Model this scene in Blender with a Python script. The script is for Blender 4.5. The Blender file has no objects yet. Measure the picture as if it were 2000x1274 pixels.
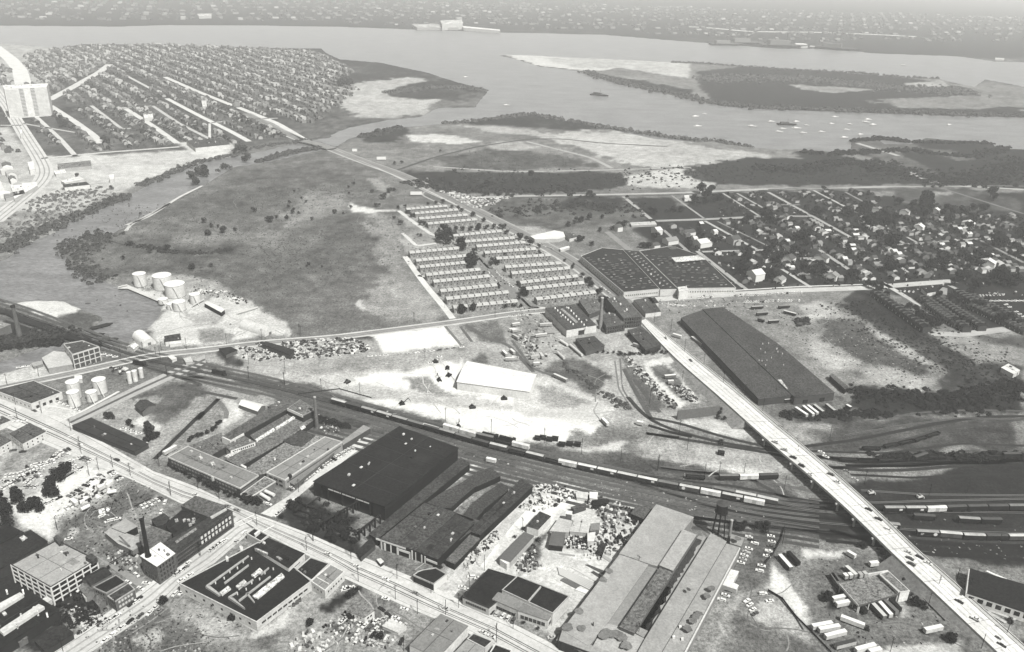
import bpy, math, random
import numpy as np
from mathutils import Vector, Matrix
random.seed(7); rng = np.random.default_rng(11)
SC = bpy.context.scene
COL = SC.collection
# ------------------------------------------------------------------ camera
H = 350.0; F = 1650.0; CX, CY = 1000.0, 637.0
TH = math.radians(23.68); RO = math.radians(1.62)
fwd = np.array([0, math.cos(TH), -math.sin(TH)])
r0 = np.array([1.0, 0, 0]); u0 = np.array([0, math.sin(TH), math.cos(TH)])
right = r0*math.cos(RO) + u0*math.sin(RO)
up = -r0*math.sin(RO) + u0*math.cos(RO)
cd = bpy.data.cameras.new('camera'); cam = bpy.data.objects.new('camera', cd); COL.objects.link(cam)
cd.sensor_width = 36.0; cd.lens = F/2000*36.0; cd.clip_start = 1.0; cd.clip_end = 80000.0
M = Matrix(((right[0], up[0], -fwd[0], 0), (right[1], up[1], -fwd[1], 0), (right[2], up[2], -fwd[2], H), (0, 0, 0, 1)))
cam.matrix_world = M; SC.camera = cam
# ------------------------------------------------------------------ world, sun, exposure
SUNDIR = Vector((0.60, -0.80, 0)).normalized(); ELEV = math.radians(52)
wd = bpy.data.worlds.new('World'); SC.world = wd; wd.use_nodes = True
nt = wd.node_tree; nt.nodes.clear()
sky = nt.nodes.new('ShaderNodeTexSky'); sky.sky_type = 'NISHITA'; sky.sun_disc = False
sky.sun_elevation = ELEV; sky.sun_rotation = math.atan2(SUNDIR.x, SUNDIR.y)
bw = nt.nodes.new('ShaderNodeRGBToBW'); bg = nt.nodes.new('ShaderNodeBackground'); wo = nt.nodes.new('ShaderNodeOutputWorld')
mt_ = nt.nodes.new('ShaderNodeMix'); mt_.data_type = 'RGBA'; mt_.blend_type = 'MULTIPLY'; mt_.inputs[0].default_value = 1.0
mt_.inputs[7].default_value = (1, 1, .975, 1)
nt.links.new(sky.outputs[0], bw.inputs[0]); nt.links.new(bw.outputs[0], mt_.inputs[6]); nt.links.new(mt_.outputs[2], bg.inputs[0])
nt.links.new(bg.outputs[0], wo.inputs[0]); bg.inputs[1].default_value = 0.085
sd = bpy.data.lights.new('sun', 'SUN'); sd.energy = 5.0; sd.angle = math.radians(.5); sd.color = (1, .995, .97)
so = bpy.data.objects.new('sun', sd); COL.objects.link(so)
sv = Vector((SUNDIR.x*math.cos(ELEV), SUNDIR.y*math.cos(ELEV), math.sin(ELEV)))
so.rotation_euler = sv.to_track_quat('Z', 'Y').to_euler(); so.location = (0, 0, 900)
SC.view_settings.view_transform = 'Standard'; SC.view_settings.look = 'None'; SC.view_settings.gamma = 1.0
SC.view_settings.use_curve_mapping = False; SC.view_settings.exposure = 1.12
SC.cycles.volume_bounces = 1; SC.cycles.max_bounces = 5
HAZE = 7.0e-5; KL = 2.55; HZ = 1.0
# ------------------------------------------------------------------ pixel -> place (photo pixels, 2000 x 1274)
FR = dict(a=(0,0,.35), b=(650,0,.35), c=(1300,0,.35), d=(0,400,.3), e=(550,350,.2511), f=(1000,340,.2511), g=(1500,340,.2511),
          h=(550,580,.2511), i=(1000,600,.2511), j=(1500,600,.2511), k=(0,640,.2041), l=(300,720,.2041), m=(0,860,.2041), n=(0,1014,.2041),
          o=(300,900,.2041), p=(300,1014,.2041), q=(600,800,.2041), r=(600,1014,.2041), s=(900,860,.2041), t=(900,1014,.2041),
          u=(1250,860,.2041), v=(1250,1014,.2041), w=(1600,860,.2041), x=(1600,1014,.2041), y=(850,420,.175), z=(0,0,1.0))
def P(s):
    fr = FR['z']; out = []
    for t in s.split():
        if t in FR: fr = FR[t]; continue
        q = [float(v) for v in t.split(',')]
        out.append([fr[0]+q[0]*fr[2], fr[1]+q[1]*fr[2]] + q[2:])
    return out
def G(px, z=0.0):
    a = np.asarray([p[:2] for p in px], float)
    d = fwd[None] + right[None]*((a[:, 0]-CX)/F)[:, None] + up[None]*((CY-a[:, 1])/F)[:, None]
    z = np.asarray(z, float)
    t = (z-H)/d[:, 2]
    return np.stack([d[:, 0]*t, d[:, 1]*t], 1)
def toPx(x, y, z=0.0):
    v = np.array([x, y, z-H]); w = v @ fwd
    return CX + F*(v @ right)/w, CY - F*(v @ up)/w
def scale_at(px, py):  # pixels per metre across
    q = G([(px, py)])[0]
    return F/(np.array([q[0], q[1], -H]) @ fwd)
def lin(t):
    c = t/255.0
    return c/12.92 if c <= .04045 else ((c+.055)/1.055)**2.4
linv = np.vectorize(lin)
def alb(t): return max(.006, min(.78, (lin(t)-.018)/KL))
# ------------------------------------------------------------------ materials
MATS = {}
def mat(tone, kind='plain', rough=.9):
    key = (round(tone), kind)
    if key in MATS: return MATS[key]
    m = bpy.data.materials.new('%s_%d' % (kind, round(tone))); m.use_nodes = True; nt = m.node_tree; N = nt.nodes; L = nt.links
    b = N['Principled BSDF']; a = alb(tone); b.inputs['Roughness'].default_value = rough; b.inputs['Specular IOR Level'].default_value = .08
    col = (a, a*.997, a*.965, 1); b.inputs['Base Color'].default_value = col
    if kind in ('paint',): b.inputs['Roughness'].default_value = .4; b.inputs['Specular IOR Level'].default_value = .4; MATS[key] = m; return m
    if kind == 'glass': b.inputs['Roughness'].default_value = .15; b.inputs['Specular IOR Level'].default_value = .5; MATS[key] = m; return m
    if kind == 'plain': MATS[key] = m; return m
    geo = N.new('ShaderNodeNewGeometry'); mp = N.new('ShaderNodeMapping'); L.new(geo.outputs['Position'], mp.inputs[0])
    def noise(scale, detail=3, rg=.6):
        n = N.new('ShaderNodeTexNoise'); n.inputs['Scale'].default_value = scale; n.inputs['Detail'].default_value = detail
        n.inputs['Roughness'].default_value = rg; L.new(mp.outputs[0], n.inputs['Vector']); return n.outputs[0]
    def ramp(src, lo, hi, a0=.3, a1=.7):
        r = N.new('ShaderNodeMapRange'); L.new(src, r.inputs[0]); r.inputs[1].default_value = a0; r.inputs[2].default_value = a1
        r.inputs[3].default_value = lo; r.inputs[4].default_value = hi; return r.outputs[0]
    def mul(x, y):
        n = N.new('ShaderNodeMath'); n.operation = 'MULTIPLY'; L.new(x, n.inputs[0]); L.new(y, n.inputs[1]); return n.outputs[0]
    if kind == 'roof':   f = mul(ramp(noise(.6, 2, .9), .15, 2.0, .32, .68), ramp(noise(.05, 4), .75, 1.25))
    elif kind == 'pale_roof': f = mul(ramp(noise(.75, 1, .9), .84, 1.14, .32, .68), mul(ramp(noise(.05, 5, .7), .82, 1.16), ramp(noise(.25, 3, .7), .9, 1.1)))
    elif kind == 'wall': f = mul(ramp(noise(.7, 3, .8), .75, 1.22), ramp(noise(.12, 3), .85, 1.12))
    elif kind == 'brick': f = mul(ramp(noise(1.3, 2, .8), .5, 1.5), ramp(noise(.15, 3), .8, 1.2))
    elif kind == 'dirt': f = mul(ramp(noise(.4, 3, .9), .55, 1.4), ramp(noise(.035, 5, .7), .75, 1.22))
    elif kind == 'road': f = mul(ramp(noise(.4, 3, .9), .82, 1.15), ramp(noise(.05, 5), .84, 1.13))
    elif kind == 'leaf': f = mul(ramp(noise(.8, 3, .7), .45, 1.7), ramp(noise(.12, 2), .7, 1.3))
    elif kind == 'rust': f = mul(ramp(noise(1.6, 3, .8), .6, 1.4), ramp(noise(.2, 3), .75, 1.2))
    elif kind == 'corrugated':
        w = N.new('ShaderNodeTexWave'); w.inputs['Scale'].default_value = .5; L.new(mp.outputs[0], w.inputs[0]); f = mul(ramp(w.outputs[1], .75, 1.2, 0, 1), ramp(noise(.6, 3, .8), .8, 1.2))
    mx = N.new('ShaderNodeMix'); mx.data_type = 'RGBA'; mx.blend_type = 'MULTIPLY'; mx.inputs[0].default_value = 1
    mx.inputs[6].default_value = col; cmb = N.new('ShaderNodeCombineColor')
    for i in range(3): L.new(f, cmb.inputs[i])
    L.new(cmb.outputs[0], mx.inputs[7]); L.new(mx.outputs[2], b.inputs['Base Color'])
    MATS[key] = m; return m
# ------------------------------------------------------------------ mesh helpers
def mesh(name, V, Fc, m, mi=None, mats=None, smooth=False):
    me = bpy.data.meshes.new(name); me.from_pydata([tuple(v) for v in V], [], [tuple(f) for f in Fc])
    for mm in (mats or [m]): me.materials.append(mm)
    if mi is not None: me.polygons.foreach_set('material_index', mi)
    if smooth: me.polygons.foreach_set('use_smooth', [True]*len(me.polygons))
    me.update(); return me
def link(name, data, parent=None, loc=None, rz=0.0):
    o = bpy.data.objects.new(name, data); COL.objects.link(o)
    if parent is not None: o.parent = parent
    if loc is not None: o.location = loc
    if rz: o.rotation_euler = (0, 0, rz)
    return o
def tag(o, label, cat, group=None, kind=None):
    if label: o['label'] = label
    if cat: o['category'] = cat
    if group: o['group'] = group
    if kind: o['kind'] = kind
    return o
def boxVF(x0, x1, y0, y1, z0, z1, tx=0, ty=0):
    V = [(x0, y0, z0), (x1, y0, z0), (x1, y1, z0), (x0, y1, z0), (x0+tx, y0+ty, z1), (x1-tx, y0+ty, z1), (x1-tx, y1-ty, z1), (x0+tx, y1-ty, z1)]
    return V, [(0, 3, 2, 1), (4, 5, 6, 7), (0, 1, 5, 4), (1, 2, 6, 5), (2, 3, 7, 6), (3, 0, 4, 7)]
class MB:
    def __init__(s): s.V = []; s.F = []; s.M = []
    def add(s, V, Fc, mi=0):
        n = len(s.V); s.V += list(V); s.F += [tuple(i+n for i in f) for f in Fc]; s.M += [mi]*len(Fc); return s
    def box(s, *a, mi=0, **k): return s.add(*boxVF(*a, **k), mi)
    def bar(s, p, q, r, mi=0, n=4):
        p = Vector(p); q = Vector(q); d = (q-p).normalized(); a = d.cross(Vector((0, 0, 1)));
        if a.length < .01: a = Vector((1, 0, 0))
        a.normalize(); b = d.cross(a); V = []
        for c in (p, q):
            for i in range(n):
                t = 2*math.pi*(i+.5)/n; V.append(tuple(c + a*math.cos(t)*r + b*math.sin(t)*r))
        Fc = [(i, (i+1) % n, n+(i+1) % n, n+i) for i in range(n)] + [tuple(range(n))[::-1], tuple(range(n, 2*n))]
        return s.add(V, Fc, mi)
    def cyl(s, x, y, z0, z1, ra, rb=None, n=24, mi=0, caps=True):
        rb = ra if rb is None else rb
        V = [(x+math.cos(2*math.pi*i/n)*r, y+math.sin(2*math.pi*i/n)*r, z) for z, r in ((z0, ra), (z1, rb)) for i in range(n)]
        Fc = [(i, (i+1) % n, n+(i+1) % n, n+i) for i in range(n)]
        if caps: Fc += [tuple(range(n))[::-1], tuple(range(n, 2*n))]
        return s.add(V, Fc, mi)
    def mesh(s, name, mats):
        if not isinstance(mats, (list, tuple)): mats = [mats]
        return mesh(name, s.V, s.F, None, s.M, mats)
def ccw(W):
    a = 0
    for i in range(len(W)):
        x0, y0 = W[i-1]; x1, y1 = W[i]; a += x0*y1-x1*y0
    return a > 0
def offset(W, d):  # outward for d>0, W counter-clockwise
    n = len(W); out = []
    for i in range(n):
        a = Vector(W[i-1]); b = Vector(W[i]); c = Vector(W[(i+1) % n])
        e1 = (b-a).normalized(); e2 = (c-b).normalized(); n1 = Vector((e1.y, -e1.x)); n2 = Vector((e2.y, -e2.x))
        k = n1+n2; L2 = max(.35, k.dot(k)/2*1.0)
        out.append(tuple(b + k*(d/ max(.5, 1+n1.dot(n2)))))
    return out
def prism(W, z0, z1, top=True, bottom=False):
    n = len(W); V = [(x, y, z0) for x, y in W] + [(x, y, z1) for x, y in W]
    Fc = [(i, (i+1) % n, n+(i+1) % n, n+i) for i in range(n)]
    if top: Fc.append(tuple(range(n, 2*n)))
    if bottom: Fc.append(tuple(range(n))[::-1])
    return V, Fc
NUMW = ['zeroth', 'first', 'second', 'third', 'fourth', 'fifth', 'sixth', 'seventh', 'eighth', 'ninth', 'tenth', 'eleventh', 'twelfth', 'thirteenth', 'fourteenth',
        'fifteenth', 'sixteenth', 'seventeenth', 'eighteenth', 'nineteenth']
TENS = {2: ('twentieth', 'twenty'), 3: ('thirtieth', 'thirty'), 4: ('fortieth', 'forty'), 5: ('fiftieth', 'fifty'), 6: ('sixtieth', 'sixty'), 7: ('seventieth', 'seventy'), 8: ('eightieth', 'eighty'), 9: ('ninetieth', 'ninety')}
def ordw(n):
    if n < 20: return NUMW[n]
    if n < 100:
        t, u = divmod(n, 10); return TENS[t][0] if u == 0 else TENS[t][1]+'-'+NUMW[u]
    return {1: 'one hundred and ', 2: 'two hundred and '}[n//100] + (ordw(n % 100) if n % 100 else 'zeroth')
DEF = {}
def defer(o, desc, where, xy, cat, group):
    """label written once all are placed: <ordinal> <desc> from the left <where>"""
    o['category'] = cat; o['group'] = group
    DEF.setdefault((desc, where), []).append((toPx(xy[0], xy[1])[0], o))
def finish_labels():
    for (desc, where), L in DEF.items():
        L.sort(key=lambda t: t[0])
        for i, (_, o) in enumerate(L):
            if len(L) == 1: o['label'] = '%s %s' % (desc, where)
            else: o['label'] = '%s %s from the left, %s' % (ordw(i+1), desc, where)
# ------------------------------------------------------------------ buildings
class B: pass
def start(name, label, cat, W, h, group=None, rectify=False):
    b = B(); W = [tuple(w) for w in W]
    if not ccw(W): W = W[::-1]; b.rev = True
    else: b.rev = False
    cx = sum(w[0] for w in W)/len(W); cy = sum(w[1] for w in W)/len(W)
    b.c = (cx, cy); b.W = [(x-cx, y-cy) for x, y in W]; b.h = h
    b.root = link(name, None, None, (cx, cy, 0)); b.root.empty_display_size = 1
    tag(b.root, label, cat, group); return b
ar = random.Random(31)
def autoroof(b, roof, h):
    W = [Vector(w) for w in b.W]
    if len(W) != 4: return
    if (W[1]-W[0]).length < (W[2]-W[1]).length: W = W[1:]+W[:1]
    L_ = (W[1]-W[0]).length; D_ = (W[2]-W[1]).length
    if D_ < 11: return
    P_ = lambda s, t: W[0].lerp(W[1], s).lerp(W[3].lerp(W[2], s), t)
    tn = max(8, roof*.62) if roof > 60 else roof+26
    for k in range(1, int(L_/16)+1):
        s = k/(int(L_/16)+1); a = P_(s, .01); c = P_(s, .99); link('roof_seam', MB().bar((a.x, a.y, h+.03), (c.x, c.y, h+.03), .13).mesh('roof_seam', mat(tn)), b.root)
    a = P_(.01, .5); c = P_(.99, .5); link('roof_seam', MB().bar((a.x, a.y, h+.05), (c.x, c.y, h+.05), .16).mesh('roof_seam', mat(tn)), b.root)
    for k in range(2+int(L_*D_/450)):
        p = P_(ar.uniform(.06, .94), ar.uniform(.1, .9)); w_ = ar.uniform(.4, 1.1); hh = ar.uniform(.4, 1.3); t = ar.choice((roof*.5, 120, 205, 235)); an = math.atan2((W[1]-W[0]).y, (W[1]-W[0]).x)
        link('roof_vent', mesh('roof_vent', *boxVF(-w_, w_, -w_*.7, w_*.7, 0, hh), mat(t)), b.root, (p.x, p.y, h), an)
    for k in range(1+int(L_*D_/900)):
        s0 = ar.uniform(.02, .8); t0 = ar.uniform(.05, .75); ds = ar.uniform(.05, .16); dt = ar.uniform(.08, .22); q = [P_(s0, t0), P_(s0+ds, t0), P_(s0+ds, t0+dt), P_(s0, t0+dt)]; z = h+.012+.006*k
        link('roof_patch', mesh('roof_patch', [(v.x, v.y, z) for v in q], [(0, 1, 2, 3)], mat(max(20, roof*ar.choice((.82, 1.15))), 'dirt')), b.root)
def bld(name, label, cat, pts, h, wall, roof, par=0, trim=None, wk='wall', rk='roof', group=None, over=.25, openside=None):
    b = start(name, label, cat, G(P(pts), h), h, group)
    W = b.W
    zt = h-.35
    V, Fc = prism(W, -.5, zt, top=False)
    link('wall', mesh('wall', V, Fc, mat(wall, wk)), b.root)
    V, Fc = prism(offset(W, .02 if par else over), h-.35, h, bottom=True)
    link('roof', mesh('roof', V, Fc, mat(roof, rk if roof < 140 or rk != 'roof' else 'pale_roof')), b.root)
    autoroof(b, roof, h)
    if par:
        o = offset(W, .12); q = offset(W, -.4); n = len(W)
        V = [(x, y, h-.5) for x, y in o] + [(x, y, h+par) for x, y in o] + [(x, y, h+par) for x, y in q] + [(x, y, h-.1) for x, y in q]
        Fc = []
        for i in range(n):
            j = (i+1) % n
            for k in range(3): Fc.append((k*n+i, k*n+j, (k+1)*n+j, (k+1)*n+i))
            Fc.append((i, 3*n+i, 3*n+j, j))
        link('parapet', mesh('parapet', V, Fc, mat(trim if trim is not None else wall, 'wall')), b.root)
    return b
WM = {}
def side(b, i):
    """side i in the order the corners were given"""
    n = len(b.W)
    if b.rev: j = n-1-i; return b.W[(j-1) % n], b.W[j]
    return b.W[i], b.W[(i+1) % n]
def wins(b, i, rows, cols, ww, wh, z0, dz, tone=45, m=1.5, name='window', proud=.06, depth=.16, kind='glass'):
    p, q = side(b, i); p = Vector(p); q = Vector(q); d = q-p; L = d.length; ang = math.atan2(d.y, d.x)
    key = (round(ww, 2), round(wh, 2), tone, depth, proud, kind)
    if key not in WM:
        WM[key] = mesh(name, *boxVF(-ww/2, ww/2, -proud, depth-proud, 0, wh), mat(tone, kind))
    for c in range(cols):
        t = m + (L-2*m)*((c+.5)/cols)
        pt = p + d*(t/L)
        for r in range(rows): link(name, WM[key], b.root, (pt.x, pt.y, z0+dz*r), ang)
def rbox(b, pts, z1, tone, name='skylight', z0=None, kind='roof', taper=0):
    W = [tuple(w) for w in G(P(pts), z1)]
    if not ccw(W): W = W[::-1]
    W = [(x-b.c[0], y-b.c[1]) for x, y in W]
    V, Fc = prism(W, b.h-.1 if z0 is None else z0, z1, bottom=True)
    if taper:
        Wi = offset(W, -taper); n = len(W); V[n:] = [(x, y, z1) for x, y in Wi]
    return link(name, mesh(name, V, Fc, mat(tone, kind)), b.root)
def gable(name, label, cat, pts, h, rh, wall, roof, group=None, over=.4, W=None, rk='roof', wk='wall'):
    W = G(P(pts), h) if W is None else W
    b = start(name, label, cat, W, h, group); W = [Vector(w) for w in b.W]
    if (W[1]-W[0]).length < (W[2]-W[1]).length: W = W[1:]+W[:1]
    b.G = W   # long side 0-1 and 2-3
    r1 = (W[1]+W[2])/2; r0_ = (W[3]+W[0])/2
    V, Fc = prism([tuple(w) for w in W], -.5, h, top=False); n = len(V)
    V += [(r1.x, r1.y, h+rh-.05), (r0_.x, r0_.y, h+rh-.05)]; Fc += [(5, 6, n), (7, 4, n+1)]
    link('wall', mesh('wall', V, Fc, mat(wall, wk)), b.root)
    ax = (W[1]-W[0]).normalized()*over; e0 = r0_-ax; e1 = r1+ax
    o1 = (W[0]-r0_).normalized()*over; o2 = (W[3]-r0_).normalized()*over
    dz = rh*over/max(.1, (W[0]-r0_).length)
    Vv = []; Ff = []
    for a, c, o in ((W[0], W[1], o1), (W[2], W[3], o2)):
        a2 = a+o+(-ax if a is W[0] else ax); c2 = c+o+(ax if a is W[0] else -ax)
        ra, rb = (e0, e1) if a is W[0] else (e1, e0)
        k = len(Vv)
        for zz in (0, .18): Vv += [(a2.x, a2.y, h-dz+zz), (c2.x, c2.y, h-dz+zz), (rb.x, rb.y, h+rh+zz), (ra.x, ra.y, h+rh+zz)]
        Ff += [(k+4, k+5, k+6, k+7), (k+3, k+2, k+1, k), (k, k+1, k+5, k+4), (k+1, k+2, k+6, k+5), (k+3, k, k+4, k+7)]
    link('roof', mesh('roof', Vv, Ff, mat(roof, rk)), b.root)
    return b
def sheet(name, pts, tone, z=.05, kind='dirt', W=None, label=None):
    W = G(P(pts)) if W is None else W
    W = [tuple(w) for w in W]
    if not ccw(W): W = W[::-1]
    o = link(name, mesh(name, [(x, y, z) for x, y in W], [tuple(range(len(W)))], mat(tone, kind)))
    return tag(o, label, None, None, 'structure')
def resample(W, n):
    W = np.asarray(W, float); d = np.r_[0, np.cumsum(np.hypot(*np.diff(W, axis=0).T))]
    t = np.linspace(0, d[-1], n); return np.stack([np.interp(t, d, W[:, k]) for k in range(W.shape[1])], 1)
def strip2(name, U, Lw, f0, f1, tone, z=.06, kind='road', n=40, label=None):
    a = resample(G(P(U)), n); c = resample(G(P(Lw)), n)
    A = a+(c-a)*f0; Bb = a+(c-a)*f1
    V = [(x, y, z) for x, y in A] + [(x, y, z) for x, y in Bb]
    Fc = [(i, n+i, n+i+1, i+1) for i in range(n-1)]
    o = link(name, mesh(name, V, Fc, mat(tone, kind)))
    return tag(o, label, None, None, 'structure')
def smooth_path(W, n):
    W = np.asarray(W, float); R_ = resample(W, n)
    for _ in range(max(1, n//12)):
        R_[1:-1] = (R_[:-2]+2*R_[1:-1]+R_[2:])/4
    return R_
STREETS = []
def off_street(p, gap=6.5):
    p = np.asarray(p, float); ok = np.ones(len(p), bool)
    for R_, w in STREETS:
        lo = R_.min(0)-40; hi = R_.max(0)+40; k = np.where(ok & (p > lo).all(1) & (p < hi).all(1))[0]
        if not len(k): continue
        a = R_[:-1]; e = R_[1:]-a; L = (e**2).sum(1)+1e-9
        t = np.clip(((p[k, None]-a[None])*e[None]).sum(2)/L, 0, 1); d = np.hypot(*np.moveaxis(p[k, None]-a[None]-e[None]*t[..., None], 2, 0)).min(1)
        ok[k[d < w/2+gap]] = False
    return p[ok]
def pathstrip(name, pts, w, tone, z=.06, kind='road', n=None, off=0.0, W=None, label=None, closed=False):
    W = G(P(pts)) if W is None else W
    n = n or max(2, 6*len(W)); R_ = smooth_path(W, n) if len(W) > 2 else np.asarray(W, float)
    if name in ('road', 'avenue', 'highway'): STREETS.append((R_, w))
    n = len(R_); T = np.gradient(R_, axis=0); T /= np.hypot(T[:, 0], T[:, 1])[:, None]+1e-9; Nn = np.stack([-T[:, 1], T[:, 0]], 1)
    A = R_+Nn*(off+w/2); Bb = R_+Nn*(off-w/2)
    V = [(x, y, z) for x, y in A] + [(x, y, z) for x, y in Bb]
    o = link(name, mesh(name, V, [(i, n+i, n+i+1, i+1) for i in range(n-1)], mat(tone, kind)))
    return tag(o, label, None, None, 'structure')
# ------------------------------------------------------------------ ground, water, haze
CREEK = P("z 668,271 650,268 595,275 545,288 500,298 a 1383,860 1100,910 940,970 740,1080 580,1160 400,1220 d 460,110 340,190 150,260 100,320 0,370 z -90,545 -120,592 0,588 d 250,612 400,620 560,680 690,720 640,790 560,830 500,850 z 143,655 127,666 k 500,150 300,230 0,330 z -90,722 -90,748 k 0,420 190,372 400,300 600,200 800,150 1000,205 z 222,671 d 840,880 940,820 1000,740 1045,650 1000,600 850,545 700,510 560,450 430,400 415,330 490,220 620,180 700,190 z 245,441 350,385 395,362 420,346 455,325 525,315 580,302 632,291 660,283")
RIVER = P("z -260,28 0,50 230,52 330,49 500,50 650,52 790,57 960,63 1180,68 1300,78 1390,85 1520,95 1640,95 1700,104 1870,110 1940,120 2300,130 2300,292 2000,290 1948,289 1940,278 1804,268 1780,280 1730,280 1713,266 1660,273 1657,297 1562,290 1475,287 1405,273 1350,275 1280,270 1192,251 1087,231 1035,222 948,233 860,241 787,247 720,257 678,271 660,283 645,280 650,263 685,249 755,235 825,228 860,210 930,210 948,187 958,175 895,160 832,140 745,122 665,115 637,102 630,94 525,93 280,86 157,86 115,93 0,84 -260,90")
ISLE = P("z 972,108 1000,106 1105,111 1185,114 1346,122 1447,128 1615,138 1755,150 1832,152 1860,160 1902,168 1923,154 2000,168 2300,180 2300,234 2000,229 1860,226 1650,219 1475,212 1405,206 1370,196 1328,191 1297,182 1210,161 1140,140 1052,130 1000,114")
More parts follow.
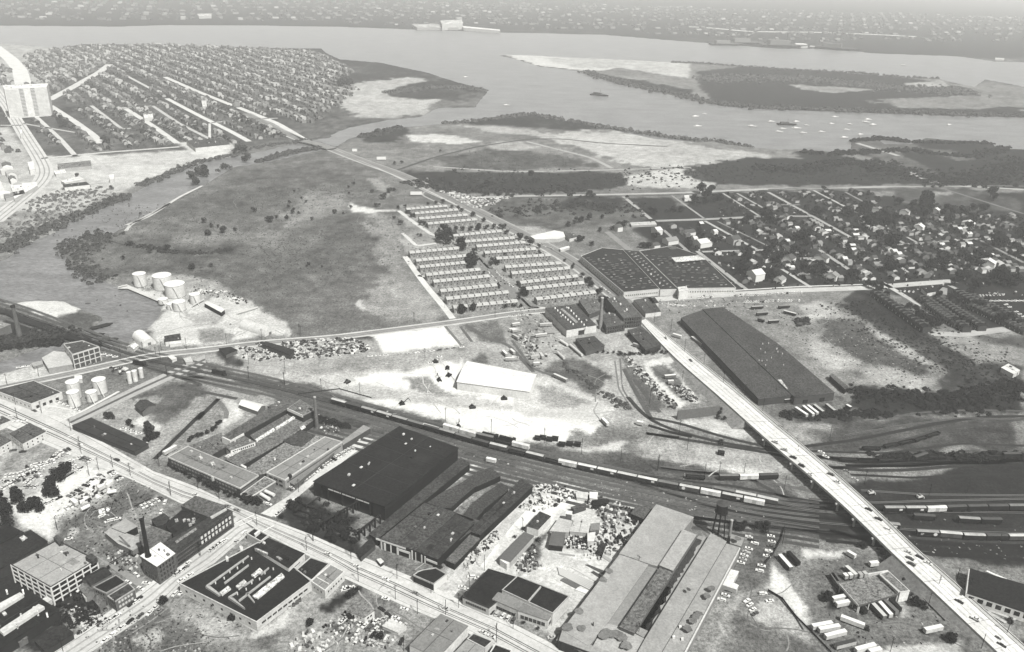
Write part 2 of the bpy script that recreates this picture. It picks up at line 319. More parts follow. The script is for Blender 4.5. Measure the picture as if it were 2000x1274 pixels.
# tone, softness (m), raggedness (m), outline
TONES = [
 (128,40,30,"z -300,400 -300,90 640,90 960,180 640,275 560,275 140,310 130,430 -100,560"),
 (196,25,12,"z -100,560 -100,250 20,250 70,320 90,350 130,345 200,310 340,300 400,312 330,330 250,370 180,400 100,430 20,480"),
 (205,20,14,"a 200,880 1040,840 1130,900 960,960 700,1050 300,1070 250,960"),
 (205,20,8,"z -100,420 20,360 70,355 100,350 60,390 0,440 -100,520"),
 (214,20,8,"a 980,790 1300,800 1300,860 1120,900"),
 (160,25,15,"d 0,30 450,60 460,110 340,190 150,260 -100,400 -100,100"),
 (190,60,40,"z -300,230 -300,40 60,80 160,100 250,95 180,140 120,150 60,200"),  # brighter tone puts the hazy upper-left glare into the ground colour
 # far side of the creek mouth
 (190,30,20,"b 0,480 420,430 620,460 300,520 600,560 520,640 280,660 100,640 0,560"),
 (120,20,10,"b 290,510 420,470 560,450 720,470 880,500 720,530 500,555 340,545"),
 # island
 (160,30,25,"z 960,100 2300,120 2300,240 1400,215 1200,160"),
 (215,20,12,"z 985,107 1100,110 1185,115 1250,122 1180,138 1140,138 1050,128"),
 (200,20,12,"b 1150,320 1500,320 1990,355 1990,440 1600,380 1350,380"),
 (112,16,14,"c 185,400 450,370 900,395 1300,425 1700,490 1740,530 1100,570 2000,600 2000,655 1600,645 1000,625 500,605 300,590 210,510"),
 (112,14,10,"b 1390,385 1480,410 2000,500 2000,540 1850,520 1600,460"),
 (172,8,8,"c 690,470 850,480 1180,500 950,520 760,500"), (185,8,6,"c 1320,465 1540,450 1590,480 1400,500"), (160,12,8,"c 1180,555 1700,535 2000,580 1750,610 1300,600"),
 # point east of the avenue
 (150,30,20,"z 650,285 720,257 787,247 948,233 1035,222 1192,251 1350,275 1560,292 1660,300 2200,300 2200,560 1450,400 1250,350 900,390 780,340"),
 (110,15,12,"b 200,735 390,705 420,740 300,800 160,790"), (112,14,12,"b 620,690 850,665 1100,635 1250,660 1550,718 1300,730 1000,700"),
 (212,10,8,"b 410,755 620,750 840,790 700,805 450,790"), (185,12,14,"b 700,700 1050,710 1250,770 950,750"), (178,12,12,"b 800,800 1000,790 1180,820 1000,845"),
 (196,16,18,"b 1100,760 1380,730 1700,740 2000,795 2060,860 2000,930 1750,940 1500,870 1380,820"), (190,16,14,"c -20,820 300,830 620,870 450,920 100,915 -20,930"),
 (118,14,12,"b 560,880 900,830 1200,855 1500,930 1000,950 650,940"), (205,12,10,"b 1610,985 2000,930 2080,960 2160,1030 2000,1050 1650,1040"),
 (100,12,12,"b 380,960 700,955 1600,965 1630,1045 800,1080 600,1060 430,1010"), (88,12,14,"b 800,1040 1100,1000 1560,980 1600,1060 900,1078"),
 (96,16,14,"c 100,935 500,880 1000,900 1300,930 1450,1030 300,1035 150,1000"), (84,14,14,"c 730,840 1000,870 1350,960 1500,1040 1100,960 800,900"),
 (66,14,14,"c 1100,870 1400,850 1850,830 2200,830 2200,1060 1500,1030 1330,960"), (130,10,8,"c 1040,800 1300,850 1550,980 1480,1020 1200,900"),
 (100,10,6,"c 1370,790 1850,800 1900,840 1700,880 1500,860"),
 (140,10,6,"c 1400,820 1600,840 1750,890 1650,900"),
 (122,14,14,"b 850,1110 2000,1100 1750,1225 1400,1274 950,1270 850,1180"), (100,10,10,"b 1350,1090 1620,1100 1560,1180 1250,1150"),
 (84,10,8,"b 1660,1110 1880,1100 1960,1200 1780,1220"),
 (175,8,6,"y 700,60 1000,130 1350,170 1150,260 900,200"),
 # right-hand suburb
 (72,20,10,"z 1230,440 1400,375 1700,372 2200,380 2200,700 1900,650 1720,560 1560,560 1440,570 1300,500"), (118,14,10,"g 700,110 1500,100 2000,200 2000,300 1600,290 1100,230"),
 (165,8,6,"g 1190,140 1430,140 1450,170 1280,170"), (150,8,6,"g 800,130 1000,140 960,180 820,170"),
 # big field in the middle
 (128,20,14,"z 130,480 250,440 400,370 520,320 640,295 700,330 780,375 800,450 790,520 850,600 880,625 600,655 560,640 400,560 300,530 170,535 125,510"),
 (124,20,18,"d 420,330 600,200 900,230 1250,300 1600,330 2000,380 2000,560 1500,540 1200,420 850,420 600,460"), (142,18,16,"d 900,150 1300,170 1900,180 2000,300 1500,250 1100,250"),
 (124,26,20,"e 180,380 640,260 800,400 740,560 850,800 620,900 0,700 0,450"), (114,14,10,"e 180,560 380,540 370,640 200,690"),
 (112,16,14,"d 1050,290 1500,270 1600,320 1200,340"),
 (150,16,14,"e 0,260 200,120 500,110 560,200 300,300 0,400"), (165,14,12,"e 640,0 760,10 850,80 900,150 700,70"),
 (156,20,14,"e 640,380 760,260 900,300 960,600 1300,1060 900,1110 620,1000 850,800 760,560"), (222,5,5,"e 540,180 600,200 720,240 900,245 700,262 560,262"),
 (168,14,10,"e 820,820 1000,800 1300,1060 1100,1100 900,1000"), (180,10,8,"e 900,420 1050,520 1200,480 1350,560 1000,560"),
 (205,8,5,"e 590,940 640,950 670,1000 630,1010"),
 # housing estate ground
 (166,14,6,"e 930,200 1320,200 1800,400 1990,520 1990,1010 1330,1075 1000,620"), (164,14,6,"f -20,560 120,540 420,680 660,900 640,1000 100,1040 -20,1050"),
 # tank farm
 (212,8,7,"d 830,530 1000,560 1300,560 1600,620 1930,840 1700,870 1300,935 1080,910 930,850 1050,740 1045,640"), (175,6,6,"d 860,440 1300,470 1500,560 1300,620 1000,560"),
 (150,6,5,"d 1290,820 1480,800 1520,880 1310,920"), (180,5,5,"d 1220,700 1500,700 1450,760 1290,800"), (165,6,5,"d 820,860 1000,900 1060,950 880,960"),
 (228,8,8,"d 90,625 380,618 520,680 350,742 200,715"), (110,8,8,"d 380,720 520,690 690,720 640,790 560,830 440,790"), (90,10,10,"d -20,740 400,800 420,870 100,890 -40,900"),
 (205,6,5,"k -20,440 420,330 480,440 330,500 -20,580"),
 # triangle between the road and the yard
 (176,14,8,"z 330,705 560,668 880,632 1060,612 1250,620 1300,690 1480,830 1480,860 1200,830 1000,820 700,775 500,745 400,722"),
 (96,6,5,"d 1400,960 1500,930 1560,1040 1480,1050"), (105,5,4,"h 560,285 690,280 700,330 580,330"),
 (196,12,10,"h 0,560 560,610 900,545 1400,480 1460,540 1380,760 1991,830 1991,1110 1700,1105 1000,900 600,790 0,700"),
 (165,10,8,"h 0,540 520,460 1000,480 540,600 100,620"),
 (240,8,8,"h 560,640 900,570 1400,470 1460,560 1380,660 1960,740 1991,830 1400,770 1000,745 560,700"),
 (238,5,3,"z 702,780 738,778 1050,806 1180,826 1135,862 1000,858 800,812"), (241,4,3,"h 700,290 1270,225 1390,375 800,450"),
 (150,5,5,"h 950,630 1140,620 1350,780 1150,770 980,720"), (205,6,4,"h 1000,745 1300,770 1991,860 1991,900 1300,810"),
 (118,6,5,"h 1480,480 1560,410 1620,520 1500,500"),
 (120,8,6,"h 1400,230 1700,180 1760,370 1560,330"), (150,6,5,"h 1700,180 1990,150 1990,560 1850,480"),
 (115,8,6,"i 180,480 480,400 640,440 760,560 620,700 480,560 260,520"), (190,6,6,"i 590,430 830,420 870,700 1000,790 880,790 690,640 700,520"),
 (120,6,5,"i 850,380 900,400 1180,800 1030,830 880,560"), (140,10,8,"i 930,420 1260,380 1700,760 1640,900 1280,890 1180,700"),
 (225,4,2,"i 1010,420 1180,390 1300,370 1240,440 1060,450 1100,530 1360,750 1290,800 1180,700 1040,520"), (215,4,2,"i 1180,440 1220,440 1460,740 1360,760 1400,720"),
 (118,5,4,"i 1060,450 1180,430 1420,720 1330,740 1090,520"), (210,8,6,"i 1300,890 1560,860 1700,900 1990,1040 1600,1000 1300,920"),
 (215,8,8,"i 0,560 180,520 500,640 760,800 700,900 0,820"), (170,8,8,"i 180,590 400,640 560,740 240,770"),
 (128,8,8,"i 480,960 850,950 1080,1060 700,1090 530,1060"), (215,8,5,"i 400,1080 900,1070 860,1150 400,1140"),
 (175,10,8,"u 0,0 1200,60 1450,260 1300,330 700,330 0,240"), (200,10,6,"u 0,160 600,220 1300,290 1200,340 700,340 0,260"),
 # land right of the viaduct
 (150,12,8,"z 1260,600 1430,575 1640,565 1720,600 1880,740 1700,800 1620,770 1500,650 1400,600 1330,620 1480,780 1440,760 1300,650"),
 (185,10,8,"g 200,1010 420,990 600,1080 700,1200 400,1150"), (112,10,10,"j 430,100 700,120 1300,450 1100,560 700,420 430,300"), (180,8,6,"j 330,230 480,300 700,450 520,530 400,420"),
 (176,12,10,"j 640,470 900,480 1180,560 1400,660 1000,660 700,600"), (175,8,6,"j 850,150 1320,450 1260,470 800,200"),
 (92,8,9,"j 560,0 700,-200 1050,60 1300,230 1600,420 1991,440 1991,800 1400,760 1330,450 900,170"), (150,10,6,"j 1290,210 1480,190 2000,170 2000,400 1640,405 1450,330"), (110,8,6,"j 1620,210 1991,220 1991,300 1700,290"),
 (50,8,8,"j 620,620 1400,680 2000,700 2000,830 1500,800 900,840 640,780"), (120,8,8,"j 60,700 500,680 640,760 560,800 200,870 0,850"), (90,8,8,"j 120,820 640,810 900,840 500,900 300,920"),
 (165,8,6,"j 100,930 420,890 700,960 640,1040 300,1070"), (96,16,10,"j 500,880 1400,830 2000,830 2000,1200 600,1140 350,1080"),
 (146,6,5,"j 1050,1160 1300,1110 1620,1085 1710,1120 1400,1145"), (150,6,4,"j 1400,850 2000,835 2000,850 1500,865"),
 # rail yard
 (104,10,5,"z 250,690 420,712 640,762 900,838 1100,872 1500,935 1580,985 2150,950 2150,1110 1850,1095 1720,1060 1600,1050 1450,1020 1260,1000 1050,945 900,890 740,850 620,840 520,780 400,770 330,735"),
 (120,6,4,"z 640,800 720,812 850,850 1150,925 1350,975 1250,985 1050,940 900,888 760,850"),
 (44,10,6,"z 1440,975 1600,985 1900,905 2150,900 2150,1110 1960,1105 1850,1095 1720,1060 1600,1050"), (30,8,6,"w 640,690 2000,640 2000,1250 1300,1180 900,900"), (62,8,5,"w 200,420 800,400 2000,480 2000,500 900,520 400,560"),
 (225,6,5,"u 1480,1060 1700,1030 2000,1070 1800,1120 1560,1180"),
 (200,6,5,"w 460,1050 560,1010 640,1080 540,1100"), (140,8,5,"w 1050,1130 2000,1220 2000,1400 1300,1400"),
 (110,5,4,"k 1300,350 1980,330 1960,640 1600,500"),
 # near left lots
 (165,12,8,"z 130,835 280,760 400,722 470,740 560,790 330,900 260,880"), (225,5,5,"k 1280,900 1400,840 1500,860 1560,980 1420,960"), (115,8,8,"k 1150,700 1700,520 1960,640 1700,900 1300,880 1500,700"),
 (165,6,5,"l 60,560 330,300 560,270 0,860"), (215,6,5,"l 660,270 800,300 860,420 740,540 560,620 700,400"), (150,6,4,"l 200,640 560,290 660,300 640,500 200,770"),
 (215,4,4,"k 420,740 560,680 760,800 560,900 300,820"),
 (190,10,8,"m -100,100 480,20 1050,250 1230,350 560,740 460,960 -100,560"), (160,6,4,"m 0,230 300,20 480,20 700,100 400,240 0,320"), (232,6,4,"m 520,740 1100,300 850,240 100,640 240,830 450,960"),
 (120,8,7,"m 560,760 860,600 1290,390 1750,600 1560,700 1200,760 1020,860 1000,950 1240,1080 1150,1200 560,850"), (158,6,5,"m 1080,760 1560,500 1740,610 1450,790 1300,830"), (200,5,5,"m 700,830 830,850 800,900 700,890"),
 (170,5,4,"m 1250,880 1340,850 1450,790 1340,950"),
 (60,5,4,"n 560,470 820,540 1080,540 1280,700 900,900 700,980 520,870 480,760"), (150,4,4,"n 940,860 1100,830 1250,740 1000,960"), (58,6,4,"n -60,500 100,500 480,760 600,900 500,1274 -60,1274"), (190,5,3,"n 560,880 640,880 830,1060 750,1070 620,980"), (140,4,3,"n 120,1120 540,930 590,970 200,1200"),
 (118,10,10,"n 860,1290 1480,860 2000,1130 2400,1300 2200,1500 860,1500"), (185,6,6,"n 1200,1180 1420,1090 1500,1180 1300,1274"), (165,5,5,"n 1480,800 1620,740 1900,880 2100,1100 2000,1160"),
 (165,6,4,"p 60,760 250,700 1000,1090 700,1130 300,980"), (200,6,4,"p 1000,1100 1480,700 1820,600 1980,640 1500,1000 1150,1230"), (96,5,5,"p 1040,1130 1300,1040 1320,1230 1150,1240"), (105,5,4,"p 1640,880 1860,740 1980,680 1950,850 1700,930"),
 (140,5,5,"p 1300,1040 1700,960 1980,1060 1980,1500 1000,1500"),
 (158,10,6,"r -100,640 340,560 1250,900 980,1200 980,1400 -100,1400"), (125,8,6,"r 360,560 520,640 700,740 900,900 700,960 300,860"), (60,5,4,"r 150,860 400,700 520,640 400,820 220,920"), (118,6,5,"r 350,920 700,960 960,1000 760,1180 450,1060 300,1000"), (90,5,4,"r 160,1040 250,1010 430,1100 350,1140"), 
 (120,6,4,"r 350,350 640,240 1000,480 1240,680 1000,600 520,380"), (190,5,4,"r 1200,700 1400,440 1560,330 1800,60 2000,-100 2000,300 1700,480 1450,680"),
 (70,6,5,"o 1140,540 1400,330 1960,560 2000,800 1900,960 1560,800"), (110,5,5,"o 1380,540 1500,440 1700,560 1650,660"), (130,5,5,"o 1720,700 1860,560 1980,640 1980,760"), (165,4,3,"o 1000,480 1200,420 1250,300 1380,200 1290,420 1140,540"),
 (104,6,3,"q 1450,440 1600,500 2000,600 2000,300 1700,380"), (226,5,3,"q 1130,720 1580,530 1640,560 1400,700 1320,790 1160,880"), (150,4,3,"q 1300,780 1420,700 1520,700 1300,800"), (185,4,3,"q 1380,960 1650,820 1700,840 1500,1000"),
 (215,8,4,"s -20,1240 60,1100 560,580 720,440 1000,430 1420,560 1700,640 1800,900 1560,1080 1100,1700 300,1300 100,1300"), (244,6,4,"s 640,600 1100,480 1240,560 900,700 820,880 560,800 400,1020 200,1200 120,1180 500,760"), (165,6,5,"s 1250,560 1500,560 1650,720 1500,860 1400,800"), (150,5,4,"s 980,880 1220,880 1230,1080 980,1030"),
 (105,5,4,"s 640,980 840,920 700,1180 520,1260"),
 (205,5,4,"t 0,790 60,860 300,900 900,1120 960,1060 1090,760 1000,900 880,1010 540,880 300,860"),
 # south-east lots
 (120,10,6,"v 1040,150 1380,140 1300,300 1200,560 980,700 900,620 800,640 860,480"), (150,8,6,"v 820,760 620,1300 420,1400 420,1274 700,740"), (165,6,5,"v 940,1300 620,1300 830,920 960,700 1100,640 1330,600 1380,640 1080,690 1000,780 900,1000"),
 (118,12,6,"v 720,1300 860,1060 1000,900 1200,980 1700,1300"), (180,10,7,"v 1060,940 1300,760 1500,960 1650,1200 1300,1060"),
 (140,12,5,"v 1330,600 1500,430 2000,380 2000,1300 1700,1300 1640,1050 1500,800 1400,620"), (228,5,4,"v 1240,430 1400,600 1550,800 1720,1000 1620,1060 1500,940 1350,760 1200,660"),
 (122,12,5,"x 0,360 640,340 760,560 1020,820 1400,1150 1300,1300 -100,1300 -100,400"), (205,6,5,"x 560,1200 1300,1170 1250,1300 400,1300"), (175,5,4,"x 780,830 860,800 900,880 760,900"), (55,4,4,"x 60,740 200,700 240,790 80,850"),
 (128,8,5,"x 600,340 830,340 1200,700 1640,1150 1560,1300 1080,860 860,660"), (150,8,5,"x 1500,850 2000,960 2000,1400 1700,1060"), (60,5,4,"x 1840,1090 2000,1130 2000,1200 1960,1200"),
]
def sdf(X, Y, W):
    W = np.asarray(W); n = len(W); d2 = np.full(X.shape, 1e18); ins = np.zeros(X.shape, bool)
    for i in range(n):
        ax, ay = W[i-1]; bx, by = W[i]; ex, ey = bx-ax, by-ay; L = ex*ex+ey*ey+1e-9
        px = X-ax; py = Y-ay; t = np.clip((px*ex+py*ey)/L, 0, 1); dx = px-ex*t; dy = py-ey*t
        d2 = np.minimum(d2, dx*dx+dy*dy)
        c = ((ay > Y) != (by > Y)); ins ^= c & (X < ex*(Y-ay)/(ey if ey else 1e-9)+ax)
    d = np.sqrt(d2); return np.where(ins, -d, d)
_perm = rng.random((257, 257))
def vn(x, y):
    xi = np.floor(x).astype(int); yi = np.floor(y).astype(int); fx = x-xi; fy = y-yi; fx = fx*fx*(3-2*fx); fy = fy*fy*(3-2*fy)
    a = _perm[xi % 256, yi % 256]; b = _perm[(xi+1) % 256, yi % 256]; c = _perm[xi % 256, (yi+1) % 256]; d = _perm[(xi+1) % 256, (yi+1) % 256]
    return (a+(b-a)*fx)*(1-fy)+(c+(d-c)*fx)*fy
def fbm(x, y, s, o=4):
    v = 0; a = 1; t = 0
    for i in range(o): v = v+a*vn(x/s+17.3*i, y/s-9.1*i); t += a; a *= .55; s = s/2.1
    return v/t*2-1
NA, NR = 860, 540
ang = np.radians(np.r_[np.linspace(-80, -42, 20)[:-1], np.linspace(-42, 42, NA-38), np.linspace(42, 80, 20)[1:]])
rad = np.r_[np.geomspace(250, 12500, NR-12), np.geomspace(13500, 42000, 12)]
NA = len(ang); NR = len(rad)
AA, RR = np.meshgrid(ang, rad); X = np.sin(AA)*RR; Y = np.cos(AA)*RR
X = X.ravel(); Y = Y.ravel(); DD = np.hypot(X, Y)
n1 = fbm(X, Y, 30, 5); n2 = fbm(X+900, Y-300, 30, 5); n3 = fbm(X-500, Y+40, 90); n4 = fbm(X+50, Y+800, 9, 3)
T0 = np.full(X.shape, 138.0) + 14*n3 + 10*n1 + 8*n4
far = DD > 3300; T0 = np.where(far, 142+16*fbm(X, Y*2.2, 500)+10*fbm(X, Y, 120), T0)
for tone, soft, rag, pts in TONES:
    W = G(P(pts)); x0, y0 = W.min(0)-soft*2-rag*2; x1, y1 = W.max(0)+soft*2+rag*2
    k = np.where((X > x0) & (X < x1) & (Y > y0) & (Y < y1))[0]
    if not len(k): continue
    soft = soft*.38; rag = rag*1.25
    d = sdf(X[k]+rag*1.5*n1[k]+rag*.5*n4[k], Y[k]+rag*1.5*n2[k], W)
    w = np.clip(.5-d/(2*soft), 0, 1); w = w*w*(3-2*w)
    tt = tone + (n3[k]*12 + n1[k]*16 + n4[k]*14)*(1 if tone < 215 else .35)
    T0[k] = T0[k]*(1-w)+tt*w
TR = np.exp(-HAZE*np.hypot(DD, H))
A0 = (linv(np.clip(T0, 5, 252))-(1-TR)*HZ)/(TR*KL)
A0 = np.clip(A0-.004, .010, .75)
# banks and river bed
Z0 = 1.2*n3*np.clip((DD-900)/1500, 0, 1)*0
dw = sdf(X+3*n4, Y+3*n1, G(CREEK)); dr = sdf(X+5*n1, Y+5*n2, G(RIVER)); di = sdf(X+4*n1, Y+4*n2, G(ISLE))
dd = np.minimum(dw, np.maximum(dr, -di)); bank = np.where(DD > 1800, 10, 5)
Z0 = -4.0*np.clip(.5-(dd)/(2*bank), 0, 1)
V = np.stack([X, Y, Z0], 1).astype(np.float32)
me = bpy.data.meshes.new('ground')
ii = np.arange(NR-1)[:, None]*NA+np.arange(NA-1)[None]; q = np.stack([ii, ii+1, ii+NA+1, ii+NA], 2).reshape(-1, 4).astype(np.int32)
me.vertices.add(len(V)); me.vertices.foreach_set('co', V.ravel()); me.loops.add(q.size); me.loops.foreach_set('vertex_index', q.ravel())
me.polygons.add(len(q)); me.polygons.foreach_set('loop_start', np.arange(0, q.size, 4, dtype=np.int32)); me.polygons.foreach_set('loop_total', np.full(len(q), 4, np.int32))
me.update(calc_edges=True); me.polygons.foreach_set('use_smooth', np.ones(len(q), bool))
at = me.attributes.new('soil', 'FLOAT', 'POINT'); at.data.foreach_set('value', A0.astype(np.float32))
gm = bpy.data.materials.new('ground_soil_and_grass'); gm.use_nodes = True; N = gm.node_tree.nodes; L = gm.node_tree.links; b_ = N['Principled BSDF']; b_.inputs['Roughness'].default_value = .95
b_.inputs['Specular IOR Level'].default_value = .05
an = N.new('ShaderNodeAttribute'); an.attribute_name = 'soil'; geo = N.new('ShaderNodeNewGeometry')
def nz(scale, det, rg, lo, hi, a=.3, c=.7):
    n = N.new('ShaderNodeTexNoise'); n.inputs['Scale'].default_value = scale; n.inputs['Detail'].default_value = det; n.inputs['Roughness'].default_value = rg
    L.new(geo.outputs['Position'], n.inputs['Vector']); r = N.new('ShaderNodeMapRange'); L.new(n.outputs[0], r.inputs[0])
    r.inputs[1].default_value = a; r.inputs[2].default_value = c; r.inputs[3].default_value = lo; r.inputs[4].default_value = hi; return r.outputs[0]
def mm(a, b):
    n = N.new('ShaderNodeMath'); n.operation = 'MULTIPLY'; L.new(a, n.inputs[0]); L.new(b, n.inputs[1]); return n.outputs[0]
f = mm(mm(nz(.42, 3, .92, .25, 1.8, .32, .68), nz(.075, 5, .8, .52, 1.48)), nz(.02, 7, .82, .70, 1.30))
amp = N.new('ShaderNodeMapRange'); L.new(an.outputs['Fac'], amp.inputs[0]); amp.inputs[1].default_value = .08; amp.inputs[2].default_value = .38; amp.inputs[3].default_value = 1; amp.inputs[4].default_value = .12
mxf = N.new('ShaderNodeMix'); mxf.data_type = 'FLOAT'; L.new(amp.outputs[0], mxf.inputs[0]); mxf.inputs[2].default_value = 1.0; L.new(f, mxf.inputs[3]); f = mxf.outputs[0]
f = mm(f, an.outputs['Fac']); cc = N.new('ShaderNodeCombineColor'); sc1 = N.new('ShaderNodeMath'); sc1.operation = 'MULTIPLY'; sc1.inputs[1].default_value = .965; L.new(f, sc1.inputs[0])
L.new(f, cc.inputs[0]); L.new(f, cc.inputs[1]); L.new(sc1.outputs[0], cc.inputs[2]); L.new(cc.outputs[0], b_.inputs['Base Color'])
me.materials.append(gm)
tag(link('ground', me), 'open ground of grass, bare earth and cinders spreading to the far shore', None, None, 'structure')
def ground_z(): return 0.0
# water
wm = bpy.data.materials.new('river_water'); wm.use_nodes = True; N = wm.node_tree.nodes; L = wm.node_tree.links; b_ = N['Principled BSDF']
b_.inputs['Base Color'].default_value = (.12, .12, .113, 1); b_.inputs["Roughness"].default_value = .34; b_.inputs['Specular IOR Level'].default_value = .25
geo = N.new('ShaderNodeNewGeometry'); n_ = N.new('ShaderNodeTexNoise'); n_.inputs['Scale'].default_value = .35; n_.inputs['Detail'].default_value = 3; L.new(geo.outputs['Position'], n_.inputs['Vector'])
bu = N.new('ShaderNodeBump'); bu.inputs['Strength'].default_value = .5; bu.inputs['Distance'].default_value = .6; L.new(n_.outputs[0], bu.inputs['Height']); L.new(bu.outputs[0], b_.inputs['Normal'])
w2 = N.new('ShaderNodeTexNoise'); w2.inputs['Scale'].default_value = .012; w2.inputs['Detail'].default_value = 7; w2.inputs['Roughness'].default_value = .75; mpw = N.new('ShaderNodeMapping'); mpw.inputs['Scale'].default_value = (1, 2.6, 1); L.new(geo.outputs['Position'], mpw.inputs[0]); L.new(mpw.outputs[0], w2.inputs['Vector'])
rw = N.new('ShaderNodeMapRange'); L.new(w2.outputs[0], rw.inputs[0]); rw.inputs[1].default_value = .3; rw.inputs[2].default_value = .7; rw.inputs[3].default_value = .045; rw.inputs[4].default_value = .12; cw = N.new('ShaderNodeCombineColor')
w3 = N.new('ShaderNodeTexNoise'); w3.inputs['Scale'].default_value = .16; w3.inputs['Detail'].default_value = 4; w3.inputs['Roughness'].default_value = .9; L.new(mpw.outputs[0], w3.inputs['Vector']); r3 = N.new('ShaderNodeMapRange'); L.new(w3.outputs[0], r3.inputs[0]); r3.inputs[1].default_value = .32; r3.inputs[2].default_value = .68; r3.inputs[3].default_value = .35; r3.inputs[4].default_value = 1.65; m3 = N.new('ShaderNodeMath'); m3.operation = 'MULTIPLY'; L.new(rw.outputs[0], m3.inputs[0]); L.new(r3.outputs[0], m3.inputs[1])  # colour speckle paints ripples and sun glints onto the water
for i in range(3): L.new(m3.outputs[0], cw.inputs[i])
L.new(cw.outputs[0], b_.inputs['Base Color'])
tag(link('river_water', mesh('river_water', [(-6000, 300, -1.2), (9000, 300, -1.2), (9000, 9000, -1.2), (-6000, 9000, -1.2)], [(0, 1, 2, 3)], wm)), 'grey creek and broad pale river round the point and the island', None, None, 'structure')
# haze
hm = bpy.data.materials.new('haze_air'); hm.use_nodes = True; N = hm.node_tree.nodes; L = hm.node_tree.links
for n in list(N): N.remove(n)
ho = N.new('ShaderNodeOutputMaterial'); pv = N.new('ShaderNodeVolumePrincipled'); pv.inputs['Density'].default_value = HAZE; pv.inputs['Color'].default_value = (.97, .97, .955, 1)
pv.inputs['Anisotropy'].default_value = 0.0; L.new(pv.outputs[0], ho.inputs['Volume'])
hz = link('haze', mesh('haze', *boxVF(-43000, 43000, -500, 43000, -6, 356), hm)); tag(hz, 'pale summer haze lying over the whole river plain', None, None, 'stuff')
# ------------------------------------------------------------------ roads, tracks, lots
MU = "z -60,752 k 0,640 600,920 o 0,130 450,300 900,500 r 0,165 500,390 1000,600 1450,820 z 1000,1227 1110,1285 1180,1320"
ML = "z -60,797 0,822 z 98,864 m 1250,350 1750,590 o 750,500 1100,700 r 200,420 350,530 1000,830 1550,1060 z 1010,1282 1080,1320"
strip2('main_street', MU, ML, 0, 1, 220, .05, 'road', 60, 'wide pale concrete main street with streetcar tracks')
strip2('pavement', MU, ML, -.22, -.02, 226, .12, 'road', 60, 'pale pavement along the works side of the main street')
strip2('pavement', MU, ML, 1.02, 1.16, 226, .12, 'road', 60, 'pale pavement along the near side of the main street')
for f0, f1 in ((.36, .40), (.44, .47), (.60, .64), (.69, .72)): strip2('streetcar_track', MU, ML, f0, f1, 95, .075, 'road', 60)
strip2('road_marking', MU, ML, .52, .53, 240, .085, 'plain', 60)
CU = "z 40,1320 n 540,1274 840,1080 1380,710 o 60,1150 750,620 z 470,1015"
CLo = "z 100,1325 n 820,1274 1500,820 p 250,600 z 414,1096 o 880,690 z 497,1036"
strip2('cross_street', CU, CLo, 0, 1, 218, .055, 'road', 40, 'pale side street running past the brick factory')
strip2('pavement', CU, CLo, -.3, -.03, 224, .12, 'road', 40)
strip2('pavement', CU, CLo, 1.03, 1.2, 214, .12, 'road', 40)
for f0 in (.3, .66): strip2('road_wear', CU, CLo, f0, f0+.1, 178, .07, 'road', 40)
strip2('side_street', "z 500,1000 l 1280,1200 z 640,900 l 1960,650", "z 531,1010 o 1380,350 1530,220 q 640,280", .3, 1, 226, .055, 'road', 20, 'pale street between the two big works')
strip2('side_street', "n 930,360 1430,610", "n 1040,450 1380,690", 0, 1, 165, .055, 'road', 12, 'narrow grey street behind the white framed factory')
strip2('side_street', "k 590,905 1300,560 1960,262", "k 650,965 1320,640 1970,345", 0, 1, 190, .055, 'road', 20, 'street climbing past the small tank yard')
strip2('road_wear', "k 590,905 1300,560 1960,262", "k 650,965 1320,640 1970,345", .4, .62, 105, .08, 'road', 20)
strip2('side_street', "r 1200,700 1340,560 s 60,1110 z 1049,948", "r 1400,780 1460,700 s 200,1220 520,800 z 1075,950", .1, .9, 214, .055, 'dirt', 20, 'pale dusty lane into the pipe yard')
for s in ("m 850,240 1050,250", "m 1280,300 1400,260"): pathstrip('path', s, 5, 220, .09)
pathstrip('road_marking', "o 780,600 960,520", 1.0, 245, .1, 'plain'); pathstrip('road_marking', "o 820,625 1000,540", 1.0, 245, .1, 'plain')
pathstrip('road_marking', "o 1040,680 1150,620", 1.0, 245, .1, 'plain'); pathstrip('road_marking', "k 650,1050 720,1020", 1.0, 245, .1, 'plain')
# east-west road
EW = "z -60,770 0,757 100,738 200,716 300,693 400,684 500,671 650,660 800,641 900,628 1000,613 1068,606"
pathstrip('road', EW, 9, 172, .05, 'road', 60, label='straight road along the south edge of the big field')
for o in (5.6, -5.6): pathstrip('pavement', EW, 2.2, 226, .12, 'road', 60, off=o)
for o in (2.0, -1.2): pathstrip('tyre_track', EW, .9, 96, .08, 'road', 60, off=o)
AV = "z 480,222 540,252 590,275 640,288 700,312 780,340 860,377 960,427 1050,472 1130,518 1195,570 1258,624"
pathstrip('avenue', AV, 19, 150, .05, 'road', 70, label='long straight avenue running from the creek bridge to the viaduct')
for o, t, w in ((11, 185, 2.5), (-11, 205, 3), (0, 120, 2.2), (5, 128, 1), (-5, 128, 1)): pathstrip('pavement' if abs(o) > 10 else 'tyre_track', AV, w, t, .1, 'road', 70, off=o)
pathstrip('road', "z 930,386 1000,383 1150,381 1330,377 1500,369 1700,366 1860,362 1990,370 2150,378", 8, 190, .05, 'road', 40, label='pale road skirting the river flats')
pathstrip('railway_track', "z 930,389 1000,387 1150,385 1330,381 1500,373 1700,369.5", 3, 62, .07, 'road', 40)
pathstrip('road', "z 1235,588 1430,575 1560,567 1685,563 1720,560 1865,549", 13, 205, .05, 'road', 30, label='wide pale road south of the dark roofed plant')
pathstrip('pavement', "z 1235,580 1430,568 1560,560 1685,556", 3, 226, .12, 'road', 30)
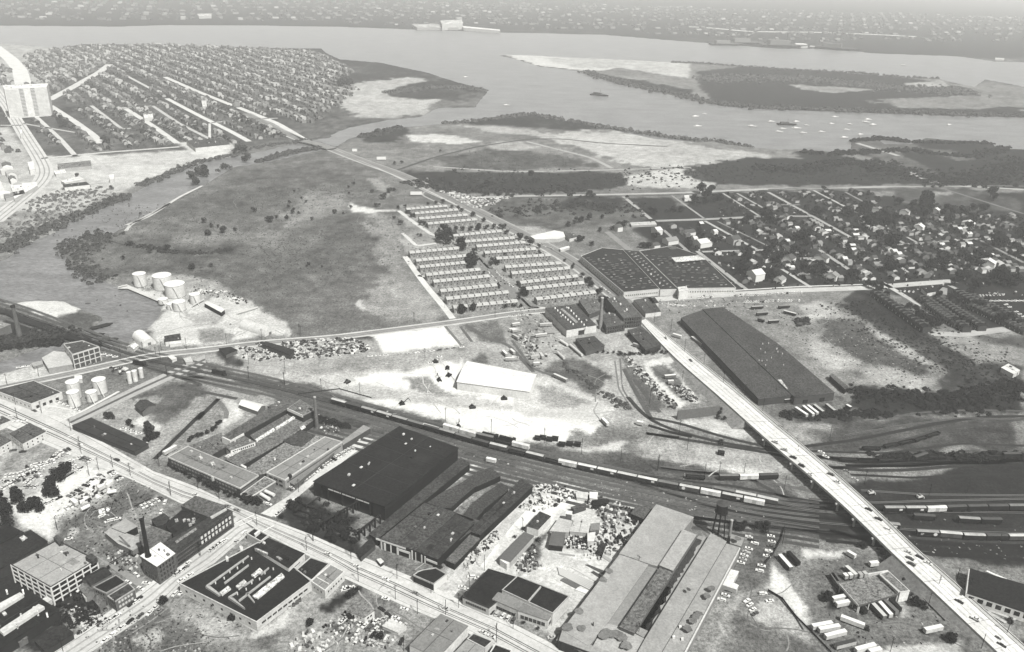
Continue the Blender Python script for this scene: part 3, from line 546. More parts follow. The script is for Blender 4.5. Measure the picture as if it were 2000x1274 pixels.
for s, w, t in (("f 1120,365 1560,350 1990,328", 9, 170), ("f 1500,365 1900,585", 5, 190), ("f 1440,600 1830,905", 6, 180), ("f 860,170 1080,350", 6, 180), ("f 1240,165 1500,350", 4, 165), ("f 740,450 950,620", 9, 155),
    ("f 1480,605 1990,590", 6, 178), ("g 0,140 330,320 640,490", 6, 178), ("g 350,125 700,305", 5, 190), ("g 400,590 700,790", 6, 178), ("g 110,740 330,880", 5, 200), ("g 930,460 1080,555", 5, 175), ("g 1080,490 1190,550", 4, 178),
    ("g 960,670 1090,765", 4, 185), ("g 880,840 1370,1130 1540,1220", 7, 205), ("g 1410,865 1990,1160", 6, 175), ("g 1380,120 1990,310", 5, 130), ("g 1040,1100 1280,1240", 7, 190), ("g 1260,1240 1500,1250 1990,1190", 12, 190), ("g 1000,552 1430,520 1700,500", 6, 165),
    ("g 1640,510 1990,690", 5, 150), ("g 0,120 800,95 1500,90 2000,95", 4, 150), ("g 600,140 900,300", 4, 150), ("g 0,325 330,330", 8, 160), ("g 1100,0 1330,85", 9, 190), ("c 1070,800 1300,870", 12, 190), ("c 1370,960 1530,1030", 12, 170),
    ("g 20,240 250,240", 3, 170), ("f 1600,370 1990,560", 3, 150), ("f 1640,150 1930,330", 4, 180), ("f 1750,150 2000,290", 4, 175), ("f 1160,420 1380,610", 5, 165), ("b 1080,790 1440,880 1560,940", 9, 180), ("b 560,930 1000,960 1500,950 2000,935", 6, 185),
    ("b 360,950 560,880 800,820 1000,790 1100,775 1280,775 1500,800 1900,820 c 0,820", 7, 78), ("c -10,940 90,935", 6, 70), ("e 250,90 500,115", 2, 150)):
    pathstrip('road' if t > 100 else 'ditch', s, w, t, .05)
for s, w, t in (("e 960,600 1060,745 1140,850 1250,980 1330,1085", 7, 232), ("e 1060,750 1160,768", 5, 220), ("e 910,245 1040,345 1180,440 1300,445", 6, 222), ("e 1130,-10 1190,50 e 1080,120 1310,230", 3, 190), ("y 450,450 560,560 760,760 960,950 1120,1050", 12, 140), ("y 440,430 600,600 660,590", 3, 225),
    ("y 960,930 1060,1030 1230,1035", 3, 232), ("e 940,420 1050,520 1200,500", 5, 225), ("d 820,170 850,130 1110,-10", 5, 205), ("d 700,230 800,260 980,270 1200,310", 3, 75), ("z 246,440 290,424 350,385 395,363", 5, 215),
    ("h 1270,225 1400,380", 3, 130), ("h 1390,230 1480,350", 3, 110), ("h 1460,230 1580,320 1760,370 1960,585", 4, 105), ("i 0,260 160,480 330,540", 3, 110), ("i 840,400 860,640 960,790", 1.6, 120), ("i 800,420 830,640 940,800", 1.6, 130),
    ("b 0,830 300,960 500,1060 700,1150", 2.5, 196), ("k 200,700 760,800", 2, 235), ("k 1140,610 790,800 560,900", 2.5, 235), ("p 240,620 990,1075", 2, 190), ("v 1220,690 1330,750 1480,930 1560,1060", 1.2, 70), ("v 1640,1080 1850,1300", 1.2, 200)):
    pathstrip('path', s, w, t, .06)
# highway and streets on the left
pathstrip('highway', "a -40,1240 120,1110 230,1020 260,960 220,880 150,770 100,690 40,590 -30,500", 26, 218, .05, 'road', 50, label='broad curving highway beside the left hand suburb')
for o in (-7, 0, 7): pathstrip('tyre_track', "a -40,1240 120,1110 230,1020 260,960 220,880 150,770 100,690 40,590 -30,500", 2, 165, .09, 'road', 50, off=o)
pathstrip('highway', "a -30,260 60,330 110,390 130,470", 40, 228, .05, 'road', 40, label='pale highway beyond the apartment slab')
for s, w, t in (("a 270,560 400,490 560,400 610,360", 22, 215), ("a 280,590 420,680 530,760 560,800", 14, 222), ("a 510,590 680,720", 8, 205), ("a 690,600 850,700 990,800", 12, 222), ("a 920,430 1100,510 1300,590", 14, 222), ("a 930,550 1100,640 1300,740 1390,790", 12, 225),
    ("a 1330,600 1550,690 1700,780", 14, 225), ("a 200,650 340,780 420,870", 9, 215), ("a 230,885 600,850 1000,820", 9, 215), ("a 1180,685 1400,665 1550,660", 8, 205), ("a 600,725 760,715", 8, 205), ("a 850,590 1000,690 1170,775", 8, 200),
    ("a 640,610 860,590", 7, 200), ("a 30,650 300,625", 10, 222), ("a 130,690 420,740", 7, 200), ("a 700,420 850,500", 9, 205), ("a 1170,690 1170,775", 5, 225), ("a 0,700 120,700", 8, 210), ("a 510,870 620,970", 6, 200), ("a 300,1075 470,1080", 6, 220)):
    pathstrip('road', s, w, t, .05)

gr = random.Random(77)
def ruts(s, n, tones=(120, 205), w=(.5, 1.1), zz=.055):
    n = int(n*.6); tones = tuple(.6*t+.4*np.mean(tones) for t in tones)
    W = G(P(s)); x0, y0 = W.min(0); x1, y1 = W.max(0); c = 0; t = 0
    while c < n and t < 400:
        t += 1; x = gr.uniform(x0, x1); y = gr.uniform(y0, y1)
        if sdf(np.array([x]), np.array([y]), W)[0] > 0: continue
        a = gr.uniform(0, 6.28); pts = [(x, y)]; L_ = gr.uniform(15, 60)
        for k in range(5): a += gr.uniform(-.5, .5); x += math.cos(a)*L_/5; y += math.sin(a)*L_/5; pts.append((x, y))
        pathstrip('wheel_rut', None, gr.uniform(*w), gr.choice(tones), zz+.002*(c % 9), 'dirt', 14, W=np.array(pts)); c += 1
for s, n, t in (("h 300,600 1450,500 1380,740 1960,780 1700,1050 700,800", 34, (200, 185, 225)), ("h 0,560 500,600 560,700 0,640", 8, (150, 215)), ("i 600,430 1100,800 700,900 200,700", 14, (120, 170, 205)), ("x 0,700 400,900 1300,1150 300,1250", 12, (100, 150)), ("n 900,1300 1500,880 2100,1200 1900,1400", 16, (90, 165, 190)),
    ("r 0,700 400,600 1200,950 900,1250", 12, (110, 195)), ("m 600,760 1250,420 1700,620 1100,1100", 14, (95, 165, 190)), ("z 1500,600 1700,620 1850,740 1650,760", 16, (110, 180)), ("u 0,60 1200,100 1400,300 0,250", 18, (140, 205)), ("z 300,400 760,400 860,620 350,500", 16, (105, 150)), ("b 800,720 1990,800 1990,1000 700,900", 14, (130, 205)),
    ("z 850,700 1300,640 1300,780 1180,800", 10, (130, 190)), ("v 800,900 1200,700 1700,1100 1300,1300", 12, (100, 165)), ("d 1000,600 1500,640 1900,850 1100,880", 12, (170, 190))): ruts(s, n, t)
# ------------------------------------------------------------------ near left: white framed factory
b = bld('factory', 'four-storey factory with white concrete frame, dark glass and flat pale roof', 'factory', "n 108,440 545,205 925,392 485,655", 13, 52, 178, par=.5, trim=66)
def framed(b, i, bays, floors, tone=238, glass=45, base=.0, top=None):
    p, q = side(b, i); p = Vector(p); q = Vector(q); d = q-p; L = d.length; ang = math.atan2(d.y, d.x); hh = (top or b.h)
    cm = mesh('column', *boxVF(-.35, .35, -.45, .1, 0, hh+.3), mat(tone)); bm = mesh('beam', *boxVF(0, L, -.3, .1, 0, .75), mat(tone))
    gm_ = mesh('window', *boxVF(-(L/bays-1.0)/2, (L/bays-1.0)/2, -.08, .1, 0, hh/floors-1.1), mat(glass, 'glass'))
    for c in range(bays+1):
        pt = p+d*c/bays; link('column', cm, b.root, (pt.x, pt.y, 0), ang)
    for k in range(1, floors+1): link('beam', bm, b.root, (p.x, p.y, hh*k/floors-.6), ang)
    for c in range(bays):
        pt = p+d*(c+.5)/bays
        for k in range(floors): link('window', gm_, b.root, (pt.x, pt.y, hh*k/floors+.25), ang)
framed(b, 3, 6, 4); framed(b, 2, 6, 4)
rbox(b, "n 510,175 545,150 600,185 600,215 560,225", 16, 82, 'stair_tower'); rbox(b, "n 815,360 870,325 930,365 880,400", 16, 75, 'stair_tower')
rbox(b, "n 350,352 368,345 374,360 356,366", 14, 60, 'vent'); rbox(b, "n 600,318 650,306 660,322 612,332", 13.8, 90, 'vent'); rbox(b, "n 620,330 636,326 640,338 626,342", 14.2, 70, 'vent')
b = bld('shed', 'dark flat roofed works shed with two long white roof monitors', 'factory', "n -300,960 235,660 562,872 -20,1250", 7, 60, 46)
for pts in ("n -20,812 190,700 226,722 -10,870", "n -10,1060 370,812 424,836 30,1096"): rbox(b, pts, 9, 225, 'roof_monitor', kind='wall')
for x_, y_ in ((215, 675), (195, 905), (445, 895), (60, 675), (355, 880), (160, 1005)): rbox(b, "n %d,%d %d,%d %d,%d %d,%d" % (x_-8, y_, x_+8, y_-6, x_+12, y_+10, x_-4, y_+16), 9.6, 225, 'vent')
rbox(b, "n 15,895 45,880 65,900 35,918", 8, 220, 'skylight')
b = bld('shed', 'charcoal roofed shed with one square pale skylight', 'warehouse', "m -200,1100 290,858 452,968 60,1200 -200,1330", 7, 70, 56); rbox(b, "m 185,930 225,908 262,932 215,962", 7.6, 205, 'skylight')
bld('shed', 'dark low shed tucked behind the big tree at the frame edge', 'warehouse', "m -200,960 60,800 225,880 -40,1010 -200,1070", 6, 60, 50)
bld('shed', 'low dark roofed store at the foot of the side street', 'warehouse', "n 330,1160 600,1005 700,1090 430,1260", 4.5, 70, 62)
bld('shed', 'brown roofed lean-to along the dead end yard', 'shed', "n 120,1100 180,1060 260,1130 180,1180", 4, 120, 110)
bld('workshop', 'pale flat annex at the end of the white monitor shed', 'workshop', "n 400,770 455,735 500,760 450,795", 4, 215, 235)
# small brick houses by the corner
b = gable('row_house', 'dark roofed brick house next to the white framed factory', 'house', "n 785,570 975,465 1062,525 870,630", 7, 2, 120, 58); 
b = bld('row_house', 'flat dark roofed brick building in the middle of the corner block', 'building', "n 890,655 1110,538 1205,605 1015,712", 8, 125, 48, par=.4, trim=165); wins(b, 3, 2, 4, 1.2, 1.6, 2, 3.3)
b = bld('row_house', 'brick corner building with five pale framed windows facing the cross street', 'building', "n 1030,738 1230,615 1290,672 1100,790", 7.5, 110, 74, par=.3, trim=185); wins(b, 2, 2, 5, 1.3, 1.6, 1.5, 3.2, 215); wins(b, 3, 2, 2, 1.2, 1.6, 1.5, 3.2)
gable('small_house', 'small grey gabled house in the rear of the corner block', 'house', "n 760,660 830,620 900,690 830,730", 5, 2, 140, 120)
gable('small_house', 'low gabled outbuilding with a mid grey roof near the pale lane', 'house', "n 890,760 950,720 1010,780 950,830", 4, 1.8, 130, 118)
bld('shed', 'tiny white roofed shed among the backyard trees', 'shed', "n 730,690 760,665 795,690 765,715", 3, 190, 238)
bld('shed', 'small flat shed with bright roof beside the round bush', 'shed', "n 790,715 830,700 855,740 815,755", 3, 190, 215)
# brick factory
b = bld('brick_factory', 'long four-storey brick factory with dark roof lining the cross street', 'factory', "o 190,885 755,488 690,452 95,795", 12, 96, 72, wk='brick'); BF = b
wins(b, 0, 4, 30, 1.3, 1.7, 1.2, 2.8, 40, 2); wins(b, 1, 3, 4, 1.2, 1.7, 1.2, 3.2, 215)
for k in range(9):
    f_ = (k+.5)/9*.55+.42; p, q = side(b, 0); p = Vector(p); d = Vector(q)-p
    for r_ in range(2): link('lit_window', mesh('lit_window', *boxVF(-.8, .8, -.1, .1, 0, 2.2), mat(230)) if (k, r_) == (0, 0) else bpy.data.meshes['lit_window'], b.root, tuple(p+d*f_)+(4.2+r_*3.6,), math.atan2(d.y, d.x))  # pale panes over part of the facade
rbox(b, "o 205,770 400,640 410,650 215,782", 13, 150, 'roof_vent'); rbox(b, "o 540,535 690,452 700,462 555,548", 13, 205, 'parapet_wall', kind='wall')
b = bld('boiler_house', 'brick boiler house with brilliant white roof at the foot of the black stack', 'boiler house', "m 1345,1105 1535,978 1672,1082 1500,1205", 14, 104, 252, wk='brick')
wins(b, 2, 4, 5, 1.2, 1.7, 1.5, 3.1, 42, 1); wins(b, 3, 4, 4, 1.2, 1.7, 1.5, 3.1, 42, 1); rbox(b, "m 1475,1100 1495,1092 1505,1104 1485,1112", 15, 205, 'vent'); rbox(b, "m 1560,1045 1575,1040 1582,1052 1567,1058", 15, 150, 'vent')
bld('brick_wing', 'dark flat roofed wing of the brick plant facing the main street', 'factory', "o 262,430 400,337 692,432 548,548 470,515", 9, 80, 96, wk='brick')
bld('brick_wing', 'low dark courtyard roof littered with small vents', 'factory', "o 105,610 300,450 462,520 185,700", 6, 70, 50, wk='brick')
for k, (x_, y_) in enumerate(((290, 560), (330, 560), (380, 550), (375, 575), (215, 560), (345, 600))):
    rbox(BF, "o %d,%d %d,%d %d,%d %d,%d" % (x_-14, y_, x_+14, y_-9, x_+20, y_+4, x_-8, y_+13), 7.5, 170, 'vent', z0=5.9)
bld('brick_wing', 'grey roofed rear wing between the stack and the courtyard', 'factory', "m 1335,880 1450,820 1640,890 1590,960 1540,985 1420,1050 1345,990", 8, 90, 108, wk='brick')
bld('brick_wing', 'small dark block at the back of the courtyard', 'factory', "m 1450,760 1570,700 1620,740 1580,800 1500,820", 8, 60, 66, wk='brick')
b = bld('warehouse', 'pale curved roof warehouse with a blunt angled end behind the black stack', 'warehouse', "m 1005,882 1062,836 1190,886 1340,935 1382,990 1270,1052 1130,985", 5, 130, 182)
bld('warehouse', 'smaller pale roofed store with one black end wall beside the lot', 'warehouse', "m 1065,832 1200,752 1312,822 1195,884", 6, 30, 178)
sm = MB().cyl(0, 0, 0, 1.2, 1.9, n=20).cyl(0, 0, 1.2, 27, 1.35, 1.15, n=20)
t = link('factory_chimney', None, None, tuple(G([(290, 1089)], 13)[0])+(0,)); tag(t, 'tall black steel smokestack standing on the white roof', 'chimney')
link('stack', sm.mesh('stack', mat(16, 'plain')), t, (0, 0, 13.6)); link('rim', MB().cyl(0, 0, 26.6, 27.4, 1.4, n=20).mesh('rim', mat(24)), t, (0, 0, 13.6))
# crawler crane
c = G([(261, 1082)])[0]; t = link('crawler_crane', None, None, (c[0], c[1], 0)); tag(t, 'dark crawler crane with two lattice booms standing in the rubble', 'crane')
link('body', MB().box(-2, 2, -1.6, 1.6, 1.2, 3.6).mesh('body', mat(38)), t); link('track', MB().box(-2.4, 2.4, -2.2, -1.4, 0, 1.2).mesh('track', mat(28)), t); link('track', MB().box(-2.4, 2.4, 1.4, 2.2, 0, 1.2).mesh('track', mat(28)), t)
for q_ in ((-8, 2, 12), (-9, -13, 3)):
    mb = MB(); pv_ = Vector((0, 0, 3)); Q = Vector(q_)
    for dx, dy in ((-.5, -.5), (.5, -.5), (.5, .5), (-.5, .5)): mb.bar(pv_+Vector((dx, dy, 0)), Q+Vector((dx*.4, dy*.4, 0)), .1)
    for k in range(8):
        a_ = pv_.lerp(Q, k/8); c_ = pv_.lerp(Q, (k+1)/8); mb.bar(a_+Vector((.4, .4, 0)), c_+Vector((-.4, -.4, 0)), .07); mb.bar(a_+Vector((-.4, .4, 0)), c_+Vector((.4, -.4, 0)), .07)
    link('boom', mb.mesh('boom', mat(60)), t)
# ------------------------------------------------------------------ dark roofed plant at the bottom
b = bld('works', 'sprawling white walled works under a black roof crowded with skylights', 'factory', "p 245,620 1000,225 1100,260 1510,598 985,990", 6.5, 222, 38, par=.5, trim=215, over=0)
for pts, tn in (("p 935,532 1015,466 1042,490 966,552", 208), ("p 785,640 865,576 892,602 815,668", 208), ("p 630,700 712,638 740,662 655,725", 208), ("p 945,735 1225,514 1252,546 1000,756", 212)): rbox(b, pts, 7.6, tn, 'skylight')
for pts in ("p 672,606 905,432 912,440 682,616", "p 810,775 1115,540 1122,550 820,785", "p 500,635 905,345 912,352 512,645", "p 1020,525 1100,458 1106,466 1030,532", "p 860,632 950,572 955,580 868,640", "p 880,710 900,700 968,790 958,795", "p 715,740 800,690 806,698 722,748"): rbox(b, pts, 7.4, 185, 'roof_rib', kind='wall')
for pts in ("p 495,642 545,642 640,716 618,724", "p 710,745 760,750 875,850 850,838"): rbox(b, pts, 8.0, 185, 'gable_end', kind='wall')
for x_, y_ in ((590, 605), (673, 560), (727, 500), (800, 462), (855, 405), (935, 370), (1143, 472), (1063, 510), (1012, 568), (937, 605), (884, 665), (800, 710)):
    rbox(b, "p %d,%d %d,%d %d,%d %d,%d" % (x_-6, y_-6, x_+6, y_-9, x_+8, y_, x_-3, y_+4), 7.8, 225, 'ventilator', kind='wall')
for pts in ("p 820,262 835,252 855,262 855,285 830,290", "p 685,360 700,350 718,362 714,388 694,388"): rbox(b, pts, 8, 245, 'roof_tank', kind='wall')
wins(b, 3, 1, 9, 3.0, 1.3, 2.8, 3, 40, 3); wins(b, 4, 1, 8, 1.6, 1.6, 2.5, 3, 55, 2)
b = bld('works_block', 'higher black roofed block of the works against the main street', 'factory', "p 965,268 1096,178 1445,328 1290,468", 9.5, 232, 44, over=0); wins(b, 2, 1, 1, 6, .5, 6, 2, 70, 2)
rbox(b, "p 975,285 985,277 1095,322 1085,332", 10.6, 175, 'roof_monitor'); rbox(b, "p 1168,360 1190,352 1232,378 1212,392", 10.4, 150, 'vent')
b = bld('works_office', 'small dark roofed corner office with white parapet at the crossing', 'office', "p 890,143 962,90 1100,160 1025,220", 5, 205, 52, par=.7, trim=222, over=0); rbox(b, "p 960,140 1010,100 1020,112 972,155", 7, 238, 'sign_board', kind='wall')
b = bld('works_block', 'square black roofed block with a thin white parapet east of the works', 'factory', "p 1362,492 1502,370 1682,430 1512,592", 6, 200, 46, par=.6, trim=215, over=0)
b = bld('office_building', 'low grey roofed office with high white parapets by the main street', 'office', "p 1502,600 1690,442 1825,512 1640,692", 6, 228, 150, par=.8, trim=236, over=0); wins(b, 2, 1, 6, 1.2, 1.2, 3, 2, 70, 2); wins(b, 3, 1, 3, 1, 1.2, 3, 2, 80, 2)
rbox(b, "p 1560,560 1570,555 1680,615 1672,622", 7.0, 225, 'parapet_wall', kind='wall')
# ------------------------------------------------------------------ lot and stores along the bottom
b = bld('garage', 'small white garage with grey flat roof amid parked cars', 'garage', "r 375,870 456,780 642,872 548,938", 5, 240, 128); wins(b, 2, 1, 2, 1.5, 1.2, 2, 2, 70); wins(b, 3, 1, 4, .8, .9, 2.6, 2, 60)
b = bld('warehouse', 'grey roofed warehouse with bright white side wall at the bottom edge', 'warehouse', "r 980,1205 1278,906 1540,1022 1250,1330", 7, 238, 140, over=.1)
b = bld('store', 'dark roofed store with white parapet next to the bright warehouse', 'shop', "r 1530,1150 1590,1095 1775,1170 1700,1238", 5, 220, 66, par=.4, trim=210)
bld('store', 'store with two pale roof slabs at the bottom edge of the street', 'shop', "r 1400,1290 1525,1160 1695,1240 1570,1380", 5, 215, 172)
bld('store', 'black roofed store with a white parapet cut by the frame', 'shop', "t 260,1310 330,1200 490,1262 440,1340", 5, 225, 52, par=.6, trim=238)
b = bld('machine_shop', 'low black roofed shop with pale front and a row of small windows', 'workshop', "t 18,745 262,478 542,560 560,620 270,850", 6, 205, 44, par=.3, trim=70, over=0); wins(b, 4, 1, 9, 1.4, 1.7, 2.2, 2, 60, 2)
b = bld('machine_shop', 'tall white fronted shop with twin black roofs beside the pipe yard', 'workshop', "t 395,680 542,546 760,630 1038,740 880,905", 9, 228, 42, par=.4, trim=190, over=0); rbox(b, "t 640,780 760,640 770,646 652,786", 10, 190, 'parapet_wall', kind='wall')
b = bld('shop', 'grey sloped roof front wing with dark doorway above the parked cars', 'shop', "t 303,765 358,700 602,790 545,868", 7, 205, 150); wins(b, 3, 1, 5, 2.6, 2.0, 1.2, 2, 55)
b = bld('shop', 'pale two-bay front wing with tall windows and round dark tanks', 'shop', "t 547,872 606,800 880,900 834,966", 7, 228, 140); wins(b, 3, 1, 6, 2.2, 2.6, 1.6, 2, 80); wins(b, 2, 1, 2, 2, 2.4, 1.6, 2, 80)
# ------------------------------------------------------------------ big dark shed and its neighbours
b = start('steel_shed', 'huge black roofed steel shed open at its near end', 'factory', G(P("q 65,685 880,163 1442,366 740,925"), 12), 12); W = b.W; h = 12
V, Fc = prism(offset(W, .5), h-.5, h, bottom=True); link('roof', mesh('roof', V, Fc, mat(50, 'roof')), b.root)
for i in (0, 1, 2):
    p, q_ = side(b, i); p = Vector(p); q_ = Vector(q_); d = (q_-p).normalized(); L_ = (q_-p).length; a_ = math.atan2(d.y, d.x)
    for z0, z1, tn, k in ((-.5, 8.2, 22, 'wall'), (8.2, 9.6, 50, 'glazing'), (9.6, 11.5, 24, 'wall')): link(k, mesh(k, *boxVF(0, L_, 0 if k == 'wall' else .2, .35, z0, z1), mat(tn, 'wall')), b.root, (p.x, p.y, 0), a_)
p, q_ = side(b, 3); p = Vector(p); q_ = Vector(q_); d = (q_-p).normalized(); L_ = (q_-p).length; a_ = math.atan2(d.y, d.x)
link('gable_beam', mesh('gable_beam', *boxVF(0, L_, 0, .4, 10.2, 11.5), mat(26, 'wall')), b.root, (p.x, p.y, 0), a_)
gl = mesh('clerestory', *boxVF(0, L_*.075, -.1, .3, 0, .9), mat(222))
for k in range(7): pt = p+d*L_*(.2+.085*k)*1.0; link('clerestory', gl, b.root, (pt.x, pt.y, 9.2), a_)
cm = mesh('column', *boxVF(-.4, .4, -.4, .4, 0, 10.3), mat(34))
for k in range(6): pt = p+d*L_*(k/5); link('column', cm, b.root, (pt.x, pt.y, 0), a_)
link('end_wall', mesh('end_wall', *boxVF(0, L_*.16, 0, .4, -.5, 10.2), mat(22, 'wall')), b.root, tuple(p+d*L_*.84)+(0,), a_); link('end_wall', mesh('end_wall', *boxVF(0, L_*.1, 0, .4, -.5, 10.2), mat(22, 'wall')), b.root, tuple(p)+(0,), a_)
link('floor', mesh('floor', [(x, y, .08) for x, y in W], [(0, 1, 2, 3)], mat(40, 'dirt')), b.root)
autoroof(b, 50, 12); b_s = b
def gantry(label, a, c, n, h=6, tone=26):
    A, C = G(P(a)+P(c)); A = Vector(A); C = Vector(C); d = C-A; t = link('gantry', None, None, (A.x, A.y, 0)); tag(t, label, 'gantry'); an = math.atan2(d.y, d.x)
    link('beam', mesh('beam', *boxVF(0, d.length, -.4, .4, h, h+.9), mat(tone+30)), t, (0, 0, 0), an); cm = mesh('column', *boxVF(-.45, .45, -.45, .45, -.3, h), mat(tone))
    for k in range(n): pt = d*(k/(n-1)); link('column', cm, t, (pt.x, pt.y, 0), an)
gantry('dark crane runway on seven square legs in front of the open shed', "q 160,1160", "q 495,960", 7, 7)
gantry('second crane runway with slim legs by the long strip roof', "q 500,1250", "q 700,1095", 5, 7)
gantry('low ruined beam line behind the corner trees', "q -10,950", "q 120,875", 3, 3, 40)
for a, c, lab in (("q -100,905", "q 215,1010", 'long dark low wall crossing the weedy shed forecourt'), ("q -110,960", "q 190,1075", 'dark retaining wall beside the corner trees'), ("q -140,1010", "q 140,1110", 'low wall next to the pavement trees'), ("q 250,1150", "q 420,1240", 'dark kerb wall by the shrubs near the street')):
    A, C = G(P(a)+P(c)); A = Vector(A); C = Vector(C); d = C-A; tag(link('yard_wall', mesh('yard_wall', *boxVF(0, d.length, -.4, .4, -.2, 1.8), mat(38, 'wall')), None, (A.x, A.y, 0), math.atan2(d.y, d.x)), lab, 'wall')
bld('strip_shed', 'very long narrow charcoal roof running beside the black shed', 'shed', "q 592,1190 1470,462 1556,515 672,1236", 6, 26, 76)
b = bld('twin_shed', 'wide charcoal shed with white trimmed doors facing the yard', 'factory', "q 703,1236 1122,896 1425,985 1030,1345", 8, 40, 84); p0 = side(b, 3)
for f_, w_, z0, hh, tn, nm in ((.92, .9, 0, 7, 235, 'door_post'), (.85, .9, 0, 5, 230, 'door_post'), (.70, 8, 3.5, 1.6, 235, 'sign_panel'), (.50, 1.4, 0, 5.5, 240, 'door_post'), (.30, .8, 0, 5.5, 240, 'door_post'), (.12, 1.4, 0, 5.5, 240, 'door_post'), (.30, 22, 6.2, 1.2, 238, 'door_header'), (.02, 1, 0, 7, 230, 'door_post')):
    p, q_ = Vector(p0[0]), Vector(p0[1]); d = q_-p; pt = p+d*(1-f_ if False else f_); link(nm, mesh(nm, *boxVF(-w_/2, w_/2, -.3, .1, z0, z0+hh), mat(tn)), b.root, (pt.x, pt.y, 0), math.atan2(d.y, d.x))
b = bld('twin_shed', 'charcoal shed adjoining the white trimmed doors with a pale sign panel', 'factory', "q 1032,1347 1425,1002 1598,1082 1246,1432", 7.5, 34, 70); p0 = side(b, 3)
for f_, w_, z0, hh, tn in ((.75, 8, 3.2, 1.6, 235), (.45, .8, 0, 6, 230), (.3, .8, 0, 6, 225), (.02, .8, 0, 6, 220)):
    p, q_ = Vector(p0[0]), Vector(p0[1]); d = q_-p; pt = p+d*f_; link('sign_panel' if w_ > 2 else 'door_post', mesh('panel', *boxVF(-w_/2, w_/2, -.3, .1, z0, z0+hh), mat(tn)), b.root, (pt.x, pt.y, 0), math.atan2(d.y, d.x))
bld('curved_shed', 'bent charcoal platform roof nearest the dark strip shed', 'platform shed', "q 1150,892 1300,790 1480,700 1640,590 1755,556 1850,632 1700,700 1600,742 1500,822 1372,940 1310,942", 5, 30, 78)
bld('curved_shed', 'second bent platform roof with blunt rail end', 'platform shed', "q 1495,1010 1560,920 1690,810 1855,702 1922,742 1905,782 1700,942 1605,1056", 5, 26, 74)
bld('platform_canopy', 'paler platform roof tucked between the two bent sheds', 'platform shed', "q 1420,985 1450,935 1600,840 1690,812 1550,930 1490,1008", 4.2, 60, 125)
b = bld('long_shed', 'long straight charcoal shed along the pipe yard wall', 'shed', "s 95,850 575,372 688,434 182,905", 6, 28, 70)
bld('long_shed', 'lighter grey roof section joining the long shed to the twin shed', 'shed', "s -120,900 75,800 135,760 250,780 180,905 95,870 -20,960", 5.4, 30, 92)
bld('side_shed', 'low charcoal lean-to at the near end of the long shed', 'shed', "r 1330,390 1560,150 1652,186 1410,428", 5, 34, 104)
bld('yard_office', 'dark roofed hut by the street in front of the sheds', 'hut', "r 478,305 610,178 652,242 512,362", 4, 90, 58)
bld('gate_kiosk', 'tiny white gate kiosk standing alone on the dark forecourt', 'kiosk', "r 668,385 700,375 730,405 700,425", 3, 70, 235)
b = bld('shop', 'black roofed corner shop with stepped pale parapet and one white wall', 'shop', "r 1015,540 1060,505 1110,488 1230,470 1335,530 1210,625", 5, 60, 40, par=.5, trim=190); link('white_wall', mesh('white_wall', *boxVF(0, 1, -.15, .1, 0, 5), mat(238)), b.root)
p, q_ = side(b, 4); p = Vector(p); q_ = Vector(q_); o_ = [c for c in b.root.children if c.name.startswith('white_wall')][0]; o_.location = (p.x, p.y, 0); o_.rotation_euler = (0, 0, math.atan2((q_-p).y, (q_-p).x)); o_.scale = ((q_-p).length, 1, 1)
# ------------------------------------------------------------------ pipe yard buildings
b = bld('yard_building', 'dark roofed white building inside the bright pipe yard', 'building', "s 632,820 756,680 862,726 742,852", 6, 238, 72, over=.1); rbox(b, "s 720,770 740,762 748,772 728,780", 7, 190, 'vent')
b = bld('yard_shed', 'long grey barn roof with a pale arched end in the pipe yard', 'barn', "s 365,1125 605,880 698,915 470,1165", 5, 200, 112, rk='corrugated'); rbox(b, "s 375,1145 392,1125 440,1135 468,1170 440,1185", 4.8, 245, 'arched_end', z0=0, kind='wall')
bld('open_shed', 'square grey roof on legs in the middle of the pipe yard', 'shed', "s 842,998 875,876 1000,888 972,1012", 4.5, 60, 112, rk='corrugated')
bld('yard_building', 'broad pale roof beside the small square tower', 'building', "s 855,865 940,745 1075,775 1030,880", 4, 190, 205); bld('yard_building', 'pale flat shed with a bright roof east of the small tower', 'building', "s 1045,870 1085,740 1240,770 1220,885", 4, 190, 212)
bld('yard_tower', 'small square tower house with white top', 'tower', "s 1005,700 1015,675 1065,680 1060,712", 8, 120, 246)
bld('yard_building', 'mid grey low shed beside the fenced store', 'building', "s 1245,800 1330,790 1325,855 1240,865", 3.5, 120, 140); bld('yard_building', 'white walled hut in front of the fenced store', 'hut', "s 1215,890 1285,880 1275,960 1215,965", 4, 215, 238)
bld('yard_shed', 'dark shed against the rail line by the grey mill', 'shed', "s 1630,700 1680,625 1830,640 1745,750", 5, 40, 92)
bld('yard_building', 'dark roofed strip of lockers beside the yard lane', 'hut', "s 1300,1080 1345,980 1390,990 1350,1100", 2.5, 50, 60)
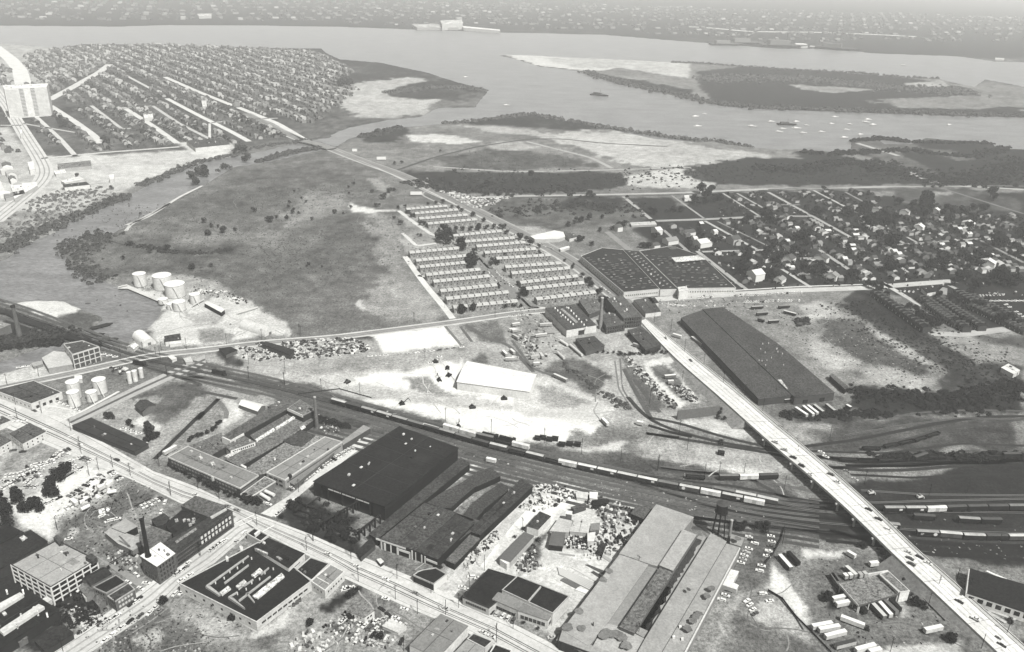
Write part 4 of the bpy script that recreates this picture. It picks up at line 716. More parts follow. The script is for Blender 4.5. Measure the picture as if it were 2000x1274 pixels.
# ------------------------------------------------------------------ pale grey mill, many parallel roofs
MLb = []
b = bld('mill', 'broad pale mill roof stretching to the railway', 'mill', "z 1282,985 1355,1010 1334,1036 1288,1107 1267,1101 1234,1089 1210,1081", 8, 150, 176, over=.1); MLb.append(b)
b = bld('mill', 'long pale mill roof running down to the arched front', 'mill', "z 1211,1082 1234,1090 1267,1102 1186,1217 1150,1262 1098,1231", 7.2, 150, 178, over=.1); MLb.append(b)
b = bld('mill', 'narrow sunken mill roof beside the dark monitor', 'mill', "z 1268,1103 1288,1110 1213,1226 1186,1218", 6, 130, 158, over=0); MLb.append(b)
b = bld('mill', 'raised dark grey monitor roof in the middle of the mill', 'mill', "v 190,462 312,512 -59,1088 -196,1029", 9.2, 110, 112, over=.1); MLb.append(b)
b = bld('mill', 'raised pale monitor roof at the head of the mill', 'mill', "v 410,98 540,150 316,492 186,440", 9.8, 120, 185, over=.1); MLb.append(b)
b = bld('mill', 'low pale strip of roof right of the dark monitor', 'mill', "v 560,160 655,172 50,1142 -60,1078", 6.0, 130, 170, over=0); MLb.append(b)
b = bld('mill', 'tall pale roof band facing the water tower', 'mill', "v 678,134 828,214 195,1285 -30,1290 52,1142", 8.4, 120, 172, over=.1); MLb.append(b)
b = bld('mill', 'outermost pale mill roof edged by a white parapet', 'mill', "v 828,235 958,272 940,330 425,1290 200,1290", 6.2, 150, 172, over=.1); MLb.append(b)
rbox(b, "v 950,275 962,278 430,1295 415,1290", 6.9, 225, 'parapet_wall', kind='wall')
for x_, y_ in ((385, 1022), (322, 1122), (405, 1140)): rbox(b, "v %d,%d %d,%d %d,%d %d,%d" % (x_-12, y_-6, x_+12, y_-10, x_+16, y_+8, x_-10, y_+12), 7.4, 245, 'vent', kind='wall')
b = bld('mill', 'pale roof corner in front of the mill towards the street', 'mill', "t 1400,1000 1530,1030 1640,1085 1770,1148 1700,1300 1540,1300 1250,1240 1320,1110", 6.8, 130, 186, over=0); MLb.append(b)
b = bld('brick_mill', 'brick mill front with tall arched windows and white lintels', 'mill', "t 970,1068 1290,1228 1620,1340 1590,1400 940,1160", 7, 66, 172, wk='brick', over=.1)
wins(b, 4, 2, 4, 2, 2.4, .6, 3, 35); rbox(b, "t 1265,985 1272,985 1274,1000 1266,1002", 9, 60, 'vent')
fr = bld('brick_mill', 'lower brick frontage with pale window heads facing the main street', 'mill', "t 915,1160 960,1085 1480,1290 1440,1390", 5.2, 84, 120, wk='brick'); wins(fr, 3, 1, 18, 1.3, 2.2, 2, 2, 28, 1); wins(fr, 3, 1, 18, 1.0, .4, 4.5, 2, 225, 1, proud=.12, name='lintel', kind='plain')
sr = random.Random(12)
def dark_band(bb, line, w0, tone, n=14, name='roof_blotch', z=.04):  # lays a ragged darker band along a roof line
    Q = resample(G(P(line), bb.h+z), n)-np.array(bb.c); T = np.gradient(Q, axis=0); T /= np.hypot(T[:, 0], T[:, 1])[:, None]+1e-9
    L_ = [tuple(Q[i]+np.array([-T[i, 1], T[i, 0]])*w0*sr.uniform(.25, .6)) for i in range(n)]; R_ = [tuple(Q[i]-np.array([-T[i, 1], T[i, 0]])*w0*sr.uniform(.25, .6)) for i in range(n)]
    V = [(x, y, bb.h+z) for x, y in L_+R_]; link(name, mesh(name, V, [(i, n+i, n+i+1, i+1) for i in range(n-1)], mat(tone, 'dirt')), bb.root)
SZ = []
def blot(bb, line, r, tone=70):  # uneven round stains
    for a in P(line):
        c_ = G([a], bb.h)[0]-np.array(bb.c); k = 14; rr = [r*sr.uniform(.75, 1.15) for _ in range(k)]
        link('roof_blotch', mesh('roof_blotch', [(c_[0]+math.cos(2*math.pi*i/k)*rr[i], c_[1]+math.sin(2*math.pi*i/k)*rr[i], bb.h+.04+.012*(SZ.append(1) or len(SZ))) for i in range(k)], [tuple(range(k))], mat(tone, 'dirt')), bb.root)
dark_band(MLb[5], "v 560,190 440,390 330,560 230,700 120,880 10,1040", 5.5, 74, 40); dark_band(MLb[2], "t 1960,640 1880,790 1800,950 1730,1040", 8, 60, 10)
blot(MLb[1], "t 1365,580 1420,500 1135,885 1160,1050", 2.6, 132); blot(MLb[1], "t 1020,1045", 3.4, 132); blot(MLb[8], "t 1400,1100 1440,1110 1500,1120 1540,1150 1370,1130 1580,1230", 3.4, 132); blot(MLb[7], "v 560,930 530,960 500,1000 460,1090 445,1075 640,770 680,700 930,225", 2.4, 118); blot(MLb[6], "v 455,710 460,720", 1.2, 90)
bld('loading_dock', 'white L shaped loading dock beside the mill', 'loading dock', "v 862,480 946,500 890,608 944,632 922,672 790,628", 4, 190, 238, over=.1)
bld('mill', 'small pale court roof behind the boiler stack', 'mill', "v 868,140 1000,180 968,262 860,228", 5.5, 130, 165, over=0)
t = link('mill_chimney', None, None, tuple(G([(1423, 1058)])[0])+(0,)); tag(t, 'slim pale concrete chimney next to the water tower', 'chimney'); link('stack', MB().cyl(0, 0, 0, 17, 1.1, .8, n=14).mesh('stack', mat(150, 'wall')), t); link('rim', MB().cyl(0, 0, 16.6, 17.3, .95, n=14).mesh('rim', mat(200)), t)
# water tower
c = G([(1402, 1046)])[0]; t = link('water_tower', None, None, (c[0], c[1], 0)); tag(t, 'black water tower on tall lattice legs above the mill', 'water tower')
HT = 19
for k in range(6):
    a_ = math.pi/3*k+.3; link('leg', MB().bar((math.cos(a_)*4.6, math.sin(a_)*4.6, 0), (math.cos(a_)*3.1, math.sin(a_)*3.1, HT), .34).mesh('leg', mat(22)), t)
    for j in range(3):
        z0 = HT*j/3; z1 = HT*(j+1)/3; a2 = a_+math.pi/3; r0q = 4.6-1.5*j/3; r1q = 4.6-1.5*(j+1)/3
        link('brace', MB().bar((math.cos(a_)*r0q, math.sin(a_)*r0q, z0), (math.cos(a2)*r1q, math.sin(a2)*r1q, z1), .09).mesh('brace', mat(24)), t)
link('riser_pipe', MB().cyl(0, 0, 0, HT, .55, n=10).mesh('riser_pipe', mat(24)), t); link('tank', MB().cyl(0, 0, HT, HT+6.5, 3.7, n=28).mesh('tank', mat(32, 'rust')), t)
link('roof_cone', MB().cyl(0, 0, HT+6.5, HT+8.3, 4.0, .2, n=28).mesh('roof_cone', mat(88, 'rust')), t); link('balcony', MB().cyl(0, 0, HT-.1, HT+.25, 4.4, n=28).mesh('balcony', mat(30)), t)
# ------------------------------------------------------------------ plant across the main street, left of the black shed
b = bld('office_block', 'brick office block with white parapet and grey roof facing the main street', 'office', "l 135,850 330,746 1006,1026 826,1150", 8.5, 74, 142, par=.6, trim=212, wk='brick', over=0)
wins(b, 3, 2, 22, 2.0, 1.5, 1.6, 3.6, 150, 3); wins(b, 2, 2, 8, 2.2, 1.5, 1.6, 3.6, 120, 2); link('entrance', mesh('entrance', *boxVF(-1, 1, -.6, .3, 0, 9), mat(235)), b.root, tuple(Vector(side(b, 3)[0]).lerp(Vector(side(b, 3)[1]), .64))+(0,), math.atan2(side(b, 3)[1][1]-side(b, 3)[0][1], side(b, 3)[1][0]-side(b, 3)[0][0]))
rbox(b, "l 430,840 450,832 470,850 445,860", 9.6, 215, 'vent', kind='wall'); rbox(b, "l 540,900 570,885 590,910 560,925", 9.4, 190, 'vent'); rbox(b, "l 300,840 330,830 630,950 690,930 700,945 640,970 600,965", 8.7, 112, 'tar_patch')
b = bld('annex', 'low pale edged annex roof stepping down to the tank trucks', 'annex', "l 830,1205 1065,1035 1168,1082 932,1232", 4.5, 130, 128, par=.4, trim=222, over=0)
b = bld('big_shed', 'large pale roofed production hall with white parapet', 'factory', "l 1078,998 1640,655 1805,705 1256,1072", 8, 165, 152, par=.6, trim=222, over=0)
wins(b, 2, 1, 12, 5, 1.2, 4.8, 2, 110, 2); wins(b, 3, 2, 3, 3.5, 1.6, 1.4, 3.6, 45, 2); rbox(b, "l 1285,1010 1305,1002 1325,1020 1300,1032", 10, 60, 'vent'); rbox(b, "l 1145,850 1160,845 1168,858 1150,864", 9.4, 240, 'vent')
rbox(b, "l 1660,765 1672,760 1680,772 1668,778", 9.2, 60, 'vent')
bld('canopy', 'long pale loading canopy pointing at the railway', 'canopy', "q 330,305 540,150 603,176 345,335", 5, 90, 165, over=.2)
bld('canopy', 'narrow covered walkway along the production hall', 'canopy', "q -180,690 330,318 350,335 -120,720", 4, 110, 140)
b = bld('plant_wing', 'long dark ridge roof on the upper side of the plant', 'factory', "l 655,652 1130,362 1290,380 862,620 740,690", 9, 62, 96, par=.0, over=.2)
bld('plant_wing', 'upper rear shed roof reaching to the rail yard', 'factory', "l 1090,360 1270,290 1380,325 1285,382", 9.2, 60, 100)
b = bld('penthouse', 'raised grey roof block with a bright white fascia beside the slim chimney', 'factory', "l 1280,385 1400,300 1545,392 1428,452", 12, 66, 112, par=.4, trim=150, over=0); link('fascia', mesh('fascia', *boxVF(0, 1, -.35, .1, 10.3, 12.6), mat(240)), b.root)
p, q_ = side(b, 3); p = Vector(p); q_ = Vector(q_); o_ = [c for c in b.root.children if c.name.startswith('fascia')][0]; o_.location = (p.x, p.y, 0); o_.rotation_euler = (0, 0, math.atan2((q_-p).y, (q_-p).x)); o_.scale = ((q_-p).length, 1, 1)
bld('plant_wing', 'low grey shed roof at the railway side corner of the plant', 'factory', "l 345,742 645,615 700,742 545,832", 6, 70, 112)
b = bld('white_office', 'white walled office with small windows perched between the shed roofs', 'office', "l 690,735 860,640 972,700 738,782", 9.5, 240, 120, over=0); wins(b, 3, 1, 5, 1, 1.6, 6.6, 2, 70, 1); wins(b, 2, 1, 11, 1, 1.6, 6.6, 2, 70, 1)
rbox(b, "l 650,655 665,650 740,685 730,692", 11, 240, 'parapet_wall', kind='wall', z0=6); rbox(b, "l 735,688 742,682 862,615 866,622", 11, 238, 'parapet_wall', kind='wall', z0=6)
bld('plant_wing', 'grey shed roof just below the dark ridge', 'factory', "l 925,640 1292,428 1372,452 975,690", 6.5, 60, 112)
b = bld('plant_wing', 'grey shed roof with a long white skylight strip', 'factory', "l 700,872 1180,570 1400,462 1560,470 1250,690 828,935", 6, 62, 118); rbox(b, "l 972,678 1145,568 1160,582 985,692", 7.2, 232, 'skylight'); rbox(b, "l 1160,566 1340,452 1362,462 1175,575", 7.2, 232, 'skylight'); rbox(b, "l 680,838 870,730 890,742 700,852", 7.2, 228, 'skylight')
b = bld('plant_wing', 'central pale grey roof between the office block and the hall', 'factory', "l 880,962 1330,660 1480,640 1640,650 1075,1000 980,1020", 6.3, 80, 136); rbox(b, "l 830,925 845,915 890,938 880,955", 7.6, 240, 'vent', kind='wall')
b = bld('plant_wing', 'dark recessed roof around the square light well', 'factory', "l 1240,690 1420,590 1545,640 1420,742 1330,730", 7, 50, 78); rbox(b, "l 1400,560 1440,540 1455,556 1410,580", 8, 240, 'skylight')
t = link('plant_chimney', None, None, tuple(G([(619, 836)])[0])+(0,)); tag(t, 'slim brick chimney rising beside the rail yard', 'chimney'); link('stack', MB().cyl(0, 0, 0, 28, 1.7, 1.0, n=16).mesh('stack', mat(118, 'brick')), t); link('rim', MB().cyl(0, 0, 27.5, 28.3, 1.15, n=16).mesh('rim', mat(190)), t)
gable('shed', 'white gabled shed alone beside the rail curve', 'shed', "l 820,345 870,298 1068,352 995,408", 4, 2, 120, 245, rk='wall')
# ------------------------------------------------------------------ left edge stores
b = bld('depot', 'dark flat roofed depot with a white long wall near the small tank yard', 'depot', "k -60,600 320,508 592,622 298,735", 6, 238, 84, par=.5, trim=232, over=0); wins(b, 2, 1, 4, 2.6, 2.6, .6, 2, 35, 2); wins(b, 3, 1, 9, 2, 1.4, 2.5, 2, 150, 1)
b = bld('warehouse', 'white walled warehouse with charcoal roof across from the depot', 'warehouse', "k 90,1012 285,912 437,992 215,1108", 7, 240, 92, over=.1); wins(b, 2, 2, 4, .9, 1.2, 1.2, 2.8, 60); wins(b, 3, 2, 4, 1, 1.2, 1.2, 2.8, 60)
b = bld('warehouse', 'low white building with brown flat roof at the frame edge', 'warehouse', "k -80,1100 0,1020 105,1080 -60,1170", 7, 240, 100, over=.1); wins(b, 2, 2, 3, .9, 1.2, 1.2, 2.8, 60)
bld('warehouse', 'small white store with dark roof beside the streetcar street', 'shop', "k -100,900 20,845 100,885 -60,950", 5, 235, 92, over=.1)
b = bld('low_market', 'long low dark roofed building with a ragged vine covered front', 'building', "k 690,935 870,862 1420,1110 1290,1185", 4, 80, 66, rk='corrugated')
b = gable('old_house', 'derelict dark house alone on the bare lot', 'house', "k 1290,745 1400,690 1492,742 1362,805", 5, 2.2, 120, 72)
# concrete mill by the creek
b = bld('loft_building', 'three-storey concrete loft beside the creek with gridded window bays', 'loft', "k 608,160 790,128 945,185 692,262", 14, 140, 82, par=.7, trim=205, over=0); framed(b, 3, 3, 3, 170, 160); framed(b, 2, 5, 3, 222, 82)
b = bld('warehouse', 'pale angular roof warehouse leaning on the concrete loft', 'warehouse', "k 402,290 512,225 640,238 692,350 462,388", 6, 170, 205); bld('shed', 'tiny pale lean-to on the creek bank', 'shed', "k 300,340 400,315 410,345 320,372", 3, 150, 180)
# ------------------------------------------------------------------ tank farm
def tank(px, py, r, h, label, tone=235, grp='storage tanks', stair=True):
    c = G([(px, py)])[0]; t = link('storage_tank', None, None, (c[0], c[1], 0)); tag(t, label, 'tank', grp)
    link('shell', MB().cyl(0, 0, 0, h, r, n=36, caps=False).mesh('shell', mat(tone, 'wall')), t); link('tank_roof', MB().cyl(0, 0, h, h+.5+r*.04, r+.18, r*.1, n=36).mesh('tank_roof', mat(250)), t)
    link('base_ring', MB().cyl(0, 0, -.2, .3, r+.5, n=36).mesh('base_ring', mat(130)), t)
    if stair: link('stairway', MB().bar((r*.2, -r-.4, h), (r*1.25, -r-3, 0), .35).mesh('stairway', mat(238)), t); link('rim', MB().cyl(0, 0, h-.4, h-.05, r+.12, n=36, caps=False).mesh('rim', mat(170)), t)
for a in ((275, 557, 7, 14, 'westmost tall white oil tank by the creek jetty'), (319, 562, 10, 15, 'wide white oil tank behind the others'), (343.5, 577, 10.6, 14, 'widest white oil tank in front of the pair'), (382, 591, 5.6, 10, 'lone white tank east of the cluster'),
          (351, 605, 6.4, 9.5, 'short white tank nearest the quay'), (319, 592, 5, 5, 'low squat white tank behind the quay'), (334, 603, 4, 6, 'small white tank squeezed beside the quay path')): tank(*a)
for a in ((147, 776, 5.2, 15, 'tall white tank at the back of the small tank yard'), (147, 792, 4.7, 13, 'tall white tank in front of the small yard'), (181, 782, 4.3, 8.5, 'short white tank in the small yard'), (197, 766, 5.4, 12.5, 'broad white tank in the steamy middle of the small yard')): tank(*a, grp='small tank yard tanks')
for a in ((254.5, 749, 1.8, 11, 'leftmost slim silo of three'), (265, 745, 2.1, 10.5, 'middle slim silo of three'), (277, 738, 1.8, 9.5, 'rightmost slim silo of three')): tank(*a, grp='slim silos', stair=False)
bld('pump_house', 'white box pump house behind the tall tanks', 'pump house', "k 715,460 780,455 785,490 715,495", 4, 225, 240)
def quonset(a, c, r, label, tone=246):
    A, C = G(P(a)+P(c)); A = Vector(A); C = Vector(C); d = C-A; L_ = d.length; t = link('quonset_hut', None, None, (A.x, A.y, 0), math.atan2(d.y, d.x)); tag(t, label, 'quonset hut'); n = 14
    V = [(x, math.cos(math.pi*k/n)*r, math.sin(math.pi*k/n)*r) for x in (0, L_) for k in range(n+1)]
    link('shell', mesh('shell', V, [(k, k+1, n+2+k, n+1+k) for k in range(n)], mat(tone, 'wall'), smooth=True), t)
    for x in (.05, L_-.05): link('end_wall', mesh('end_wall', [(x, v[1], v[2]) for v in V[:n+1]], [tuple(range(n+1))], mat(232, 'wall')), t)
    link('door', mesh('door', *boxVF(L_-.1, L_+.08, -1.5, 1.5, 0, 2.8), mat(120)), t)
quonset("d 905,855", "d 975,915", 6.5, 'bright white quonset hut by the creek road'); quonset("d 1590,790", "d 1760,845", 7, 'pale quonset hut at the east side of the tank farm', 225)
b = bld('oil_office', 'dark roofed white oil depot office by the road', 'office', "d 1068,855 1172,838 1180,880 1075,892", 5, 240, 74, over=.1); bld('oil_office', 'small white porch wing of the depot office', 'office', "d 1100,890 1175,880 1178,900 1105,910", 3, 235, 240)
gable('small_house', 'tiny white gabled hut beside the quonset', 'hut', "d 825,925 860,905 900,915 870,940", 3.2, 1.6, 225, 225)
b = bld('loading_rack', 'long thin white loading rack roof with deep shade beneath', 'canopy', "d 1330,640 1352,628 1462,682 1440,700", 5, 30, 236)  # near-black walls stand in for the shade under the roof
for c_, lab in (("d 1255,672 1330,630", 'white pipe bridge leading to the loading rack'), ("d 1545,720 1680,680", 'pipe run along the bund'), ("d 770,550 830,535", 'white jetty planking at the creek edge')):
    A, C = G(P(c_)); A = Vector(A); C = Vector(C); tag(link('pipe_bridge', MB().bar((0, 0, 2.5), (C.x-A.x, C.y-A.y, 2.5), .7).bar((0, 0, 0), (0, 0, 2.5), .3).bar((C.x-A.x, C.y-A.y, 0), (C.x-A.x, C.y-A.y, 2.5), .3).mesh('pipe_bridge', mat(225)), None, (A.x, A.y, 0)), lab, 'pipe bridge')
bld('quay', 'weathered pale quay deck along the creek at the tank farm', 'quay', "d 770,545 830,522 930,565 1050,610 1056,640 1030,628 915,580 830,545", .8, 90, 222)
bld('dark_store', 'dark roofed barrel store south of the creek road', 'store', "d 1705,905 1730,890 1915,945 1890,978", 5, 90, 62); bld('dark_store', 'small dark gabled shop by the junction', 'store', "d 1425,935 1500,925 1545,945 1470,975", 4, 110, 56)
bld('store', 'low white store beside the level crossing', 'store', "d 1090,985 1120,978 1150,998 1120,1010", 3, 225, 238); bld('store', 'small pale shed east of the level crossing store', 'store', "d 1195,1000 1240,992 1255,1020 1210,1025", 3, 200, 215)
t = link('brick_stack', None, None, tuple(G([(39, 660)])[0])+(0,)); tag(t, 'square brick stack in the creekside trees', 'chimney'); link('stack', MB().cyl(0, 0, 0, 33, 2.6, 1.5, n=12).mesh('stack', mat(110, 'brick')), t); link('rim', MB().cyl(0, 0, 32, 34, 2.1, n=12).mesh('rim', mat(58)), t)
bld('old_mill', 'grey mill building in trees at the left edge', 'mill', "d -80,790 -10,760 68,778 -20,815", 9, 120, 150)
# white warehouse on the bare ground
gable('new_warehouse', 'brilliant white steel warehouse on bare bulldozed earth', 'warehouse', "z 893,746 1034,765 1047,732 913,706", 8, 2.2, 250, 252, wk='wall', rk='wall', over=.6)
# flat roofed buildings by the yard
b = bld('dock_warehouse', 'white walled warehouse whose dark roof carries two rows of white vents', 'warehouse', "f 258,1045 490,1012 657,1175 425,1214", 8, 236, 82, over=.1)
for k in range(8):
    for x0, y0, x1, y1 in ((335, 1040, 475, 1165), (440, 1038, 580, 1190)):
        xx = x0+(x1-x0)*k/7; yy = y0+(y1-y0)*k/7; rbox(b, "f %.1f,%.1f %.1f,%.1f %.1f,%.1f %.1f,%.1f" % (xx-4, yy-3, xx+4, yy-4, xx+6, yy+2, xx-3, yy+4), 9.2, 250, 'roof_vent', kind='wall')
rbox(b, "f 375,1050 395,1045 515,1150 495,1158", 8.5, 150, 'ridge_monitor'); wins(b, 2, 1, 1, 7, 5, 0, 2, 60, 8, name='door')
b = bld('mill_complex', 'old brick mill with tall dark windows beside the avenue', 'mill', "f 740,970 855,940 1012,1108 868,1120", 12, 92, 98, wk='brick'); wins(b, 2, 3, 7, 1.6, 2.4, 1.2, 3.7, 40); 
for k in range(3): rbox(b, "f %d,%d %d,%d %d,%d %d,%d" % (790+k*48, 962+k*42, 800+k*48, 960+k*42, 804+k*48, 968+k*42, 793+k*48, 970+k*42), 13.4, 240, 'skylight', kind='wall')
b = bld('mill_complex', 'lower brick wing facing the truck yard', 'mill', "f 690,1100 800,1065 880,1165 735,1190", 8, 84, 92, wk='brick'); wins(b, 2, 2, 7, 1.4, 2, 1, 3.4, 38)
bld('mill_complex', 'flat dark roof shed between the trees and the white vents', 'mill', "f 520,980 640,960 700,1050 600,1090", 6, 90, 105); bld('mill_complex', 'dark roofed shed at the foot of the brick mill', 'mill', "i 900,180 1010,150 1160,290 1040,330", 6, 70, 84)
bld('mill_complex', 'square shed with dark roof beside the tank trailers', 'mill', "i 495,245 640,225 720,300 575,345", 5, 100, 78)
t = link('mill_stack', None, None, tuple(G([(1172, 642)])[0])+(0,)); tag(t, 'tall pale brick stack of the old mill', 'chimney'); link('stack', MB().cyl(0, 0, 0, 34, 2.2, 1.3, n=16).mesh('stack', mat(150, 'brick')), t); link('rim', MB().cyl(0, 0, 33.6, 34.6, 1.6, n=16).mesh('rim', mat(205)), t)
# dark plant with hundreds of small skylights
b = bld('assembly_plant', 'dark roofed assembly plant sprinkled with small skylights, long white walls', 'factory', "f 535,640 700,575 865,590 1150,895 870,922", 8, 225, 60, par=.4, trim=215, over=0); A1 = b
wins(b, 3, 1, 16, 1.5, 1.6, 3, 2, 110, 2); wins(b, 4, 1, 20, 1.4, 1.4, 3, 2, 140, 2)
b2 = bld('assembly_plant', 'middle bay of the dark plant with a bright slotted roof', 'factory', "f 868,590 985,600 1285,892 1154,895", 8.6, 225, 64, over=0)
b3 = bld('assembly_plant', 'eastern hall of the dark plant with a white canopy', 'factory', "f 990,600 1240,560 1480,640 1742,886 1290,892", 8, 228, 62, par=.4, trim=215, over=0); wins(b3, 3, 1, 22, 1.5, 1.6, 3, 2, 110, 2)
rbox(b3, "f 1240,650 1452,632 1505,662 1272,682", 12, 215, 'roof_canopy', z0=11.2); bld('plant_gatehouse', 'white square gatehouse with one black doorway in the plant front', 'gatehouse', "f 1290,880 1355,872 1372,902 1300,915", 10, 240, 225)
rngs = random.Random(3)
vm = mesh('roof_light', *boxVF(-2.2, 2.2, -.4, .4, 0, .8), mat(112)); vm2 = mesh('roof_light', *boxVF(-1.3, 1.3, -.45, .45, 0, .8), mat(165))
for bb, i0, nu, nv in ((A1, None, 15, 6), (b3, None, 13, 8)):
    Wp = [Vector(w) for w in bb.W]; Wn = np.array(bb.W)
    cs = [Vector(w) for w in (G(P("f 560,650 850,610 1130,880 880,900" if bb is A1 else "f 1010,620 1470,670 1700,870 1300,880"), 8)-np.array(bb.c))]
    for u_ in range(nu):
        for v_ in range(nv):
            if rngs.random() < .22: continue
            uu = (u_+.5+rngs.uniform(-.3, .3))/nu; vv = (v_+.5+rngs.uniform(-.25, .25))/nv; p_ = cs[0].lerp(cs[1], vv).lerp(cs[3].lerp(cs[2], vv), uu); link('roof_light', vm if rngs.random() < .7 else vm2, bb.root, (p_.x, p_.y, 8.0), .12+rngs.uniform(-.3, .3))
cs = [Vector(w) for w in (G(P("f 880,600 975,605 1270,888 1160,888"), 8.6)-np.array(b2.c))]
for u_ in range(26): 
    p_ = cs[0].lerp(cs[3], (u_+.5)/26).lerp(cs[1].lerp(cs[2], (u_+.5)/26), .3+.4*(u_ % 2)); link('roof_light', vm2, b2.root, (p_.x, p_.y, 8.6), .5)
b = bld('service_garage', 'low dark roofed garage with white end wall east of the avenue', 'garage', "f 945,980 1080,955 1160,1070 1040,1085", 5, 235, 88, over=0); bld('service_garage', 'small black roofed annex behind the garage', 'garage', "f 1060,965 1110,960 1140,1000 1090,1005", 5, 225, 66)
bld('auto_shop', 'large flat white roofed shop beside the avenue', 'shop', "y 1060,235 1330,172 1430,190 1450,240 1380,265 1230,270 1110,270", 5, 205, 240, over=.1); bld('auto_shop', 'long low white shed by the avenue', 'shop', "y 1390,370 1490,345 1500,360 1400,392", 3, 215, 240); bld('auto_shop', 'dark roofed shop beside the flat white roof', 'shop', "y 1440,205 1540,200 1590,240 1500,262", 5, 225, 92)
# long dark warehouse right of centre
b = bld('long_warehouse', 'long charcoal warehouse bay nearest the viaduct', 'warehouse', "z 1330,621 1371,606 1462,686 1550,772 1482,779", 7, 80, 82); rbox(b, "j 75,565 100,560 152,630 150,640", 8, 205, 'skylight')
b = bld('long_warehouse', 'parallel charcoal warehouse bay with scattered pale vents', 'warehouse', "z 1372,604 1412,600 1520,672 1630,767 1552,776", 7.8, 85, 80); wins(b, 3, 1, 2, 5, 4, 0, 2, 22, 3, name='door')
for k in range(14):
    xx = 1480+rngs.random()*50; yy = 665+rngs.random()*50; rbox(b, "z %.1f,%.1f %.1f,%.1f %.1f,%.1f %.1f,%.1f" % (xx, yy, xx+1.4, yy, xx+1.6, yy+1.6, xx+.2, yy+1.6), 8.8, 200, 'vent', kind='wall')
tag(link('retaining_wall', mesh('retaining_wall', *boxVF(0, np.hypot(*(G([(1404, 810)])-G([(1322, 820)]))[0]), -.5, .5, -.3, 8.5), mat(118, 'corrugated')), None, tuple(G([(1322, 820)])[0])+(0,), math.atan2(*((G([(1404, 810)])-G([(1322, 820)]))[0][::-1]))), 'tall grey corrugated wall closing the scrap yard', 'wall')
bld('scrap_shed', 'low pale shed beside the long charcoal warehouse', 'shed', "i 1395,228 1430,222 1520,290 1500,300", 3, 150, 225)
# truck terminal
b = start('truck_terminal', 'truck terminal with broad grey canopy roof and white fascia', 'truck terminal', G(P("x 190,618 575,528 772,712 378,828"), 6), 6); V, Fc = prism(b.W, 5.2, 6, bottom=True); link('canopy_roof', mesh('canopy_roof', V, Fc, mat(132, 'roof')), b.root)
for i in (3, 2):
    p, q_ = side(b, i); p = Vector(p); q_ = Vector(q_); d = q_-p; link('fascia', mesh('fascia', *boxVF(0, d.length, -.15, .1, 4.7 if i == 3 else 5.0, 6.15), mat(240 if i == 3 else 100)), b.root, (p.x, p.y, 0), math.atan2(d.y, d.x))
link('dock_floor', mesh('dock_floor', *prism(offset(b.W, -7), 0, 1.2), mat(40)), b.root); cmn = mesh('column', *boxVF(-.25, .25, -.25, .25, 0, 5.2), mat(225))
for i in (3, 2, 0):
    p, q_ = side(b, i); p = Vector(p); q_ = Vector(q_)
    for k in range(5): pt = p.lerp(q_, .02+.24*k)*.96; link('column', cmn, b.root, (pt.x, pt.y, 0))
b = bld('terminal_office', 'office wing of the truck terminal with a bright white end wall', 'office', "x 578,525 662,500 865,688 776,702", 7.5, 245, 128, par=.3, trim=225, over=0)
rbox(b, "x 575,530 590,525 770,690 760,700", 8.4, 205, 'parapet_wall', kind='wall'); A, C = G(P("x 470,525 660,492")); bld('dock_wall', 'thin white wall behind the terminal canopy', 'wall', "x 470,520 655,490 658,497 474,528", 2.5, 225, 225)
b = bld('freight_house', 'black roofed freight house with white wall of square windows', 'freight house', "x 1437,470 2020,640 2200,690 2150,950 1405,705", 7, 245, 34, over=.1); wins(b, 3, 1, 8, 3.0, 3.0, 2.6, 2, 38, 1)
rbox(b, "x 1432,475 1442,475 1415,705 1402,703", 8, 215, 'parapet_wall', kind='wall'); bld('freight_platform', 'bright strip platform behind the black freight house', 'platform', "x 1600,500 1610,494 1790,570 1785,582", 4, 225, 240)
for pts, lab in (("x 1530,845 1560,828 1890,950 1870,965", 'upper pale concrete ramp slab by the freight house'), ("x 1570,870 1595,862 1790,985 1770,990", 'lower pale ramp slab beside the viaduct')): bld('ramp', lab, 'ramp', pts, .6, 190, 195)
# row of small sheds mid right
bld('crate_shed', 'narrow dark shed with a row of pale roof hatches', 'shed', "j 480,530 500,515 620,615 600,640", 5, 30, 100); bld('white_house', 'white hipped roof house at the right edge', 'house', "j 1815,470 1870,440 1960,490 1910,520", 5, 225, 235)
bld('club_house', 'small flat white building with black roof by the suburb road', 'building', "g 1195,885 1270,875 1310,912 1240,925", 5, 240, 44)
bld('house_roof', 'grey tent shaped roof next to the flat white building', 'house', "g 1310,930 1360,880 1395,890 1390,940", 4, 150, 165)
# apartment slab far left
b = bld('apartment_slab', 'white high-rise apartment slab with banded windows above the far suburb', 'apartment block', "z 5,167 94,163 91,170 8,174", 62, 244, 246)
p0 = side(b, 2)
p, q_ = Vector(p0[0]), Vector(p0[1]); d = q_-p; an = math.atan2(d.y, d.x); L_ = d.length; wm_ = mesh('window_strip', *boxVF(-.1, L_*.105, -.3, .1, 0, 1.3), mat(120)); bm_ = mesh('balcony', *boxVF(0, L_*.29, -.5, .1, 0, .35), mat(215))
for k in range(20):
    for f_ in (.33, .60): link('window_strip', wm_, b.root, tuple(p+d*(f_))+(3+k*2.95,), an)
    for f_ in (.02, .71): link('balcony', bm_, b.root, tuple(p+d*(f_))+(2.4+k*2.95,), an)
